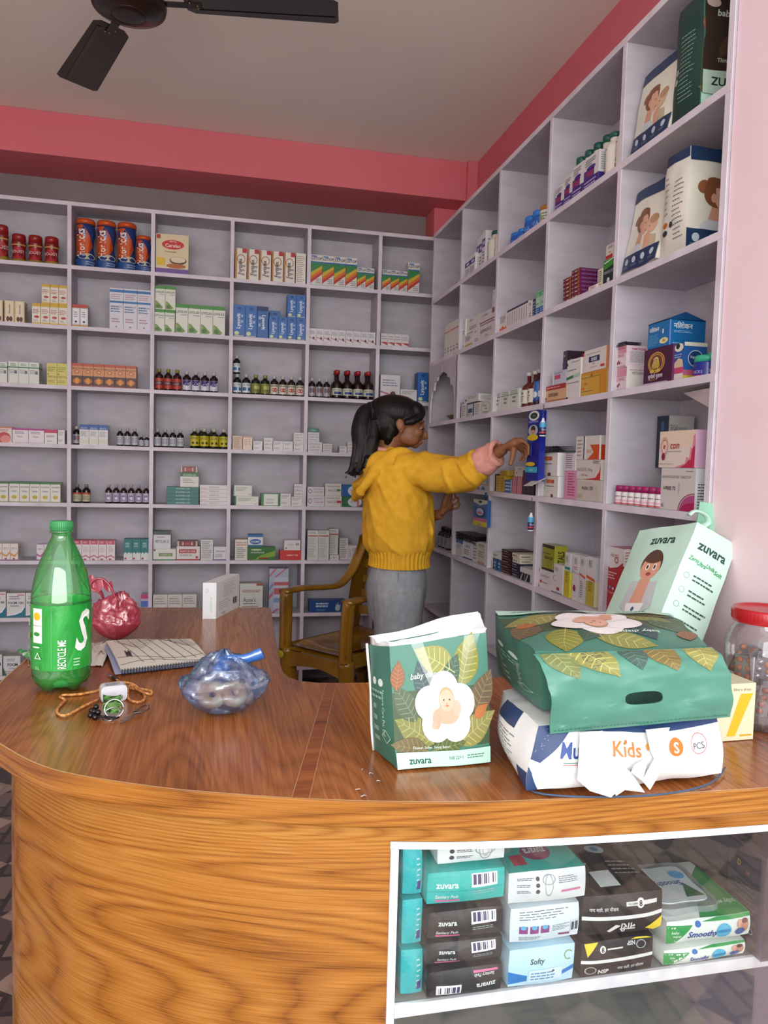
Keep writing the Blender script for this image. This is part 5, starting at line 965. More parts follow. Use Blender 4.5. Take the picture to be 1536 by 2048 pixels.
def greenart(f,crop=1):
    f.r(0,.0,1,1,'#4b8070'); f.r(.0,.15,1,.62,'#45583f')
    for a in ((.2,.25,.34,.42,150,'#7c8048','#a4a468'),(.85,.25,.36,.4,30,'#8c8a50','#b8b070'),(.12,.48,.3,.4,120,'#4e5f48','#76846a'),(.93,.52,.3,.42,60,'#6a5a44','#94845e'),(.78,.78,.34,.45,70,'#85883c','#b4b062'),
              (.45,.8,.36,.42,150,'#8d9050','#bcb874'),(.3,.66,.26,.4,100,'#3d5256','#627c7c'),(.62,.7,.24,.4,60,'#3f5a4c','#6a8a70'),(.15,.12,.3,.35,170,'#6a6040','#8a8058'),(.55,.12,.3,.3,10,'#56683c','#889060'),(.06,.72,.2,.4,80,'#8a5a3c','#b0805a'),(.9,.38,.14,.4,30,'#b06a38','#c88a58')):
        leaf(f,a[0],a[1]+.04,a[2]*min(f.w,f.h)*1.3,min(.62,a[3]*1.35),a[4],a[5],a[6])
        f.l+=.5
    f.l+=4
    baby(f,.52,.46,min(f.w,f.h)*.62)
    f.l+=12
    f.t('baby diapers',.36,.74,.05,'#dfeee6',{} and '' or .42,.01,.2)
    f.r(0,0,1,.13,'#bce3d3'); f.t('zuvara',.24,.065,.06,'#1f5a48',.36,.03); f.t('NB 22+1',.62,.07,.03,'#2c6a58',.18); f.t('Thinner. Softer. Simply Better',.36,.165,.022,'#dfeee6',.5); f.ln(.74,.05,.95,.09,2,'#5a8a7a')
def gusset(f):
    f.r(0,0,1,1,'#3c7162'); f.ln(.2,.12,.45,.5,4,'#8ab8a4'); f.e_(.3,.68,.1,.035,'#cfe4d8'); f.e_(.6,.68,.1,.035,'#cfe4d8'); f.t('Nature Care Pvt. Ltd',.7,.42,.09,'#b8d8c8',.4,0,0,270); f.ring(.75,.22,.16,.06,'#a8ccba',.15,4); f.ln(.1,.52,.9,.62,2,'#8ab8a4')
def woman(f,u,v,s,rot=0):
    q=subf(f,u,v,s,rot)
    q.poly([(.05,-.12),(.12,.12),(.28,.25),(.45,.25),(.6,.1),(.66,-.12)],'#c9ced2')
    q.poly([(.25,.22),(.33,.5),(.5,.45),(.48,.2)],'#c99a80')
    q.e_(.16,.72,.12,.1,'#8a5836'); q.e_(.4,.66,.24,.24,'#7c4c2e'); q.poly([(.36,.72),(.44,.8),(.58,.72),(.64,.56),(.66,.46),(.58,.36),(.46,.36),(.36,.5)],'#d6a68c'); q.e_(.33,.58,.045,.07,'#cf9c82'); q.e_(.4,.82,.2,.08,'#7c4c2e')
    q.e_(.56,.57,.03,.008,'#5a382a'); q.e_(.6,.42,.025,.01,'#a85a50')
    q.e_(.78,.5,.15,.17,'#d2aa8e'); q.e_(.82,.6,.13,.1,'#b08c68'); q.e_(.72,.47,.025,.008,'#6a4434'); q.poly([(.6,.3),(.72,.4),(.8,.2),(.74,.0),(.62,.02)],'#cf9e84'); q.poly([(.78,.3),(.95,.25),(.98,.0),(.8,.0)],'#b8a98e')
def mumart(f):
    f.r(0,0,1,1,'#dcdccd'); woman(f,.5,.47,f.h*.6)
    f.l+=16; f.r(0,0,1,.2,'#1c3458'); f.r(0,.86,1,1,'#1c3458')
    for i in range(4): f.e_(.14+.24*i,.12,.24*f.h/f.w*.17,.04,'#b8c4d0'); f.ln(.06+.24*i,.04,.22+.24*i,.07,2,'#7a8ca4')
    R0=random.Random(4)
    for i in range(14): f.e_(R0.random()*.96+.02,.88+R0.random()*.1,.004,.004,'#8aa0c0',6); f.l-=1
    f.l+=1
def mumside(f):
    f.r(0,0,1,1,'#d6d4c8'); f.ln(.5,.12,.92,.72,13,'#77777c',.3); f.ln(.12,.4,.3,.8,7,'#9a9a98',.3)
    f.e_(.2,.32,.1,.03,'#b8642c'); f.e_(.2,.24,.1,.03,'#24323c'); f.e_(.45,.3,.08,.03,'#33383c'); f.r(0,.9,1,1,'#1c3458')
def place(g,name,label,cat,parent=None,**kw):
    o=g.build(name,parent); o['label']=label; o['category']=cat
    for k,v in kw.items(): o[k]=v
    return o
# bags in the two top bays of the right shelving
z1=ZR[1]+HC+T+.0008; z2=ZR[2]+HC+T+.0008
def wallbag(px0,px1,z,top,art,side,dep,x0,lean,name,label,seed,base):
    ya,yb=Yat(px0,x0,z),Yat(px1,x0,z); h=onX(top[0],top[1],x0)[2]-z
    cs=[(x0,ya,z),(x0,yb,z),(x0+dep,yb,z),(x0+dep,ya,z),(x0+lean,ya,z+h),(x0+lean,yb,z+h),(x0+lean+dep*.4,yb,z+h),(x0+lean+dep*.4,ya,z+h)]
    return place(soft(abs(ya-yb),dep,h,base,{'front':art,'left':side,'right':side},cs,.18,(.0,.008,0),.0025,seed),name,label,'diaper bag')
wallbag(1256,1338,z1,(1262,150),mumart,mumside,.07,1.058,.04,'diaper_bag','white and navy diaper bag with mother and baby print, topmost bay',1,'#dcdccd')
wallbag(1240,1312,z2,(1243,385),mumart,mumside,.07,1.058,.04,'diaper_bag','white and navy diaper bag with mother print in second bay, behind a turned one',2,'#dcdccd')
def cambag(pxs,z,top,art,side,wid,name,label,seed,base,xf=1.062,shear=0):
    ya,yb=Yat(pxs[0],xf,z),Yat(pxs[1],xf,z); h=top-z
    cs=[(xf,yb,z),(xf+wid,yb,z),(xf+wid,ya,z),(xf,ya,z),(xf+shear,yb,z+h),(xf+wid,yb,z+h),(xf+wid,ya-.02,z+h),(xf+shear,ya-.02,z+h)]
    return place(soft(wid,abs(ya-yb),h,base,{'front':art,'left':side},cs,.12,(.006,.004,0),.003,seed),name,label,'diaper bag')
def greenart2(f):
    greenart(f); f.l+=14; f.r(0,.34,1,.96,'#33261f'); 
    for a in ((.3,.55,.3,.4,60,'#43352a','#5a4a36'),(.6,.7,.3,.4,120,'#3a3024','#54483a'),(.8,.45,.3,.4,30,'#4a3426','#64503a')): leaf(f,a[0],a[1],a[2]*f.h*.8,a[3],a[4],a[5],a[6])
    f.l+=4; f.t('baby diapers',.46,.82,.06,'#c8d8c8',.8,.02,.2); f.e_(.12,.9,.1,.04,'#b8a8a0'); f.r(0,.12,1,.34,'#b4cfbe'); f.t('ZUVARA',.4,.25,.075,'#1a2c2a',.6,.03); f.t('Thinner. Softer.',.4,.42,.035,'#c8d0c0',.6)
def guss2(f):
    f.r(0,0,1,1,'#123a34'); f.ln(.3,.15,.85,.75,16,'#8fb0a4',.16); f.e_(.18,.45,.08,.03,'#a8c0b4'); f.e_(.18,.36,.08,.03,'#a8c0b4')
cambag((1338,1396),z1,onX(1396,-14,1.062)[2],greenart2,guss2,.19,'diaper_bag','dark green diaper bag standing in the topmost bay',5,'#123a34')
cambag((1316,1368),z2,onX(1368,292,1.062)[2],mumart,mumside,.185,'diaper_bag','white and navy diaper bag turned towards the counter in second bay',6,'#dcdccd')
# pack lying on its side in the bay of the vials
zz=ZR[4]+HC+T+.0008
def zside(f):
    f.r(0,0,1,1,'#b9cfbf'); f.t('zuvara',.14,.5,.14,'#1f4a40',.7,.03,0,90); f.e_(.62,.5,.26,.36,'#6a4a3c'); f.e_(.66,.5,.24,.33,'#c08a6c'); f.e_(.6,.38,.03,.05,'#2a201c'); f.e_(.6,.62,.03,.05,'#2a201c'); f.e_(.8,.5,.02,.09,'#8a4a40')
place(soft(.12,.05,.155,'#b9cfbf',{'front':zside},[(1.15,1.72,zz),(1.15,1.63,zz),(1.2,1.63,zz),(1.2,1.72,zz),(1.15,1.73,zz+.15),(1.15,1.62,zz+.155),(1.2,1.62,zz+.155),(1.2,1.73,zz+.15)],.15,(0,.01,0),.002,8),'diaper_pack','pale mint diaper pack with sideways baby print behind the vials','diaper pack')

# ---- bags on the counter ----
zc=CT+.0012
# open bag with a white inside rim and clear tape
def openbag():
    e=empty('diaper_bag',(.33,1.07,CT),label='open green diaper bag with leaf and baby print standing on the counter',category='diaper bag')
    F=lambda x,y,Y:onY(x,y,Y)
    W,D,H=.152,.088,.158
    cs=[onZ(790,1541,zc),onZ(981,1526,zc),onZ(981,1526,zc)+Vector((.0,.085,0)),onZ(747,1500,zc)]
    t=[F(778,1290,1.066),F(976,1262,1.066),F(978,1262,1.066)+Vector((.004,.06,.0)),F(735,1287,1.125)]
    g=soft(W,D,H,'#4b8070',{'front':greenart,'left':gusset,'right':gusset},cs+t,.05,(.003,.007,0),.0016,11,bases={'top':'#e8eeee'})
    # drop the lid faces: the bag is open
    top=[i for i,f in enumerate(g.f) if g.mats[g.mi[i]]==mat('#e8eeee',.32)]
    keep=[i for i in range(len(g.f)) if i not in set(top)]
    g.f=[g.f[i] for i in keep]; g.mi=[g.mi[i] for i in keep]; g.sm=[g.sm[i] for i in keep]
    g.deform(lambda v:v-e.location); g.build('printed_bag',e)
    # white lining standing up above the print, back wall and rim
    g=G(); P=[t[0],t[1],t[2]+Vector((0,0,.012)),t[3]]
    c0=sum(P,Vector())/4
    ring=[P[i].lerp(P[(i+1)%4],k/8) for i in range(4) for k in range(8)]; n=len(ring); vs=[]
    for k,(dz,sc) in enumerate(((.003,.985),(.0,.96),(-.03,.93),(-.09,.9))):
        for i,p in enumerate(ring):
            up=.0025*math.sin(i*1.1)+(.006 if p.y>c0.y+.01 else 0)
            q=c0+(p-c0)*sc; vs.append((q.x,q.y,q.z+dz+(up if k<2 else 0)))
    g.add(vs,[(k*n+i,k*n+(i+1)%n,(k+1)*n+(i+1)%n,(k+1)*n+i) for k in range(3) for i in range(n)],mat('#eef2f2',.35),True)
    q=[(v[0],v[1],v[2]) for v in vs[3*n:4*n]]; g.add(q,[tuple(range(n))],mat('#dfe6e6',.6))
    # white crimp seam along the left edge
    a,b=cs[3],t[3]; g.tube([a.lerp(b,i/8)+Vector((.0-.001*math.sin(i),0,0)) for i in range(9)],.0022,mat('#eef2f2',.35),6)
    g.deform(lambda v:v-e.location); g.build('lining',e,label='white inner lining and crimped edge')
    g=G(); tm=glassy('clear_tape',((1,1,1,1),(.9,.95,.92,1)),.05,.15,.12)
    for a,b in (((.2,1.0),(.32,1.0)),((.74,1.0),(.9,1.0))):
        A=lambda u,v:cs[0].lerp(cs[1],u).lerp(t[0].lerp(t[1],u),v)+Vector((0,-.0095*math.sin(math.pi*min(1,u))*math.sin(math.pi*min(v,1))-.0065,0))
        lo=(.5,.36) if a[0]<.5 else (.58,.36)
        g.patch(lambda s_,r_:A((a[0]+(b[0]-a[0])*s_)*(1-r_)+(lo[0]+.03*s_)*r_,1-.62*r_),3,10,tm)
    g.deform(lambda v:v-e.location); g.build('clear_tape',e,label='clear adhesive tape')
openbag()
# white and navy bag lying at the counter edge
zt=CT+.098
F0,F1=onZ(1040,1600,zc),onZ(1455,1572,zc)
mb=[F0,F1,onZ(1372,1440,zc),onZ(985,1465,zc)]
mt=[onZ(1062,1452,zt),onZ(1452,1432,zt),onZ(1352,1345,zt),onZ(985,1372,zt)]
F1=F1+Vector((.020,0.014,0)); mb[1]=F1
def mumfront(f):
    f.r(0,0,1,1,'#e6e9ea')
    f.poly([(0,.0),(.05,.0),(.02,.3),(0,.4)],'#1f3a66'); f.poly([(.0,.5),(.045,.45),(.1,.9),(.2,1),(.0,1)],'#1f3a66'); f.poly([(.2,.9),(1,.9),(1,1),(.18,1)],'#1f3a66')
    R0=random.Random(2)
    for i in range(12): f.e_(.01+R0.random()*.05,.6+R0.random()*.35,.0015,.008,'#9ab0d0',6); f.l-=1
    f.l+=1
    f.t('Mum',.215,.66,.22,'#1d3f86',.2,.03); f.t('Kids',.455,.68,.22,'#b8702c',.17,.02); f.t('Premium Baby Diaper',.42,.34,.08,'#3a4a6a',.42); f.r(.15,.48,.38,.492,'#2f7a6a'); f.r(.15,.45,.38,.46,'#b8502c')
    f.e_(.72,.67,.04,.15,'#c07024',24); f.t('S',.72,.67,.18,'#f0ecdc',.05,.03); f.t('PCS',.86,.64,.11,'#4a5260',.08); f.ring(.86,.67,.05,.16,'#b8402c',.06); f.e_(.29,.74,.008,.03,'#c86a2c',5); f.e_(.45,.78,.008,.03,'#c86a2c',5); f.poly([(.555,.66),(.58,.72),(.575,.8),(.55,.74)],'#d8902c')
def mumleft(f):
    f.r(0,0,1,1,'#dfe4e4'); f.r(.25,.75,.7,1,'#1f3a66'); f.ln(.3,.2,.8,.68,10,'#6a7080',.3); f.r(.85,0,1,.3,'#1f3a66')
g=soft(.36,.2,.1,'#e6e9ea',{'front':mumfront,'left':mumleft},mb+mt,.20,(.012,.016,.0),.003,21,.012)
e=empty('diaper_bag',(.6,1.05,CT),label='white and navy diaper bag lying at the counter edge under a green one',category='diaper bag')
zm=min(v.z for v in g.v); g.deform(lambda v:Vector((v.x,v.y,v.z-(zm-zc)*max(0,1-(v.z-zm)/.05)))-e.location); g.build('printed_bag',e)
# torn white paper and tape tatters over its front
g=G(); wm=mat('#eceef0',.5)
def tat(P,z=0):
    vs=[onY(x,y,Y-.024) for x,y,Y in P]; g.add(vs,[tuple(range(len(vs)))],wm); g.add([v+Vector((0,.0012,0)) for v in vs],[tuple(range(len(vs)))[::-1]],wm)
tat([(1160,1466,.952),(1206,1462,.945),(1212,1500,.937),(1155,1560,.932),(1158,1500,.94)]); tat([(1206,1462,.945),(1212,1500,.937),(1232,1585,.921),(1222,1595,.92),(1180,1582,.924),(1155,1560,.932)])
tat([(1212,1500,.937),(1262,1545,.93),(1290,1585,.925),(1250,1580,.922),(1232,1592,.921)]); tat([(1262,1545,.93),(1298,1512,.932),(1268,1530,.926)]); tat([(1298,1512,.932),(1285,1562,.924),(1262,1545,.927)])
tat([(1292,1460,.95),(1340,1455,.952),(1330,1480,.944),(1318,1540,.932),(1300,1500,.936)]); tat([(1318,1500,.936),(1330,1530,.93),(1300,1580,.922),(1285,1562,.924)])
g.deform(lambda v:v-e.location); g.build('torn_paper',e,label='torn white paper and tape tatters')
# navy piping along the lower edge
g=G(); g.tube(catmull([onZ(1050,1572,zc+.003),onZ(1085,1588,zc+.002),onZ(1200,1594,zc+.002),onZ(1330,1588,zc+.002),onZ(1420,1567,zc+.003),onZ(1450,1535,zc+.006)],5),.0014,mat('#3a5272',.5),6); g.deform(lambda v:v-e.location); g.build('edge_piping',e)
# green bag lying on top, print upside down, with handle flap
zb_=CT+.102; zt=CT+.198
gb=[onZ(1082,1425,zb_),onZ(1400,1400,zb_),onZ(1390,1318,zb_),onZ(987,1350,zb_)]
gt=[onZ(1062,1306,zt),onZ(1424,1292,zt),onZ(1345,1226,zt),onZ(980,1224,zt)]
g=soft(.33,.26,.095,'#4b8070',{'toprev':greenart,'left':gusset,'front':[('r',0,0,1,1,'#4b8070')]},gb+gt,.10,(.004,.004,.007),.0022,31,.014)
e=empty('diaper_bag',(.6,1.15,CT+.1),label='green leaf print diaper bag lying on the white one, handle flap hanging down',category='diaper bag')
g.deform(lambda v:v-e.location); g.build('printed_bag',e)
bm=bmesh.new(); ol=[(0,0),(1,0),(1,1),(0,1)]; hole=[(.5+.105*math.copysign(abs(math.cos(t))**.6,math.cos(t)),.30+.075*math.copysign(abs(math.sin(t))**.7,math.sin(t))) for t in [2*math.pi*i/20 for i in range(20)]]
ed=[]
for L_ in (ol,hole):
    vv=[bm.verts.new((x,y,0)) for x,y in L_]; ed+=[bm.edges.new((vv[i],vv[(i+1)%len(vv)])) for i in range(len(vv))]
bmesh.ops.triangle_fill(bm,use_beauty=True,edges=ed)
for _ in range(6):
    q=[x for x in bm.edges if x.calc_length()>.06]
    if not q: break
    bmesh.ops.subdivide_edges(bm,edges=q,cuts=1); bmesh.ops.triangulate(bm,faces=bm.faces[:])
bm.verts.index_update(); fv=[v.co.copy() for v in bm.verts]; ff=[tuple(v.index for v in f.verts) for f in bm.faces]; bm.free()
A0,A1=gt[0]+Vector((.002,-.003,-.001)),gt[1]+Vector((-.002,-.003,-.001)); B0,B1=onY(1100,1468,.935),onY(1460,1434,.925)
def flap(p):
    u,v=p.x,p.y; t=A0.lerp(A1,u); b=B0.lerp(B1,u); q=b.lerp(t,v); k=v*(1-v)
    q=q+Vector((0,-.035*k*4*.6,.03*k*4*.5)); w=noise.noise(Vector((u*5,v*4,2)))*.007*(1-v**4)+noise.noise(Vector((u*14,v*9,5)))*.0018
    return q+Vector((0,-w,w*.5))
g=G(); gm=mat('#4f8877',.3); vs=[flap(v) for v in fv]
_nrm=(A1-A0).cross(A0-B0).normalized()
g.add(vs,ff,gm,True); g.add([v+Vector((0,.0012,0)) for v in vs],[f[::-1] for f in ff],gm,True)
for i in range(46):
    u=.02+i*.021; g.tube([flap(Vector((u,.03,0)))+Vector((0,-.0012,0)),flap(Vector((u+.012,.03,0)))+Vector((0,-.0012,0))],.0005,mat('#2c6c58',.5),4)
g.deform(lambda v:v-e.location); g.build('handle_flap',e)
g2=G(); f=Fc(g2,(0,0,0),(1,0,0),(0,1,0),.36,.2,.0002)
for a in ((.12,.98,.13,.5,-75,'#6f7a4a','#98a06a'),(.3,1.0,.15,.55,-60,'#86884a','#b4ae66'),(.30,1.03,.10,.5,-110,'#5f6444','#8a8a60'),(.52,1.03,.11,.5,-90,'#3f5a50','#64807a'),(.68,1.0,.12,.55,-80,'#75683c','#a09058'),(.9,1.0,.13,.5,-95,'#8a8a4c','#b8b070')): leaf(f,a[0],a[1]-.12,a[2]*.9,a[3]*1.1,a[4],a[5],a[6])
g2.refine(.014); nf=(B0-A0).cross(A1-A0).normalized()
if nf.y>0: nf=-nf
g2.deform(lambda p:flap(Vector((p.x/.36,min(1,p.y/.2),0)))+nf*(.0010+p.z*.5)-e.location); g2.build('leaf_print',e)
# pale mint bag leaning back at the right
up=Vector((.46,.18,.86)).normalized(); bdir=Vector((math.cos(.06),math.sin(.06),0)); bdir=(bdir-up*bdir.dot(up)).normalized(); adir=up.cross(bdir).normalized()
if adir.y<0: adir=-adir
P=onY(1396,1040,1.36); Wb,Wa=.112,.20; H=(P.z-CT-.008+min(0,bdir.z*Wb,adir.z*Wa,bdir.z*Wb+adir.z*Wa))/up.z; Pb=P-up*H
def mintside(f):
    f.r(0,0,1,1,'#c9ebdd'); f.t('zuvara',.52,.86,.07,'#1d4a44',.88,.04); 
    for i,w in enumerate(('Zero','Ultra','Unda','Soft')): f.t(w,.2+.2*i,.745-.012*(i%2),.032,'#2f9a5c',.2,.03,.2)
    for i in range(5):
        v=.62-.11*i; f.ring(.18,v,.055,.022,'#7a9a94',.12,14); f.ln(.32,v-.03,.85,v+.03,2,'#33544e',.36)
def mintfront(f):
    f.r(0,0,1,1,'#c3e8d8'); f.t('zuvara',.56,.88,.075,'#1d4a44',.8,.04)
    q=subf(f,.5,.5,f.h*.58,0); q.e_(.55,.80,.2,.2,'#5a4034'); q.e_(.55,.75,.18,.18,'#d9a086'); q.e_(.49,.76,.035,.05,'#efe6e0'); q.e_(.63,.76,.035,.05,'#efe6e0'); q.e_(.49,.76,.018,.03,'#3a2a22'); q.e_(.63,.76,.018,.03,'#3a2a22'); q.e_(.56,.66,.05,.025,'#a04a40'); q.e_(.56,.88,.17,.07,'#5a4034')
    q.poly([(.3,.55),(.8,.55),(.86,.2),(.7,.12),(.4,.12),(.24,.2)],'#c3c8cc'); q.poly([(.45,.58),(.65,.58),(.66,.22),(.42,.22)],'#d9a086'); q.poly([(.36,.24),(.72,.24),(.66,.08),(.42,.08)],'#eef0f0'); q.e_(.54,.16,.03,.03,'#3a6a8a'); q.poly([(.38,.1),(.5,.1),(.48,-.2),(.34,-.2)],'#d59a80'); q.poly([(.58,.1),(.7,.1),(.74,-.2),(.6,-.2)],'#d59a80')
cb=[Pb,Pb+bdir*Wb,Pb+bdir*Wb+adir*Wa,Pb+adir*Wa]; ctp=[c+up*H for c in cb]
g=soft(Wb,Wa,H,'#c3e8d8',{'front':mintside,'left':mintfront},cb+ctp,.07,(.006,.005,.004),.0016,41,.012,.3)
zmn=min(v.z for v in g.v)
e=empty('diaper_bag',(Pb.x,Pb.y,CT),label='tall pale mint diaper bag leaning back against the wall end',category='diaper bag')
g.deform(lambda v:v-e.location+Vector((0,0,max(0,CT+.001-zmn)))); g.build('printed_bag',e)
g=G(); c=lambda x,y,Y:onY(x,y,Y)
f0,f1,f2,f3=c(1392,1055,1.415),c(1432,1090,1.415),c(1461,1012,1.425),c(1400,1003,1.425)
hm=mat('#8fc9ae',.3)
g.patch(lambda u,v:(f0.lerp(f1,u)).lerp(f3.lerp(f2,u),v)+Vector((0,.004*math.sin(6*u),0)),6,6,hm); g.patch(lambda u,v:(f0.lerp(f1,1-u)).lerp(f3.lerp(f2,1-u),v)+Vector((0,.0015+.004*math.sin(6*(1-u)),0)),6,6,hm)
ff_=Fc(g,f0.lerp(f3,.05),(f1-f0).normalized(),(f3-f0).normalized(),(f1-f0).length,(f3-f0).length,-.0012); ff_.N=Vector((0,1,0)); ff_.t('XL40',.68,.5,.2,'#24584a',.6,.03,0,68)
g.tube(catmull([c(1378,1030,1.39),c(1390,1022,1.39),c(1410,1030,1.395),c(1416,1045,1.40),c(1404,1052,1.40)],4),.008,mat('#bfe6d6',.3),8,flat=.4)
g.deform(lambda v:v-e.location+Vector((0,0,max(0,CT+.001-zmn)))); g.build('handle_flap',e,label='mint handle flap folded over, lettered XL40')
# cream and yellow carton, big red lidded jar
g=G(); g.box(0,.098,0,.118,0,.098,mat('#dcd8b8',.4)); f=Fc(g,(0,0,0),(1,0,0),(0,0,1),.098,.098); f.poly([(.45,.08),(.62,.08),(.95,.82),(.7,.82)][::1],'#d9b62c'); f.r(.72,.07,.96,.1,'#c9a62c'); f.t('20ml x drops',.72,.9,.05,'#8a8a70',.46)
f=Fc(g,(0,0,.098),(1,0,0),(0,1,0),.098,.118); f.ln(.1,.2,.7,.7,3,'#b8806a',.25)
p=onZ(1404,1484,zc); o=place(g,'dropper_carton','cream carton with slanted yellow bar beside the big jar','medicine box'); o.location=(p.x,p.y-.004,zc); o.rotation_euler=(0,0,.03)
def bigjar():
    cx,cy,rr=1.005-.006,1.178,.104
    cx,cy=.983,1.156
    K=.735;KZ=.88
    e=empty('plastic_jar',(cx,cy,CT),label='large clear plastic jar with red screw lid full of tablet strips',category='jar')
    jm=glassy('clear_plastic',((.97,.95,.96,1),(.8,.76,.8,1)),.06,.05,.2)
    g=G(); prof=[(.080,.0),(.092,.004),(.095,.02),(.088,.05),(.094,.08),(.088,.11),(.094,.135),(.094,.17),(.082,.195),(.074,.205),(.074,.212)]
    g.lathe([(r*.735,z*.88+.001) for r,z in prof],jm,36,close=False); g.add([(.0588*math.cos(a*.3),.0588*math.sin(a*.3),.001) for a in range(21)],[tuple(range(21))[::-1]],jm); g.build('jar_body',e)
    g=G(); g.lathe([(.080,.212),(.082,.215),(.082,.236),(.079,.240),(.07,.2395),(.068,.237),(.03,.236),(.0,.236)],mat('#b01c24',.28),40,close=False); g.lathe([(.080,.2125),(.0,.2125)],mat('#b01c24',.28),40,close=False)
    for i in range(60):
        a=2*math.pi*i/60; g.box(-.0008,.0008,-.0004,.0004,.217,.234,mat('#a01820',.3)); n=8; m=Matrix.Rotation(a,4,'Z')@Matrix.Translation((.0822,0,0)); g.v[-n:]=[m@v for v in g.v[-n:]]
    g.deform(lambda v:Vector((v.x*K,v.y*K,v.z*KZ+.001))); g.build('lid',e)
    R0=random.Random(3)
    for i in range(26):
        s=G(); w,h=.019,.058; al=mat('#b8b6bd',.25,.7); s.box(-w,w,-.0006,.0006,-h/2,h/2,al)
        tc_=mat(('#a8502a','#8f3f22','#b86a40')[i%3],.35) if i%4 else mat('#9a9aa2',.25,.6)
        for a in range(2):
            for b in range(4): s.ellipsoid((-.0095+.019*a,-.003,-.0215+.0143*b),(.0066,.0032,.0058),tc_,8)
        k=i%13; ly=i//13; an=2.4*i; rad=.02+.024*((i*7)%10)/10
        M=Matrix.Translation((rad*math.cos(an),rad*math.sin(an),.036+.058*ly+R0.uniform(0,.02)))@Matrix.Rotation(R0.uniform(0,6.28),4,'Z')@Matrix.Rotation(R0.uniform(-.5,.5),4,'Y')@Matrix.Rotation(R0.uniform(-.3,.3),4,'X')
        s.deform(lambda v:M@v)
        o=s.build('tablet_strip'); o.location=(cx,cy,CT); o['label']='silver tablet strip with brown tablets inside the red lidded jar'; o['category']='tablet strip'; o['group']='tablet strips inside the big jar'
        for v in o.data.vertices:
            q=math.hypot(v.co.x,v.co.y)
            if q>.0615: v.co.x*=.0615/q; v.co.y*=.0615/q
            v.co.z=max(.004,v.co.z)
bigjar()
# ---- packs behind the display glass ----
ZP=ZS+.0016
def pack(px0,px1,ytop,Y,zb,D,faces,base,name,label,r=.1,seed=1,yaw=0,wr=.0012,bul=(.002,.004,.003),grp=None,cat='sanitary pad pack',ybot=None):
    a,b=Xat(px0,Y,zb),Xat(px1,Y,zb); h=onY((px0+px1)/2,ytop,Y)[2]-zb; W=b-a
    g=soft(W,D,h,base,faces,None,r,bul,wr,seed,.014)
    lo=min(v.z for v in g.v); g.deform(lambda v:Matrix.Translation((a,Y,zb+(0-lo)))@(Matrix.Rotation(yaw,4,'Z')@v))
    place(g,name,label,cat,**({'group':grp} if grp else {}))
    return max(v.z for v in g.v)+.0008
def zuv(base,up=False,dark=False):
    P_='#dce8e4'
    def fn(f):
        f.r(0,0,1,1,base); f.t('zuvara',.25,.62,.2,P_,.3,.03); f.t('Sanitary Pads',.25,.24,.12,P_,.3,.01,.2); f.r(.1,.06,.42,.13,'#d06a9a'); f.code(.56,.5,.9,.92); f.ln(.58,.26,.9,.42,2,'#9ab8b8',.3); f.r(0,.42,1,.43,'#00000f' if dark else '#2a9a98')
    return fn
def zuvr(base):
    def fn(f):
        f.r(0,0,1,1,base); f.t('zuvara',.22,.7,.22,'#dce8e4',.28,.03); f.t('Sanitary Pads',.25,.28,.12,'#dce8e4',.28,.01,.2); f.r(.06,.1,.4,.18,'#d06a9a'); f.code(.56,.52,.88,.92)
    return fn
def flo(f):
    for i,c in enumerate(('#b0682c','#6a3a7c','#8a9a3c','#b0402c','#5a3a86','#b89a3c','#a84a3a')): f.e_(.08+.14*i,.8,.07,.2,c)
Yp=.966
z=pack(850,1008,1941,Yp,ZP,.1,{'frontrev':zuvr('#16181c'),'top':flo},'#16181c','sanitary_pad_pack','black pad pack, lowest of the zuvara lettered column'.replace('zuvara lettered','second'),.12,51)
z=pack(850,1006,1886,Yp+.002,z,.1,{'front':zuv('#1c2024',dark=True),'top':flo},'#1c2024','sanitary_pad_pack','black pad pack on top of the lowest black one',.12,52)
z=pack(852,1008,1823,Yp+.001,z,.1,{'front':zuv('#2c2624',dark=True),'top':flo},'#2c2624','sanitary_pad_pack','dark brown pad pack under the turquoise one',.12,53)
z=pack(850,1010,1747,Yp+.003,z,.1,{'front':zuv('#27b0aa'),'top':flo},'#27b0aa','sanitary_pad_pack','turquoise pad pack between dark brown and white ones',.12,54)
def padback(f):
    f.r(0,0,1,1,'#dfe6e6')
    for i in range(3): f.e_(.2,.72-.24*i,.035,.08,'#3c3444'); f.ln(.27,.66-.24*i,.52,.78-.24*i,2,'#5c5c6c')
    f.ring(.7,.5,.1,.42,'#8a949c',.08); f.ring(.7,.5,.16,.22,'#8a949c',.08); f.ring(.7,.5,.05,.3,'#9aa4ac',.1)
z=pack(872,1012,1672,Yp+.012,z,.09,{'front':padback},'#dfe6e6','sanitary_pad_pack','white pad pack on top of the turquoise one',.12,55,ybot=1)
def tealside(f):
    f.r(0,0,1,1,'#1fb0b4'); f.ln(.68,.15,.9,.85,6,'#c0e0e0',.3); f.r(.62,.02,.65,.98,'#4ac0c0'); f.r(.72,.1,.92,.3,'#4a3a80')
z=ZP
for i,(y,l) in enumerate(((1904,'lowest of three turquoise packs standing at the left end'),(1803,'middle of three turquoise packs at the left end'),(1700,'top one of three turquoise packs at the left end'))):
    z=pack(799+2*i,844,y,Yp+.012,z,.11,{'front':tealside},'#1fb0b4','sanitary_pad_pack',l,.14,60+i)
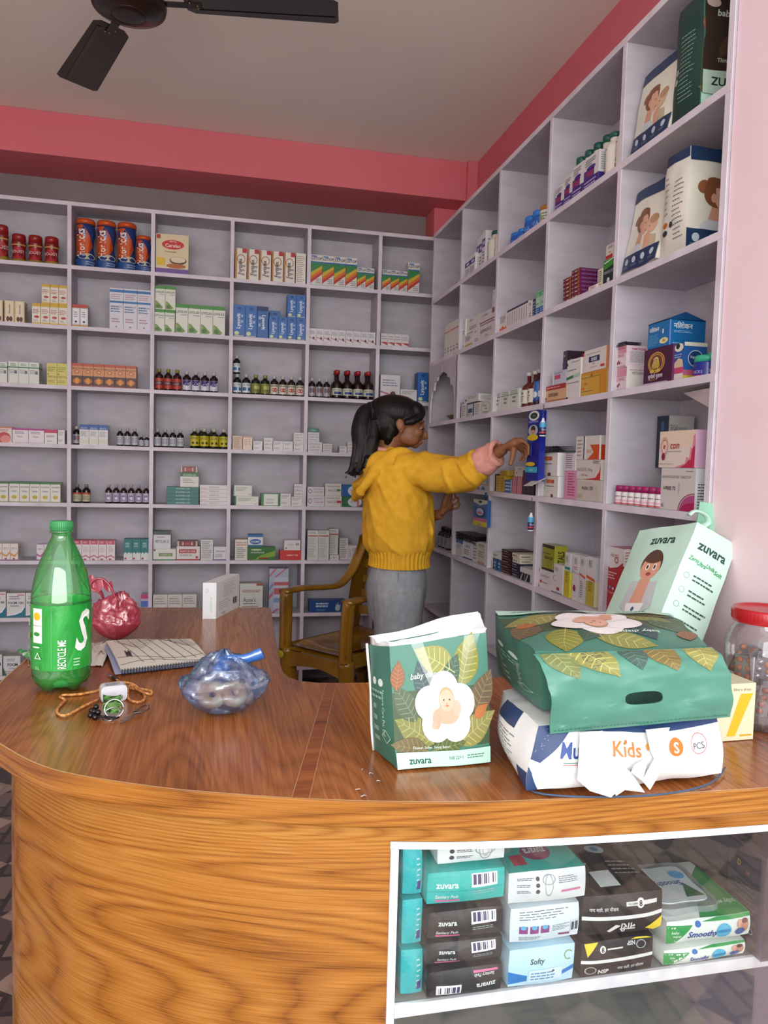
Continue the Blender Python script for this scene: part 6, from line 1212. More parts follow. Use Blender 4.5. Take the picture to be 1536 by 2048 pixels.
def softy(f):
    f.r(0,0,1,1,'#b9dff0'); f.poly([(0,.06),(.28,.14),(.28,.3),(0,.42)],'#1c78c4'); f.poly([(.8,.2),(1,.3),(1,.42),(.8,.32)],'#1c78c4'); f.t('Softy',.42,.68,.14,'#3a3a4a',.3,.02,.15); f.ring(.9,.72,.07,.13,'#8a9a5a',.2,18,30,300); f.r(.3,.1,.8,.45,'#cfe8f4'); f.ln(.33,.14,.77,.4,3,'#5a8ab8',.4); f.e_(.66,.38,.02,.03,'#6a3a4a')
z=pack(1013,1149,1897,Yp,ZP,.1,{'front':softy},'#b9dff0','sanitary_pad_pack','pale blue pad pack with script lettering, foot of third column',.12,71)
def txtp(f):
    f.r(0,0,1,1,'#d3e2ea'); f.ln(.12,.66,.85,.92,4,'#4a5668',.3)
    for i in range(3): f.r(.12+.15*i,.28,.24+.15*i,.5,'#8a3a80'); f.e_(.18+.15*i,.46,.04,.06,'#5ab0d8')
    f.ln(.12,.06,.45,.2,4,'#5a6270',.3); f.ln(.58,.3,.84,.5,4,'#6a7484',.3); f.poly([(.68,.14),(.85,.1),(.85,.16),(.68,.2)],'#7a2a60'); f.code(.86,.14,.98,.5,'#444a55','#d3e2ea',9)
z=pack(1016,1160,1815,Yp+.002,z,.1,{'front':txtp},'#d3e2ea','sanitary_pad_pack','white and blue text covered pad pack, middle of third column',.16,72)
def teatop(f):
    f.r(0,0,1,1,'#2cb0a4'); f.e_(.5,.3,.2,.14,'#8a2f5c'); f.t('zuvara',.5,.3,.12,'#e0e0e8',.3,.03,0,180); f.r(.12,.1,.3,.28,'#b02a44'); f.t('Sanitary Pads',.5,.62,.08,'#dfeee6',.4,0,.2,180); f.e_(.12,.9,.12,.1,'#b0682c'); f.e_(.8,.88,.12,.12,'#8a9a3c'); f.e_(.5,.94,.1,.06,'#7a3a6c')
def padf(f):
    f.r(0,0,1,1,'#d6dde0')
    for i in range(3): f.e_(.36,.78-.2*i,.025,.07,'#3c3444'); f.ln(.1,.73-.2*i,.32,.83-.2*i,2,'#5c5c6c')
    f.ring(.5,.55,.05,.36,'#9098a0',.1); f.ring(.5,.74,.08,.16,'#9098a0',.1); f.ln(.62,.58,.92,.82,4,'#6a707c',.3); f.r(.66,.3,.92,.36,'#c8709a')
z=pack(1014,1172,1744,Yp,z,.16,{'front':padf,'top':teatop},'#d6dde0','sanitary_pad_pack','white fronted turquoise topped pad pack crowning third column',.08,73)
def naf(rev):
    def fn(f):
        b='#231c1c'; f.r(0,0,1,1,b); f.r(0,.40,1,.5,'#e0e4e4')
        if rev:
            f.t('8',.62,.78,.17,'#23232a',.06,.03) if 0 else None
            f.r(.52,.72,.92,.82,'#d8dada'); f.e_(.7,.77,.05,.12,'#e6e8e8'); f.t('8',.7,.77,.14,'#231c1c',.06,.03); f.t('XXL-320MM',.6,.77,.05,'#231c1c',.12); f.t('याद सही, हर मौसम',.25,.68,.08,'#d8dada',.44,.01)
            f.t('नारी',.55,.2,.2,'#d8dada',.3,.04,0,180); f.poly([(.3,.1),(.4,.28),(.46,.24),(.34,.06)],'#e0e0d8'); f.poly([(.78,.1),(1,.34),(1,.04),(.9,.0)],'#e6cf2c')
        else:
            f.poly([(.03,.98),(.22,.98),(.08,.6)],'#e6cf2c'); f.e_(.28,.78,.04,.1,'#e6e8e8'); f.t('8',.28,.78,.13,'#231c1c',.05,.03); f.r(.34,.76,.56,.8,'#d8dada'); f.t('NSP',.68,.86,.11,'#d8dada',.16,.03,0,180); f.ring(.82,.8,.07,.12,'#a8acac',.2); f.t('NSP',.3,.14,.14,'#e8eaea',.16,.04); f.ring(.12,.2,.08,.12,'#a8acac',.2); f.t('याद सही, हर मौसम',.68,.2,.09,'#d8dada',.4,.01); f.poly([(.68,.96),(.98,.96),(.9,1.0),(.75,1)],'#e6cf2c')
    return fn
z=pack(1157,1308,1882,Yp,ZP,.11,{'front':naf(0)},'#231c1c','sanitary_pad_pack','dark brown pad pack with white band, lower one',.12,74)
def nat(f): f.r(0,0,1,1,'#1f1818'); f.r(.3,.12,.55,.4,'#d3dada'); f.e_(.62,.85,.12,.1,'#c8dce0'); f.e_(.62,.85,.05,.05,'#4a9ac8'); f.ln(.6,.3,.95,.6,4,'#a8a4a4',.3); f.ln(.05,.5,.4,.8,3,'#a8a4a4',.3)
z=pack(1162,1326,1793,Yp+.001,z,.15,{'front':naf(1),'top':nat},'#231c1c','sanitary_pad_pack','dark brown pad pack with white band, upper one',.12,75)
def wip(f):
    f.r(0,0,1,1,'#dfe8e2'); f.poly([(0,0),(.1,.0),(.3,.8),(0,.85)],'#27964a'); f.poly([(.4,.88),(.6,1),(1,1),(1,.84)],'#27964a'); f.t('baby',.1,.55,.14,'#dcefe0',.14,.01,.2); f.t('wipes',.12,.38,.12,'#dcefe0',.14,.01,.2)
    f.t('Smoothy',.42,.4,.3,'#1f4a9a',.36,.03,.25); f.e_(.36,.82,.035,.12,'#2a6ab8'); f.e_(.66,.42,.09,.34,'#5ab4d8'); f.r(.58,.36,.74,.5,'#2a8ab8'); f.e_(.86,.62,.04,.18,'#d8a48c'); f.e_(.92,.52,.05,.3,'#c08a74'); f.e_(.86,.3,.06,.16,'#3a5a9a'); f.e_(.92,.72,.04,.1,'#6a3c34')
z=pack(1321,1497,1896,Yp+.001,ZP,.1,{'front':wip},'#dfe8e2','wet_wipes_pack','lower baby wipes pack, white and green',.2,76,cat='wipes pack')
def wtop(f):
    f.r(0,0,1,1,'#dfe8e2'); f.poly([(.4,0),(1,0),(1,.9),(.8,.7)],'#27964a'); f.t('baby wipes',.82,.2,.08,'#dcefe0',.3,0,.2,180)
z0_=z
z=pack(1328,1505,1841,Yp,z,.16,{'front':wip,'top':wtop},'#dfe8e2','wet_wipes_pack','upper baby wipes pack with clear hinged lid',.14,77,cat='wipes pack')
# hinged clear lid on the upper wipes pack
wp=[o for o in C.objects if o.get('label')=='upper baby wipes pack with clear hinged lid'][0]
xa=Xat(1332,Yp,z); g=G(); q=[(xa+.004,Yp+.02),(xa+.104,Yp+.02),(xa+.11,Yp+.135),(xa-.0,Yp+.135)]
rr=[(v.x,v.y) for v in catmull([Vector((*p,0)) for p in [q[0],((q[0][0]+q[1][0])/2,q[0][1]-.004),q[1],(q[1][0]+.005,(q[1][1]+q[2][1])/2),q[2],((q[2][0]+q[3][0])/2,q[2][1]+.004),q[3],(q[3][0]-.003,(q[0][1]+q[3][1])/2)]],4,True)]
g.prism(rr,z-.004,z+.007,glassy('clear_lid',((.93,.96,1,1),(.85,.9,.95,1)),.25,.06,.3)); ins=[((x-xa-.053)*.8+xa+.053,(y-Yp-.077)*.78+Yp+.077) for x,y in rr]
g.prism(ins,z+.0071,z+.0085,mat('#ccd8dc',.3)); f=Fc(g,(xa+.012,Yp+.034,z+.0086),(1,0,0),(0,1,0),.084,.086); f.t('Smoothy',.5,.5,.16,'#2a4a8a',.6,.02,.2,180); f.poly([(.6,.05),(.98,.05),(.8,.5)],'#2f6a40'); f.e_(.15,.6,.12,.2,'#a8786a'); f.e_(.85,.75,.14,.14,'#5aa8d8')
g.build('hinged_lid',wp,label='clear plastic hinged lid')
# dark liqueur coloured gift box
def dvi(f):
    f.r(0,0,1,1,'#45383c'); f.poly([(0,0),(1,0),(1,.26),(0,.3)],'#121014'); f.t('D',.30,.17,.15,'#e0c81c',.2,.04,.1); f.t('ivine',.7,.17,.12,'#e0c81c',.5,.03,.1); f.e_(.55,.6,.2,.12,'#d8d4d0'); f.e_(.55,.6,.08,.05,'#2c2a2c')
def dvs(f):
    f.r(0,0,1,1,'#55464e'); f.t('D',.3,.78,.06,'#c89a2c',.1,.03,.1); f.t('ivi',.55,.74,.045,'#b06a4a',.2,.02,.1); f.ln(.2,.35,.85,.66,7,'#7a6a70',.25); f.ring(.6,.24,.07,.03,'#d8d0d0',.25); f.ring(.7,.2,.07,.03,'#d8d0d0',.25)
g=soft(.12,.085,.165,'#45383c',{'front':dvi,'left':dvs},None,.01,(0,0,0),0,80,.02,.3)
pv=onZ(1508,1930,ZP); g.deform(lambda v:Matrix.Translation((.834,pv.y+.004,ZP))@(Matrix.Rotation(-.02,4,'Z')@v)); place(g,'cosmetic_box','dark brown box with yellow lettering at the right end of the display','box')
# ================= things on the left run of the counter =================
def rel(g,e): g.deform(lambda v:v-Vector(e.location)); return g
pb=onZ(123,1376,CT); e=empty('soda_bottle',(pb.x,pb.y,CT),label='two litre green plastic soda bottle, half full, with green cap',category='bottle')
pet=glassy('green_pet',((.42,.92,.52,1),(.06,.5,.14,1)),.16,.04,.3)
g=G(); K_=.00093
prof=[(.034,.004),(.047,.006),(.0535,.02),(.0545,.035),(.0528,.042),(.0545,.05),(.054,.1),(.0542,.165),(.0545,.18),(.0525,.2),(.046,.232),(.036,.258),(.027,.278),(.0215,.29),(.018,.297),(.0175,.305),(.0215,.306),(.0215,.309),(.0175,.310),(.0175,.316)]
n=40; vs=[]
for r,z in prof:
    for i in range(n):
        a=2*math.pi*i/n; k=1; zz=z
        if z<.04: t=(.04-z)/.04; k=1-.16*t*(.5+.5*math.cos(5*a)); zz=z+.012*t*(.5+.5*math.cos(5*a))
        vs.append((r*k*math.cos(a),r*k*math.sin(a),zz))
m_=len(prof); g.add(vs,[(j*n+i,j*n+(i+1)%n,(j+1)*n+(i+1)%n,(j+1)*n+i) for j in range(m_-1) for i in range(n)]+[tuple(range(n))[::-1]],pet,True); g.build('bottle_body',e)
liq=glassy('green_soda',((.35,.95,.45,1),(.08,.62,.16,1)),.38,.1,.1)
g=G(); lp=[(.03,.012),(.045,.014),(.0505,.024),(.052,.05),(.0518,.1),(.052,.176)]; g.lathe(lp,liq,32); g.add([(.0515*math.cos(2*math.pi*i/32),.0515*math.sin(2*math.pi*i/32),.1765) for i in range(32)],[tuple(range(32))],mat('#58f07c',.4)); g.build('soda',e)
g=G(); g.lathe([(.0195,.3105),(.0205,.312),(.0205,.325),(.019,.328)],mat('#3f9a5c',.4),28)
for i in range(36):
    a=2*math.pi*i/36; g.tube([(.0206*math.cos(a),.0206*math.sin(a),.313),(.0206*math.cos(a),.0206*math.sin(a),.325)],.0007,mat('#378a52',.4),4)
g.build('cap',e)
g=G(); lab=nmat('crinkled_green_label',[(.3,'#1d8a33'),(.6,'#2ea444'),(.8,'#46b95c')],(1,1,.35),22,6,1.5,.25,.9,bdist=.004)
g.lathe([(.0551,.048),(.0552,.1),(.0551,.172)],lab,48,close=False); g.lathe([(.0547,.172),(.0547,.048)],lab,48,close=False)
f=Cy(g,(0,0,0),.0553,.048,.124,170)
f.r(.26,.42,.40,.95,'#e8ece6'); f.l+=1; f.e_(.33,.83,.05,.06,'#e0b81c'); f.r(.265,.685,.395,.69,'#3a8a4c'); f.e_(.33,.56,.045,.03,'#2f8a3c'); f.t('Sprite',.12,.72,.14,'#e6efe6',.17,.03,.2,20); f.e_(.13,.5,.05,.05,'#d8c81c')
f.t('S',.86,.62,.62,'#e8ece6',.2,.03,.3); f.t('RECYCLE ME',.62,.26,.085,'#e6efe6',.44,.02,0,90); f.ln(.02,.03,.24,.4,12,'#b8dcbc',.35); f.ring(.36,.22,.05,.07,'#cfe8d2',.35,3,90,450); f.t('2 L',.36,.05,.04,'#cfe8d2',.1); f.r(.52,.02,.522,.98,'#7ac088'); f.ln(.74,.06,.82,.2,3,'#b8dcbc',.4); f.e_(.35,.37,.05,.012,'#cfe8d2')
g.build('label_wrap',e)
for o in e.children: o.rotation_euler.z=math.radians(-10)
# crimson carrier bag
def film(name,c,alpha,gl=.3,rough=.18): return glassy(name,((c[0],c[1],c[2],1),(c[3],c[4],c[5],1)),alpha,rough,gl)
redm=film('crimson_film',(.95,.25,.35,.48,.055,.095),.86)
pr=onZ(232,1280,CT); e=empty('carrier_bag',(pr.x,pr.y,CT),label='crimson plastic carrier bag slumped behind the green bottle',category='plastic bag')
g=G()
def crump(u,v,R0,Hh,seed,amp=.16,sh=.8):
    a=u*2*math.pi; t=v*math.pi; q=Vector((math.sin(t)*math.cos(a),math.sin(t)*math.sin(a),-math.cos(t)))
    w=noise.noise(q*1.5+Vector((seed,0,0)))*.9+(1-2*abs(noise.noise(q*3.1+Vector((0,seed,0)))))*.42+(1-2*abs(noise.noise(q*7+Vector((0,0,seed)))))*.16+.22*math.sin(11*a+5*noise.noise(q*2+Vector((seed,5,0))))*max(0,q.z)**.7
    k=1+amp*(w-.35); z=(q.z*.5+.5)
    rr=(1-.28*max(0,q.z)**1.5)
    return Vector((R0[0]*q.x*k*rr,R0[1]*q.y*k*rr,max(.0008,Hh*(z**sh)*k)))
g.patch(lambda u,v:crump(u,v,(.060,.055),.108,3.1,.24),72,44,redm)
def loop(pts,r,fl,s=0): g.tube(catmull([Vector(p) for p in pts],8),r,redm,10,True,fl)
loop([(.0,-.01,.105),(-.012,-.012,.135),(-.03,-.012,.155),(-.050,-.01,.152),(-.058,-.008,.135),(-.048,-.006,.128),(-.035,.0,.118),(-.03,.005,.095)],.0085,.35)
loop([(-.03,-.01,.09),(-.04,-.01,.125),(-.052,-.01,.148),(-.048,-.01,.162),(-.053,-.01,.172)],[.012]*8*3+[.01]*9,.3) if 0 else None
g.patch(lambda u,v:Vector((-.058+.052*u-.004*v,-.012+.004*math.sin(9*u),.128+.034*v*(1-.5*u)+.006*math.sin(14*u))),14,6,redm)
g.patch(lambda u,v:Vector((.012+.04*u,-.0+.006*math.sin(8*u+v),.09+.022*v*(1-u)+.004*math.sin(20*u))),12,6,redm)
g.build('bag_film',e)
# crumpled wrapper partly under the bottle
g=G(); a0,a1,b0,b1=onZ(32,1306,CT),onZ(62,1330,CT),onZ(232,1284,CT),onZ(205,1334,CT)
def wrp(u,v): q=a0.lerp(b0,u).lerp(a1.lerp(b1,u),v); k=math.sin(math.pi*min(1,max(0,v)))*.7+.3; return q+Vector((0,.01*noise.noise(Vector((u*9,v*3,1))),.003+.016*k*abs(noise.noise(Vector((u*7,v*4,3))))+.01*abs(noise.noise(Vector((u*18,v*9,7))))+.008*k))
wm1=nmat('printed_wrapper',[(.35,'#5a2c1c'),(.42,'#d8d6cc'),(.6,'#e6e6de'),(.7,'#b8bcae')],(1,1,1),14,4,1,.3,0)
g.patch(lambda u,v:wrp(u*.36,v),14,12,nmat('green_wrapper',[(.4,'#3a9a4c'),(.55,'#4fae60'),(.6,'#dfe8df')],(1,1,1),16,2,1,.3,0)); g.patch(lambda u,v:wrp(.36+.64*u,v),24,12,wm1)
lo=min(v.z for v in g.v)-CT-.0006; o=place(rel(g,type('q',(),{'location':(a0.x,a0.y,0)})),'snack_wrapper','crumpled white and green wrapper lying behind the bottle','wrapper'); o.location=(a0.x,a0.y,-lo)
# spiral notebook
N=[onZ(242,1352,CT),onZ(418,1331,CT),onZ(382,1290,CT),onZ(212,1300,CT)]
e=empty('spiral_notebook',(N[0].x,N[0].y,CT),label='spiral notebook with cream cover of thin dark curved lines',category='notebook')
def nb(u,v,z): q=N[0].lerp(N[1],u).lerp(N[3].lerp(N[2],u),v); return q+Vector((0,0,.002+z+.010*v*(1-v)*2+.004*math.sin(3*u+1)*v+.006*v*v*(u<2)))
g=G(); pg_=mat('#d8d8e0',.6); g.patch(lambda u,v:nb(u,v,.0025)+Vector((-.006*v-.012*(1-v)*(1-u),0,-.0012)),16,10,mat('#a8b0d0',.5)); g.build('back_cover',e) if not rel(g,e) else g.build('back_cover',e)
g=G()
for i in range(5): g.patch(lambda u,v:nb(.01+.98*u,.02+.96*v,.003+.0014*i),16,10,pg_)
rel(g,e).build('pages',e)
g=G(); cvm=mat('#dcd8cc',.45); g.patch(lambda u,v:nb(u,v,.0105),24,16,cvm); g.patch(lambda u,v:nb(1-u,v,.0098),24,16,cvm)
def line(P,w=.0007): g.tube([nb(u,v,.0108) for u,v in P],w,mat('#3a3438',.5),4)
for i in range(7):
    u0=.12+.12*i; line([(u0+.035*t*1.0+.12*t*t,.98-.86*t+.12*math.sin(3*t)) for t in [k/12 for k in range(13)]])
for i in range(26):
    u0=.08+.033*i; line([(u0+.10*t*t,.98-(.2+.2*math.sin(i*.35))*t) for t in (0,.25,.5,.75,1)],.00035)
for i in range(2): line([(.02+.95*k/14,.12+.14*i+.08*math.sin(5*k/14+i)) for k in range(15)],.0006)
for i in range(5): line([(.13+.012*i,.34+.02*math.sin(i)),(.135+.012*i,.5+.03*math.cos(i*2))],.0014)
rel(g,e).build('front_cover',e,label='cream cover with curved line drawing')
g=G(); sp_=mat('#23283e',.35)
for i in range(32):
    u=.01+.98*i/31; c=nb(u,0,.006); t=(N[3]-N[0]).normalized()
    g.tube([c+t*(.0062*math.cos(a)-.001)+Vector((0,0,.0066*math.sin(a))) for a in [2*math.pi*k/10 for k in range(11)]],.0007,sp_,5)
rel(g,e).build('spiral_binding',e)
# blue film bag with buns
pz=onZ(447,1425,CT); e=empty('plastic_bag',(pz.x,pz.y,CT),label='knotted clear blue plastic bag holding glazed ring buns',category='plastic bag')
blm=film('blue_film',(.72,.86,1.0,.12,.32,.72),.17,.35,.1)
g=G(); g.patch(lambda u,v:crump(u,v,(.075,.062),.104,8.3,.2,.95),64,40,blm)
bl2=film('blue_film_gathered',(.35,.6,1.0,.03,.22,.75),.72,.4,.15)
g.tube(catmull([Vector((-.004,.0,.080)),Vector((-.002,.0,.092)),Vector((.004,.0,.098)),Vector((.03,.002,.095)),Vector((.058,.004,.102)),Vector((.068,.004,.106))],6),[.020]*4+[.012]*5+[.009]*6+[.012]*8+[.014]*8,bl2,12,True,.7)
g.ellipsoid((-.002,-.002,.094),(.013,.012,.010),bl2,14)
g.build('bag_film',e)
bunm=nmat('glazed_bun',[(.3,'#b06a34'),(.5,'#dca468'),(.7,'#f4d8ac')],(1,1,1),30,5,0,.25,.2)
for i,(x,y,z,tx) in enumerate(((-.020,-.010,.036,.9),(.018,-.012,.037,.8),(.003,.018,.026,.2),(.034,.010,.034,.4),(-.032,.014,.030,.3))):
    s=G(); R1,r1=.0155,.0105
    s.patch(lambda u,v:Vector(((R1+r1*math.cos(2*math.pi*v))*math.cos(2*math.pi*u),(R1+r1*math.cos(2*math.pi*v))*math.sin(2*math.pi*u),r1*math.sin(2*math.pi*v))),24,12,bunm)
    M=Matrix.Translation((pz.x+x,pz.y+y,CT+z))@Matrix.Rotation(tx,4,'X')@Matrix.Rotation(.3*i,4,'Y'); o=s.build('ring_bun'); o.matrix_world=M
    o['category']='bun'; o['label']=['glazed ring bun front left inside the blue bag','glazed ring bun front right inside the blue bag','glazed ring bun lying low at the back of the blue bag','glazed ring bun at the right end of the blue bag','glazed ring bun at the left end of the blue bag'][i]; o['group']='ring buns in the blue bag'
# braided cable
c2=lambda x,y,z=.0035:onZ(x,y,CT)+Vector((0,0,z))
e=empty('charging_cable',tuple(c2(200,1400,0)),label='orange braided charging cable coiled beside the adapter',category='cable')
g=G(); cm=nmat('braided_cord',[(.4,'#a8642c'),(.6,'#dda262')],(1,1,1),160,2,0,.7,.5,bdist=.0006)
path=[(233,1362),(246,1372),(262,1380),(285,1382),(303,1386),(300,1392),(280,1389),(262,1378),(256,1386),(258,1402),(278,1408),(290,1400),(284,1386),(262,1374),(232,1372),(208,1376),(198,1384),(160,1392),(128,1394),(120,1398),(130,1404),(116,1420),(116,1431),(134,1434),(168,1416),(198,1402)]
zz=[.0035+.0035*(i in (7,8,13,14,6)) for i in range(len(path))]
g.tube(catmull([c2(x,y,z) for (x,y),z in zip(path,zz)],5),.0024,cm,8); rel(g,e).build('cord',e)
g=G(); a,b=c2(217,1352,.004),c2(226,1358,.004); g.tube([a,b],.0035,mat('#c9ccd2',.2,1),8,flat=.6); g.tube([b,c2(234,1363,.004)],.004,mat('#2a2420',.4),8); rel(g,e).build('plug',e)
# adapter
pa=onZ(227,1402,CT); g=G(); 
def rbox(g,w,d,h,m,r=.006):
    pts=[]
    for cx,cy,a0 in ((w/2-r,h-r,0),(-w/2+r,h-r,90),(-w/2+r,r,180),(w/2-r,r,270)):
        for k in range(5): a=math.radians(a0+22.5*k); pts.append((cx+r*math.cos(a),cy+r*math.sin(a)))
    n=len(pts); vs=[(x,0,z) for x,z in pts]+[(x,d,z) for x,z in pts]; g.add(vs,[tuple(range(n)),tuple(range(n,2*n))[::-1]]+[(i,(i+1)%n,n+(i+1)%n,n+i)[::-1] for i in range(n)],m)
rbox(g,.046,.026,.03,mat('#c9cbd2',.35),.008); e=empty('power_adapter',(pa.x+.002,pa.y-.006,CT+.0002),.25,label='white two pin power adapter lying on the orange cable',category='charger'); g.build('adapter_body',e)
g=G()
for x in (-.008,.011): g.lathe([(.0,0),(.0035,0),(.0035,.003),(.002,.0045),(.002,.012),(.0,.013)],mat('#d0d2d6',.15,1),12,c=(0,0,0),close=False); k=len(g.v)-72; g.v[k:]=[Vector((v.x+x,-v.z,v.y+.010)) for v in g.v[k:]]
g.build('pins',e); g=G(); f=Fc(g,(-.018,.002,.0302),(1,0,0),(0,1,0),.036,.022); f.ln(.1,.1,.9,.9,4,'#7a7c86',.4); g.build('rating_label',e)
e.location.z=CT+.0003
# keys
ke=empty('key_bunch',tuple(c2(235,1438,0)),label='key ring with black beads, leafy tag and nail clipper on the counter',category='keys')
def ring_(cx,cy,r,th,tx,ty,z):
    M=Matrix.Translation(c2(cx,cy,z))@Matrix.Rotation(tx,4,'X')@Matrix.Rotation(ty,4,'Y')
    g.tube([M@Vector((r*math.cos(a),r*math.sin(a),0)) for a in [2*math.pi*k/28 for k in range(29)]],th,mat('#d6d6da',.12,1),7)
g=G(); ring_(228,1435,.0155,.0011,1.15,.1,.016); ring_(222,1437,.015,.0011,.5,-.3,.008); rel(g,ke).build('split_rings',ke)
g=G()
for i,(x,y,z) in enumerate(((181,1436,.005),(188,1430,.006),(190,1440,.005),(183,1428,.006),(196,1436,.010),(192,1427,.012))): g.ellipsoid(c2(x,y,z),(.0052,.0052,.0052),mat('#0e0d10',.12),12)
for k in range(5): g.tube(catmull([c2(194,1434+2*k,.005),c2(206,1440+2*k-k,.006+.001*k),c2(222,1444-k,.005),c2(238,1440,.005)],5),.0016,mat('#121114',.4),6)
rel(g,ke).build('beads_and_thongs',ke)
g=G(); g.patch(lambda u,v:c2(206+36*u,1432-22*v+4*math.sin(3*u),.008+.012*v),8,6,nmat('leafy_tag',[(.4,'#1e2a18'),(.5,'#3f7a34'),(.62,'#8ab870'),(.7,'#20301c')],(1,1,1),60,3,1,.3,0)); rel(g,ke).build('leafy_tag',ke)
g=G(); clm=mat('#8c8a88',.2,1)
g.patch(lambda u,v:c2(240,1448,.003).lerp(c2(285,1425,.009),u)+Vector((0,(.0045-.003*abs(u-.3))*(2*v-1),.001*math.sin(3*u)+.0015)),12,3,clm); g.patch(lambda u,v:c2(240,1448,.001).lerp(c2(285,1425,.005),u)+Vector((0,(.0045-.003*abs(u-.3))*(1-2*v),.0)),12,3,clm)
g.tube(catmull([c2(268,1432,.007),c2(285,1423,.009),c2(296,1420,.009),c2(297,1427,.008),c2(284,1431,.007),c2(268,1434,.007)],6),.0014,clm,6); rel(g,ke).build('nail_clipper',ke)
# white carton standing on edge
A_,B_,C2_=onZ(405,1238,CT),onZ(432,1238,CT),onZ(478,1214,CT); hb=onY(432,1166,B_.y).z-CT
U=(B_-A_).normalized(); V=(C2_-B_).normalized(); L1,L2=(B_-A_).length,(C2_-B_).length
g=G(); P8=[Vector((0,0,0)),U*L1,U*L1+V*L2,V*L2]; g.add(P8+[p+Vector((0,0,hb)) for p in P8],[(0,1,5,4),(1,2,6,5),(2,3,7,6),(3,0,4,7),(4,5,6,7),(3,2,1,0)],mat('#dfe2e6',.4))
f=Fc(g,(0,0,0),U,(0,0,1),L1,hb); f.t('EUTHYROX-DV',.62,.4,.12,'#9ab0a8',.5,0,0,90); f.ring(.3,.78,.12,.06,'#a8c0b4',.2)
f=Fc(g,U*L1,V,(0,0,1),L2,hb); f.ln(.3,.5,.8,.9,7,'#9a9ca4',.25); f.ln(.1,.2,.6,.45,4,'#a8aab0',.25); f.code(.7,.14,.92,.4,'#55555c',None,12); f.t('ZASUL',.3,.08,.07,'#8a8c94',.5)
o=place(g,'medicine_carton','white medicine carton standing on edge at the far end of the counter','medicine box'); o.location=(A_.x,A_.y,CT+.0003)
# paper crumbs near the counter edge
for i,(x,y,w) in enumerate(((742,1548,9),(757,1563,8),(716,1580,12),(727,1593,13),(725,1540,4))):
    g=G(); p=c2(x,y,.0012); g.patch(lambda u,v:Vector(((u-.5)*w*.0006,(v-.5)*.0028+.0012*math.sin(6*u+i),.0012*math.sin(math.pi*u)+.0006*abs(noise.noise(Vector((u*7,v*5,i))))+.0002)),6,3,mat('#e6ded8',.7)); o=g.build('paper_scrap'); o.location=(p.x,p.y,CT+.0003)
    o['label']=['tiny white scrap nearest the open green bag','tiny white scrap right of the crumb pair','small white scrap left of the lowest crumb','largest white scrap at the counter edge','tiniest crumb near the open green bag'][i]; o['category']='paper scrap'; o['group']='paper scraps on the counter'

# ================= ceiling fan =================
fx,fy,fz=-.25,2.29,1.25+HC
e=empty('ceiling_fan',(fx,fy,fz),label='dark brown three blade ceiling fan',category='ceiling fan')
fm=nmat('fan_enamel',[(.3,'#1a100e'),(.7,'#251714')],(1,1,1),4,3,0,.28,0,spec=.5)
g=G(); g.lathe([(.0,-.012),(.03,-.0125),(.045,-.011),(.047,-.008),(.075,.0),(.098,.012),(.103,.022),(.1,.034),(.07,.055),(.06,.09),(.03,.1)],fm,48,close=False); g.lathe([(.0475,-.0105),(.0485,-.0115),(.0495,-.0095)],mat('#4a3a34',.3,.6),48,close=False); g.lathe([(.0965,.0105),(.0985,.0095),(.1,.0115)],mat('#4a3a34',.3,.6),48,close=False); g.build('motor_housing',e)
g=G(); g.lathe([(.012,.09),(.012,CZ-fz-.05)],fm,14); g.lathe([(.03,CZ-fz-.06),(.05,CZ-fz-.012),(.05,CZ-fz-.001)],fm,24); g.build('down_rod',e)
for k,ad in enumerate((-10,113,236)):
    g=G(); x0,x1=.155,.585; h0,h1=.052,.066
    out=[(x0,-h0*.65),(x0+.02,-h0),(x1-.012,-h1),(x1,-h1+.012),(x1,h1-.012),(x1-.012,h1),(x0+.02,h0),(x0,h0*.65)]
    vs=[(x,y,.03+.16*y*(.7)) for x,y in out]; n=len(vs); g.add(vs+[(x,y,z+.003) for x,y,z in vs],[tuple(range(n))[::-1],tuple(range(n,2*n))]+[(i,(i+1)%n,n+(i+1)%n,n+i) for i in range(n)],fm)
    g.patch(lambda u,v:Vector((x0+.03+(x1-x0-.04)*u,h0*.5+.012*v,.0283+.16*.7*(h0*.5+.012*v))),1,1,mat('#33241f',.3))
    b=g.build('blade',e,rz=math.radians(ad))
    g=G(); g.box(.09,.2,-.012,.012,.026,.029,fm); 
    for x,y in ((.17,-.02),(.19,.0),(.19,.02)): g.lathe([(.004,.0),(.003,-.003),(0,-.004)],mat('#6a5a40',.3,.8),8,c=(x,y*.6,.0262),close=False)
    g.build('blade_bracket',b)

# ================= armchair =================
chm=nmat('amber_plastic',[(.3,'#6e4a10'),(.5,'#8a6118'),(.7,'#a37a28')],(1,1,.5),5,4,.8,.16,.05,spec=.6)
P1=onY(572,1290,3.16); P2=onY(702,1310,2.87); w_=(P2-P1); w_.z=0; Wd=w_.length; ux=w_.normalized(); uy=Vector((-ux.y,ux.x,0))   # uy: towards the chair back
seatz=(P1.z+P2.z)/2
e=empty('plastic_armchair',(P1.x,P1.y,0),label='translucent brown plastic armchair between counter and shelves',category='chair')
e.rotation_euler=(0,0,math.atan2(ux.y,ux.x)); Wd=min(Wd,.345)
sz=seatz; D_=.46; az=sz+.215
g=G(); g.patch(lambda u,v:Vector((.03+(Wd-.06)*u,.0+D_*v,sz+.004-.016*math.sin(math.pi*u)*math.sin(math.pi*v)-.03*max(0,.12-v)/.12)),14,14,chm)
g.patch(lambda u,v:Vector((Wd*u,-.004+.006*math.sin(math.pi*u),sz-.03-.075*v+.025*v*math.sin(math.pi*u))),14,3,chm); g.patch(lambda u,v:Vector((.03+(Wd-.06)*(1-u),D_*v,sz-.004-.016*math.sin(math.pi*u)*math.sin(math.pi*v))),14,14,chm)
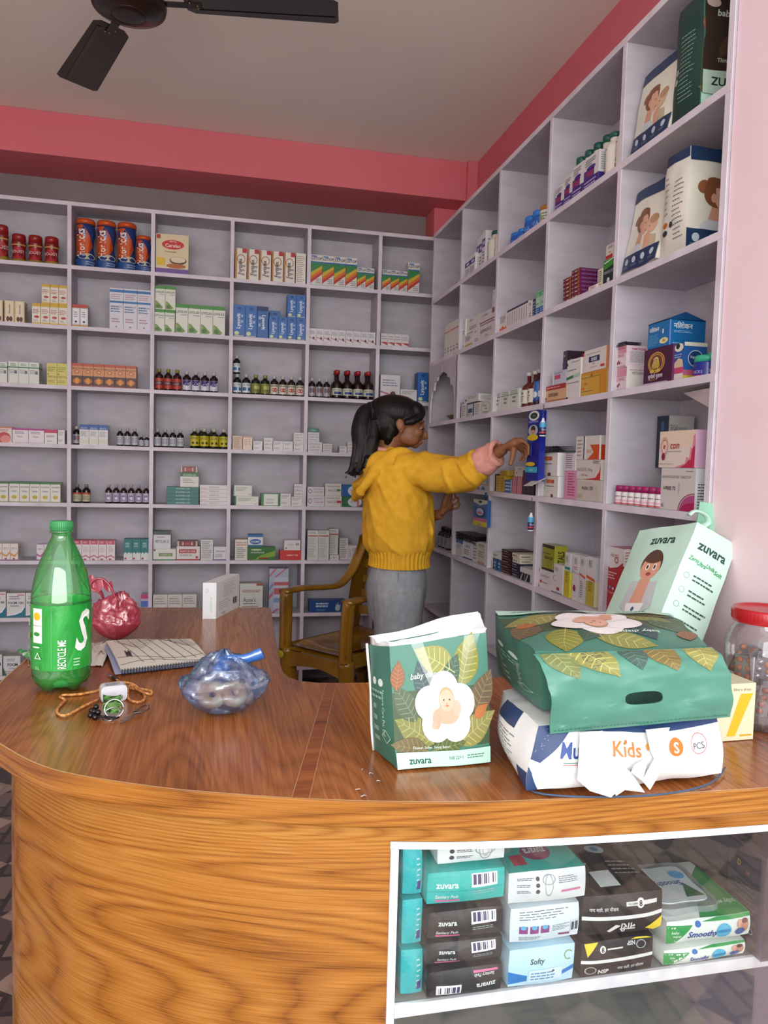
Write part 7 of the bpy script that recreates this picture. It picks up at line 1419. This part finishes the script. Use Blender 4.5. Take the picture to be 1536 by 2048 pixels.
for s_ in (0,1): g.patch(lambda u,v:Vector((.004+(Wd-.008)*s_,D_*u,sz-.0-.06*v)),8,2,chm)
g.build('seat',e)
def slab(P,wd,name,rib=0,par=e,**kw):
    """thick moulded bar following P (points), wd=(wx,wy) half widths"""
    g=G(); Q=catmull([Vector(p) for p in P],6); g.tube(Q,wd[0],chm,10,True,wd[1]/wd[0])
    for k in range(rib): g.tube([q+Vector(((k-(rib-1)/2)*wd[0]*.55,-wd[1]*1.0,0)) for q in Q[2:-2]],.0022,chm,5)
    return g.build(name,par,**kw)
for s_,X in ((-1,.0),(1,Wd)):
    slab([(X,.0,sz-.02),(X-.01*s_,.02,sz-.2),(X+.012*s_,-.02,.2),(X+.02*s_,-.03,.0)],(.033,.022),'leg')
    slab([(X,D_,sz-.0),(X,D_+.03,sz-.2),(X+.012*s_,D_+.06,.2),(X+.02*s_,D_+.08,.0)],(.028,.022),'leg')
    slab([(X-.0*s_,-.005,sz-.03),(X,-.004,sz+.08),(X+.005*s_,.0,az-.02),(X+.006*s_,.008,az)],(.027,.018),'arm_post',3)
    slab([(X+.006*s_,-.015,az+.003),(X+.006*s_,.10,az+.006),(X+.004*s_,.24,az-.004),(X+.0*s_,.33,az+.0),(X-.004*s_,.41,az+.06),(X-.01*s_,.46,az+.15),(X-.02*s_,.49,az+.22)],(.03,.013),'armrest')
    g=G(); g.patch(lambda u,v:Vector((X-.012*s_*v,.375+.10*u+.06*v+.02*v*v,sz+.0+ (az+.22-sz)*v)),6,16,chm); g.patch(lambda u,v:Vector((X-.012*s_*v+.006*s_,.375+.10*(1-u)+.06*v+.02*v*v,sz+.0+(az+.22-sz)*v)),6,16,chm); g.build('back_side',e)
g=G(); bt=az+.225
for k,(z0,z1) in enumerate(((sz+.06,sz+.10),(sz+.14,sz+.175),(sz+.21,sz+.245),(sz+.28,sz+.315),(bt-.07,bt))):
    for d_ in (0,.008): g.patch(lambda u,v:Vector((.0+Wd*(u if d_==0 else 1-u),D_+.0+.06*((z0-sz)/.45)+.03*math.sin(math.pi*u)+d_,z0+(z1-z0)*v+(.02*math.sin(math.pi*u)*v if k==4 else 0))),14,2,chm)
g.build('back_slats',e)
g=G(); g.lathe([(0,0),(.017,0),(.017,.002),(.014,.004),(0,.004)],mat('#a89a14',.35),20,close=False); g.deform(lambda v:Vector((v.x+.005,-.034-v.z,v.y+sz-.045))); g.build('round_badge',e,label='round yellow sticker badge')

# ================= things hanging from the right shelving =================
def hang(name,label,cat): return name,label,cat
zb4=ZR[4]+HC-T; zb3=ZR[3]+HC-T
X=XRF-.022
# balm sachet strip card (blue, long) under board 3
ya,yb=Yat(1057,X,zb3),Yat(1081,X,zb3); zt_=onX(1066,822,X).z; zl=onX(1066,962,X).z
g=G(); W=abs(ya-yb); g.box(-W/2,W/2,0,.022,0,zt_-zl,mat('#12208a',.3)); f=Fc(g,(-W/2,0,0),(1,0,0),(0,0,1),W,zt_-zl)
f.e_(.5,.93,.44,.07,'#dfe2da'); f.e_(.5,.93,.3,.045,'#12352a'); f.t('VICKS',.5,.93,.02,'#c8d8c8',.5); f.r(.1,.83,.9,.86,'#6a70c0'); f.e_(.5,.72,.4,.08,'#a8b8b0'); f.e_(.5,.74,.18,.05,'#2a1c18'); f.e_(.5,.70,.14,.03,'#c89070'); f.e_(.5,.62,.46,.045,'#d8b820'); f.r(.35,.36,.5,.5,'#3a58b8'); f.e_(.4,.24,.4,.03,'#d8b820'); f.r(.0,.12,1,.2,'#3aa8c8'); f.t('Inhaler',.5,.16,.03,'#dfeef4',.8)
f=Fc(g,(-W/2,.022,0),(0,-1,0),(0,0,1),.022,zt_-zl); f.e_(.5,.93,.4,.05,'#dfe2da'); 
for v,c_ in ((.78,'#c05040'),(.68,'#8a94d0'),(.6,'#c85a3a'),(.5,'#8a94d0'),(.4,'#c8942c'),(.28,'#c8c4d0')): f.e_(.5,v,.3,.03,c_)
o=place(g,'balm_display_carton','tall blue inhaler carton hanging under the middle shelf','hanging carton'); o.location=(X-.0,(ya+yb)/2,zl); o.rotation_euler=(0,0,-math.pi/2)
def strip(x,y0,y1,hook,label,name='hanging_bottle'):
    e=empty(name,tuple(onX(x,y1,X)),label=label,category='small bottle'); L=e.location.copy(); z0=0; h=onX(x,y0,X).z-L.z
    g=G(); g.lathe([(.010,.004),(.0105,.012),(.0105,h*.62),(.009,h*.74)],mat('#16245c',.3),16); f=Cy(g,(0,0,0),.0105,.01,h*.58,200); f.r(0,.55,1,1,'#4aa0cc'); f.r(0,0,1,.14,'#b8343a'); f.t('Vicks',.5,.35,.2,'#c8d0e8',.5); g.build('bottle_body',e)
    g=G(); g.lathe([(.009,h*.74),(.004,h*.9),(.003,h)],mat('#e6e6ea',.35),14); g.lathe([(.0095,0),(.0108,.004)],mat('#e6e6ea',.35),14); g.build('white_cap',e)
    g=G(); top=hook; n=int((top-L.z-h)/.006)
    for k in range(n+1): g.tube([Vector((.0025*math.cos(a)*(k%2),.0025*math.cos(a)*(1-k%2),h-.001+.006*k+.004*math.sin(a))) for a in [2*math.pi*q/8 for q in range(9)]],.0007,mat('#8a8890',.25,1),5)
    g.build('chain',e)
strip(1085,836,873,zb3+.012,'tiny blue bottle hanging beside the tall blue carton')
strip(1061,1025,1062,zb4+.012,'tiny blue bottle on a chain below the fourth shelf')
# blue box hanging at far bay
ya,yb=Yat(948,X,zb4),Yat(976,X,zb4); zt_=onX(960,999,X).z; zl=onX(960,1052,X).z; W=abs(ya-yb)
e=empty('balm_carton',(X,(ya+yb)/2,zl),-math.pi/2,label='blue, pink and yellow balm carton hanging in the far bay',category='hanging carton')
g=G(); g.box(-W/2,W/2,0,.014,0,zt_-zl,mat('#2c5c98',.35)); f=Fc(g,(-W/2,0,0),(1,0,0),(0,0,1),W,zt_-zl); f.r(0,0,1,.18,'#cfb82c'); f.r(0,.18,1,.3,'#c0608a'); f.poly([(0,1),(1,1),(1,.88),(.5,.78),(0,.88)],'#c8ccb8'); f.e_(.5,.92,.12,.05,'#1c2a24'); f.e_(.5,.52,.34,.2,'#14305c'); f.e_(.5,.54,.26,.14,'#b4c4dc'); f.e_(.5,.5,.2,.05,'#c06a7a'); f.t('VapoRub',.5,.08,.08,'#6a5a14',.7)
f=Fc(g,(-W/2,.014,0),(0,-1,0),(0,0,1),.014,zt_-zl); f.r(0,0,1,.3,'#c89aa8'); f.r(0,.3,1,.4,'#b85a50'); f.e_(.5,.88,.3,.08,'#c8ccb8'); g.build('box_body',e)
g=G(); g.tube([(W*.36,.0,zt_-zl),(W*.4,-.002,zb4+.012-zl)],.005,mat('#1f3c74',.4),6,flat=.3); g.build('hanger_strap',e)
# loose strips lying on boxes and a leaning lid flap
def slabthing(name,lab,cat,pts,m,th=.003):
    g=G(); n=len(pts); c=sum(pts,Vector())/n; nn=(pts[1]-pts[0]).cross(pts[2]-pts[0]).normalized()
    if nn.z<0: nn=-nn
    vs=[p-c for p in pts]+[p-c+nn*th for p in pts]; g.add(vs,[tuple(range(n))[::-1],tuple(range(n,2*n))]+[(i,(i+1)%n,n+(i+1)%n,n+i) for i in range(n)],m)
    o=place(g,name,lab,cat); o.location=c; return o
ox=lambda x,y,X_:onX(x,y,X_)
blk=nmat('black_foil_strip',[(.4,'#15151a'),(.6,'#4a4a54')],(1,1,1),90,2,0,.25,.2)
def findtop(lab):
    o=[q for q in C.objects if q.get('label')==lab][0]; bb=[o.matrix_basis@Vector(v) for v in o.bound_box]; return o,max(v.z for v in bb),bb
def strips(lab,name,label,m,n,fx=(.1,.9),d=.05,step=.004,ld=.0):
    o,zt,bb=findtop(lab); y0=min(v.y for v in bb); y1=max(v.y for v in bb); x0=min(v.x for v in bb)
    g=G(); 
    for k in range(n):
        a=y0+(y1-y0)*fx[0]; b=y0+(y1-y0)*fx[1]; s=.002*((k*7)%3-1); g.box(x0-.002+s,x0+d+s,a+s-ld,b+s,zt+.0006+step*k,zt+.0006+step*k+.0018,m)
        for q in range(5): g.ellipsoid((x0+.006+s,a+(b-a)*(q+.5)/5,zt+.0024+step*k),(.004,.004,.0016),m,8)
    return place(g,name,label,'medicine strips')
strips('pink and white box, upper of the pair','medicine_strips','black and silver strips lying on the pink boxes',blk,3)
strips('white box with orange logo, upper of two','medicine_strips','black tablet strips lying on the orange logo box',blk,4,(.05,.95),.06,.006)
strips('white carton with navy upper band','medicine_strips','stack of dark strips on the cartons in the far low bay',nmat('dark_strip',[(.4,'#1c1416'),(.6,'#33262a')],(1,1,1),60,2,0,.4,.1),8,(-1.6,.95),.08,.0042)
o,zt,bb=findtop('bright blue box resting on the purple one'); g=G(); y0,y1=min(v.y for v in bb),max(v.y for v in bb); x0,x1=min(v.x for v in bb),max(v.x for v in bb); bm_=mat('#0f4c80',.4)
g.add([(x0,y1,zt+.0008),(x0,y0,zt+.0008),(x1,y0,zt+.0008),(x1,y1,zt+.0008),((x0+x1)/2,y0+.01,zt+.022),((x0+x1)/2,y1-.01,zt+.018)],[(0,1,4,5),(2,3,5,4),(1,2,4),(3,0,5)],bm_)
g.deform(lambda v:o.matrix_basis.inverted()@v); g.build('open_lid',o)
slabthing('carton_flap','raised white flap of the small box below the orange logo boxes','carton flap',[ox(1047,972,.99),ox(1063,972,.99),ox(1092,957,1.05),ox(1072,957,1.05)],mat('#c8c6c0',.5),.0012)
# gilt dish in the shrine niche
g=G(); zq=ZR[3]+HC+T; yc=(YR[0]+YR[1])/2; g.lathe([(.03,.001),(.055,.012),(.075,.03),(.072,.03),(.05,.012),(.0,.006)],nmat('brass_dish',[(.3,'#4a3814'),(.7,'#8c6c2a')],(1,1,1),20,3,0,.35,.1),24,close=False); o=place(g,'offering_dish','brass offering dish inside the stepped niche','dish'); o.location=(1.155,yc,zq+.0005); o.scale=(1,1.6,1)
# white card stuck up under board 3 at the near bay
slabthing('paper_card','grey white card tucked under the shelf above the test kit','card',[ox(1366,786,1.1),ox(1420,776,1.06),ox(1418,815,1.06),ox(1412,812,1.07)],mat('#c9bfc0',.6),.001)
# ================= the girl at the right shelving =================
def blob(g,vox,sm=3,name='b',ms=None,dec=None):
    me=g.mesh(name); o=bpy.data.objects.new(name,me); C.objects.link(o)
    m=o.modifiers.new('r','REMESH'); m.mode='VOXEL'; m.voxel_size=vox
    if sm: q=o.modifiers.new('s','SMOOTH'); q.iterations=sm; q.factor=.5
    bpy.context.view_layer.update()
    r=bpy.data.meshes.new_from_object(o.evaluated_get(bpy.context.evaluated_depsgraph_get()))
    bpy.data.objects.remove(o); bpy.data.meshes.remove(me)
    r.materials.clear()
    for x in ms or []: r.materials.append(x)
    for p in r.polygons: p.use_smooth=True
    return r
def mobj(me,name,parent=None,loc=(0,0,0),**kw):
    o=bpy.data.objects.new(name,me); C.objects.link(o); o.parent=parent; o.location=loc
    for k,v in kw.items(): o[k]=v
    return o
Hc=onY(800,845,2.80); Fv=Vector((.985,-.17,0)).normalized(); Lv=Vector((-Fv.y,Fv.x,0)); Uz=Vector((0,0,1))
def W(f,l,u): return Hc+Fv*f+Lv*l+Uz*u
RM=Matrix((Fv,Lv,Uz)).transposed()
def ell(g,f,l,u,r,n=20,tilt=0):
    R=RM@Matrix.Rotation(tilt,3,'Y'); g.ellipsoid(W(f,l,u),r,SK,n,R)
SK=nmat('skin',[(.3,'#774b30'),(.7,'#89593c')],(1,1,1),18,3,0,.5,.03,spec=.35)
def hand(g,wr,palm,k,tips,thumb,r=.0057):
    """wrist, palm centre; k = four knuckle points, tips = list of (mid,tip); thumb=(base,mid,tip)"""
    g.tube([wr,wr.lerp(palm,.5),palm],[.021,.024,.024],SK,12,True,.62)
    for a in k: g.tube([palm,palm.lerp(a,.6),a],[.017,.013,.0085],SK,10)
    for a,(m,t) in zip(k,tips): g.tube([a,a.lerp(m,.5),m,m.lerp(t,.6),t],[r*1.15,r*1.02,r*1.05,r*.92,r*.75],SK,10)
    g.tube([wr.lerp(palm,.35),thumb[0],thumb[1],thumb[2]],[.014,.0115,.0095,.0075],SK,10)
g=G()
# head
ell(g,-.012,0,.022,(.098,.074,.083),28); ell(g,.028,0,-.035,(.064,.056,.06),24,.25); ell(g,.060,0,-.083,(.018,.020,.015),14); ell(g,.03,-.036,-.055,(.045,.02,.032),14,.4); ell(g,.03,.036,-.055,(.045,.02,.032),14,.4)
ell(g,.060,-.031,-.038,(.026,.020,.022),14); ell(g,.060,.031,-.038,(.026,.020,.022),14)
g.tube([W(.086,0,.0),W(.091,0,-.022),W(.101,0,-.045),W(.104,0,-.054),W(.092,0,-.060)],[.0075,.0065,.007,.0075,.0065],SK,10)
for s_ in (-1,1): ell(g,.092,.008*s_,-.055,(.008,.0055,.005),10)
ell(g,.081,0,-.070,(.009,.018,.005),12,.2); ell(g,.079,0,-.0785,(.0085,.016,.005),12,.1); ell(g,.077,-.028,.004,(.016,.02,.008),12); ell(g,.077,.028,.004,(.016,.02,.008),12)
for s_ in (-1,1):
    ell(g,-.002,.073*s_,-.016,(.016,.006,.026),16,-.15); ell(g,-.006,.079*s_,-.012,(.015,.0045,.022),14,-.15); ell(g,.0,.074*s_,-.038,(.008,.006,.008),10)
g.tube([W(-.03,0,-.04),W(-.042,0,-.09),W(-.05,0,-.14)],[.047,.045,.052],SK,20)
# trunk and legs under the clothes
for f,u,rf,rl in ((-.03,-.20,.06,.11),(-.01,-.28,.075,.10),(.0,-.38,.07,.095),(.01,-.48,.068,.10),(.006,-.56,.07,.10)): ell(g,f,0,u,(rf,rl,.085),20)
zf=-Hc.z
for s_ in (-1,1):
    g.tube([W(.012,.07*s_,-.58),W(.02,.075*s_,-.74),W(.012,.078*s_,-.93),W(-.005,.08*s_,zf+.09),W(-.01,.08*s_,zf+.045)],[.062,.056,.046,.032,.030],SK,16)
    g.tube([W(-.03,.08*s_,zf+.028),W(.03,.084*s_,zf+.026),W(.09,.09*s_,zf+.018),W(.13,.092*s_,zf+.014)],[.026,.029,.026,.014],SK,12,True,.9)
# right arm, reaching to the shelf
Sr=onY(846,944,2.665); El=onY(925,948,2.52); Wr=onY(1008,897,2.40); 
g.tube([W(-.02,-.05,-.17),Sr,Sr.lerp(El,.5),El,El.lerp(Wr,.35),El.lerp(Wr,.75),Wr],[.05,.043,.036,.031,.031,.024,.020],SK,16)
Pm=onY(1032,884,2.365)
kn=[onY(1046,881,2.335),onY(1049,888,2.349),onY(1048,895,2.364),onY(1044,901,2.38)]
tp=[(onY(1057,892,2.322),onY(1057,911,2.318)),(onY(1056,901,2.343),onY(1051,918,2.338)),(onY(1053,908,2.36),onY(1045,922,2.356)),(onY(1047,911,2.38),onY(1038,921,2.378))]
hand(g,Wr,Pm,kn,tp,(onY(1028,899,2.34),onY(1025,915,2.335),onY(1020,931,2.332)))
# left hand raised in front of the waist
Sl=W(-.015,.15,-.175); El2=W(.03,.16,-.40); Wl=onY(882,1028,2.80)
g.tube([W(-.02,.05,-.17),Sl,Sl.lerp(El2,.5),El2,El2.lerp(Wl,.5),Wl],[.05,.043,.036,.031,.026,.020],SK,14)
Pl=onY(893,1014,2.79)
kl=[onY(897,1000,2.765),onY(902,1005,2.78),onY(904,1011,2.795),onY(903,1018,2.81)]
tl=[(onY(904,989,2.75),onY(899,980,2.74)),(onY(912,995,2.77),onY(908,985,2.755)),(onY(917,1004,2.785),onY(916,993,2.77)),(onY(916,1016,2.805),onY(920,1006,2.79))]
hand(g,Wl,Pl,kl,tl,(onY(889,1004,2.765),onY(893,993,2.757),onY(899,984,2.752)))
me=blob(g,.0036,3,'person',[SK])
body=mobj(me,'person'); body['label']='girl in a yellow hoodie with a long dark ponytail reaching into the shelves'; body['category']='person'
# hair
HR=nmat('dark_hair',[(.35,'#080606'),(.65,'#120c0b')],(60,60,6),3,6,1.5,.48,.6,bdist=.003,spec=.3)
_sk=SK; SK=HR
g=G(); ell(g,-.018,0,.035,(.108,.084,.070),28,.12); ell(g,-.052,0,-.002,(.075,.078,.078),24); ell(g,.055,0,.048,(.045,.066,.034),18,.5)
g.tube([W(.082,-.03,.035),W(.07,-.055,.02),W(.04,-.072,.002),W(.012,-.078,-.005)],[.014,.016,.016,.01],SK,10); g.tube([W(.082,.03,.035),W(.07,.055,.02),W(.04,.072,.002)],[.014,.016,.016],SK,10)
g.tube([W(-.03,-.058,-.02),W(-.045,-.05,-.06),W(-.05,-.035,-.085)],[.02,.018,.012],SK,10)
g.ellipsoid(W(-.115,-.015,.045),(.026,.026,.03),SK,14)
po=[W(-.115,-.02,.045),W(-.138,-.03,.025),W(-.147,-.04,-.03),W(-.146,-.045,-.09),W(-.152,-.05,-.145),W(-.164,-.05,-.185),W(-.180,-.05,-.20),W(-.187,-.05,-.188)]
g.tube(catmull(po,5),[.026+.014*min(1,i/10) if i<12 else max(.006,.040-.0013*(i-12)-.0005*max(0,i-20)**1.3) for i in range(36)],SK,16)
g.tube(catmull([W(-.10,-.045,-.0),W(-.105,-.06,-.06),W(-.118,-.06,-.13),W(-.13,-.06,-.18)],5),[.024]*6+[.028]*5+[.02]*5,SK,12)
for k in range(26):
    a=k*2.4; r=.022+.012*math.sin(k*1.7); o_=Vector((math.cos(a)*r,math.sin(a)*r,0))
    P_=[p+o_*min(1,.35+.25*i) for i,p in enumerate(po[:-1])]; P_[-1]=P_[-1]+Vector((.01*math.cos(k*3),.01*math.sin(k*3),-.012+.014*math.sin(k*5)))
    g.tube(catmull(P_,4),[.0065]*18+[.005,.004,.0035,.003,.0025,.002,.002],SK,6)
hm_=blob(g,.0042,1,'hair',[HR]); mobj(hm_,'hair',body)
g=G(); g.tube([W(-.103,-.018,.045)+RM@Vector((.004*math.cos(a)-.006,.024*math.cos(a),.027*math.sin(a))) for a in [2*math.pi*k/16 for k in range(17)]],.005,mat('#131116',.6),8); g.build('hair_tie',body)
SK=_sk
g=G()
for s_ in (-1,1):
    g.ellipsoid(W(.0785,.031*s_,-.0225),(.0085,.010,.0032),mat('#b8aca2',.3),12,RM); g.ellipsoid(W(.0850,.031*s_,-.0235),(.0035,.006,.003),mat('#140d0a',.1),10,RM); g.ellipsoid(W(.079,.031*s_,-.0165),(.0095,.0135,.006),SK,12,RM)
    g.tube([W(.083,.019*s_,-.0215),W(.0905,.031*s_,-.0225),W(.080,.044*s_,-.024)],.0018,mat('#0f0a08',.4),6); g.tube([W(.088,.014*s_,.0005),W(.089,.03*s_,.006),W(.078,.046*s_,.001)],.0024,mat('#1c1210',.6),6)
g.build('eyes',body)
g=G(); g.ellipsoid(W(.0855,0,-.074),(.005,.014,.006),mat('#8a4a3a',.45),12,RM); g.build('lips',body)
g=G(); g.lathe([(.0035,-.001),(.0035,.001)],mat('#c8c0b0',.2,1),10,c=W(.0,-.082,-.037)); g.build('ear_stud',body)
# hoodie
def loft(g,secs,m,n=40,k=5):
    S_=catmull([Vector((f,u,0)) for f,u,_,_ in secs],k); R_=catmull([Vector((a,b,0)) for _,_,a,b in secs],k)
    vs=[]
    for p,r in zip(S_,R_):
        for i in range(n): a=2*math.pi*i/n; vs.append(W(p.x,0,p.y)+RM@Vector((r.x*math.cos(a),r.y*math.sin(a),0)))
    q=len(S_); g.add(vs,[(j*n+i,j*n+(i+1)%n,(j+1)*n+(i+1)%n,(j+1)*n+i) for j in range(q-1) for i in range(n)]+[tuple(range(n))[::-1],tuple(range((q-1)*n,q*n))],m,True)
HO=nmat('yellow_fleece',[(.3,'#cf9a26'),(.7,'#dba832')],(1,1,1),40,4,0,.85,.15,bdist=.002,spec=.2)
SK=HO; g=G()
loft(g,[(-.028,-.112,.035,.05),(-.028,-.128,.060,.085),(-.022,-.150,.078,.128),(-.012,-.185,.098,.155),(-.002,-.25,.122,.162),(.0,-.32,.137,.162),(.003,-.40,.142,.163),(.006,-.455,.138,.162),(.010,-.485,.128,.156),(.013,-.505,.112,.142),(.014,-.515,.105,.135)],HO)
cuff=onY(966,924,2.455)
g.tube(catmull([W(-.015,-.09,-.175),Sr+Uz*.002,Sr.lerp(El,.35)-Uz*.006,Sr.lerp(El,.75)-Uz*.006,El-Uz*.004,El.lerp(cuff,.6),cuff-Uz*.002],4),[.062,.065,.067,.069,.070,.070,.070,.070,.069,.069,.068,.067,.066,.066,.065,.064,.063,.062,.061,.059,.057,.054,.051,.049,.046],HO,22)
g.tube(catmull([W(-.015,.09,-.175),Sl,Sl.lerp(El2,.5),El2,El2.lerp(Wl,.45)],4),[.074]*6+[.068]*6+[.055]*5,HO,18)
# hood lying on the back
ell(g,-.085,0,-.215,(.060,.115,.085),24,-.3); ell(g,-.06,-.075,-.17,(.07,.045,.06),18,-.5); ell(g,-.06,.075,-.17,(.07,.045,.06),18,-.5)
def fold(P,r): g.tube(catmull([W(*p) for p in P],6),r,HO,10)
for s_ in (-1,1):
    fold([(.062,.055*s_,-.155),(.04,.085*s_,-.125),(-.01,.095*s_,-.112),(-.065,.105*s_,-.15),(-.115,.112*s_,-.215),(-.150,.085*s_,-.270),(-.165,.0,-.295)],.019)
    fold([(-.04,.06*s_,-.11),(-.08,.075*s_,-.15),(-.12,.09*s_,-.21),(-.150,.06*s_,-.235),(-.16,0,-.245)],.015)
fold([(.072,0,-.165),(.05,-.055,-.135),(0,-.07,-.112),(-.045,-.06,-.105),(-.075,0,-.11)],.014); fold([(.072,0,-.165),(.05,.055,-.135),(0,.07,-.112),(-.045,.06,-.105),(-.075,0,-.11)],.014)
# pocket edge
fold([(.118,-.085,-.36),(.128,-.09,-.41),(.122,-.08,-.452)],.007)
hm_=blob(g,.0065,4,'hoodie',[HO])
for v in hm_.vertices:
    p=Vector(v.co); q=RM.transposed()@(p-Hc); d=q.z
    amp=.0085*min(1,max(0,(d+.52)/.06)) if d>-.52 else 0
    a=noise.noise(Vector((q.x*9+q.z*5,q.y*9,q.z*3.2)))+.55*noise.noise(Vector((q.x*17-q.z*9,q.y*17,q.z*7+3)))
    rdg=(1-abs(noise.noise(Vector((q.x*12+q.z*8,q.y*12,q.z*4+9))))*2.2)
    v.co=p+Vector(v.normal)*(a*amp*1.25+.011*max(0,rdg-.35)*(amp>0)-.003)
mobj(hm_,'hoodie',body)
g=G()
def hem(u,v):
    a=2*math.pi*u; z=-.486-.064*v; k=.0035*math.sin(46*a+1.5*math.sin(3*a))*(.4+.6*abs(2*v-1)**.5)-.004*math.sin(math.pi*v)
    return W(.012,0,z)+RM@Vector(((.123-.005*v+k)*math.cos(a),(.153-.005*v+k)*math.sin(a),.0))
g.patch(hem,280,8,HO); g.patch(lambda u,v:hem(1-u,v)-(hem(1-u,v)-W(.012,0,-.486-.064*v))*.06,120,4,HO); g.build('hem_band',body,label='gathered elastic hem of the hoodie')
# pink lining cuff and collar
PK=nmat('pink_lining',[(.3,'#c8867a'),(.7,'#d69a8e')],(1,1,1),40,4,0,.85,.2,bdist=.002,spec=.2)
SK=PK; g=G(); cd=(Wr-El).normalized()
g.tube(catmull([cuff-cd*.015,cuff+cd*.012,cuff+cd*.035,cuff+cd*.052,cuff+cd*.06],4),[.050,.051,.052,.052,.051,.050,.049,.048,.047,.047,.046,.046,.046,.046,.045,.044,.040],PK,24)
g.tube([cuff+cd*.056+(RM@Vector((0,0,0)))+((Uz*math.sin(a)+cd.cross(Uz).normalized()*math.cos(a))*.040) for a in [2*math.pi*k/24 for k in range(25)]],.009,PK,10)
pm=blob(g,.0042,2,'sleeve_cuff',[PK])
for v in pm.vertices:
    p=Vector(v.co); v.co=p+Vector(v.normal)*(.0045*noise.noise(p*22)+.003*noise.noise(p*48))
mobj(pm,'sleeve_cuff',body,label='pink turned back sleeve lining')
g=G()
g.tube([W(-.045,0,-.118)+RM@Vector((.058*math.cos(a),.060*math.sin(a),-.012*math.cos(a)+.004)) for a in [2*math.pi*k/30 for k in range(31)]],.011,PK,10)
g.build('collar_lining',body,label='pink hood lining at the neck')
# trousers
TR=nmat('grey_marl',[(.3,'#8c8f95'),(.7,'#9da0a6')],(1,1,.5),60,4,0,.9,.15,bdist=.001,spec=.15)
SK=TR; g=G()
loft(g,[(.008,-.50,.10,.13),(.008,-.55,.103,.133),(.004,-.62,.114,.146),(.004,-.70,.110,.146),(.004,-.76,.10,.14)],TR)
for s_ in (-1,1): g.tube(catmull([W(.006,.068*s_,-.64),W(.010,.074*s_,-.78),W(.010,.078*s_,-.95),W(.0,.08*s_,zf+.16),W(-.004,.08*s_,zf+.07)],5),[.098]*3+[.094,.092,.09,.088,.085,.082,.08,.078,.076,.074,.072,.07,.068,.066,.064,.062,.06,.06],TR,20)
tm_=blob(g,.008,3,'trousers',[TR])
for v in tm_.vertices:
    p=Vector(v.co); v.co=p+Vector(v.normal)*(.006*noise.noise(Vector((p.x*9,p.y*9,p.z*5)))+.002*noise.noise(p*26))
mobj(tm_,'trousers',body)
g=G(); g.tube([W(.028,-.128,-.56),W(.03,-.136,-.62),W(.026,-.134,-.66)],.0012,mat('#6e7076',.9),5); g.tube([W(.0,-.139,-.56),W(-.0,-.143,-.7),W(.0,-.13,-.85)],.0012,mat('#7a7c82',.9),5); g.build('trouser_seam',body)
SK=mat('#3a3a42',.6)
for s_ in (-1,1):
    g=G(); g.tube([W(-.05,.08*s_,zf+.03),W(.03,.084*s_,zf+.032),W(.1,.09*s_,zf+.026),W(.14,.092*s_,zf+.022)],[.034,.038,.034,.022],SK,14,True,.85); g.deform(lambda v:Vector((v.x,v.y,max(v.z,.0015)))); g.build('shoe',body)
# the small white carton under the fingertips
hz=onX(1034,945,1.035); g=G(); g.box(-.035,.035,-.012,.012,0,.036,mat('#cfcac4',.45)); f=Fc(g,(-.035,-.012,0),(1,0,0),(0,0,1),.07,.036); f.ln(.3,.6,.9,.85,2,'#8a8a90'); f.e_(.25,.35,.05,.08,'#3a3a50')
zt=max((q.matrix_basis@Vector(v)).z for q in C.objects if q.get('group')=='red and white striped carton bundles' for v in q.bound_box)
o=place(g,'medicine_carton','small white carton lying on the striped bundles just under the fingertips','medicine box'); o.location=(1.09,Yat(1034,1.07,zt),zt+.0006); o.rotation_euler=(0,0,-math.pi/2+.1)
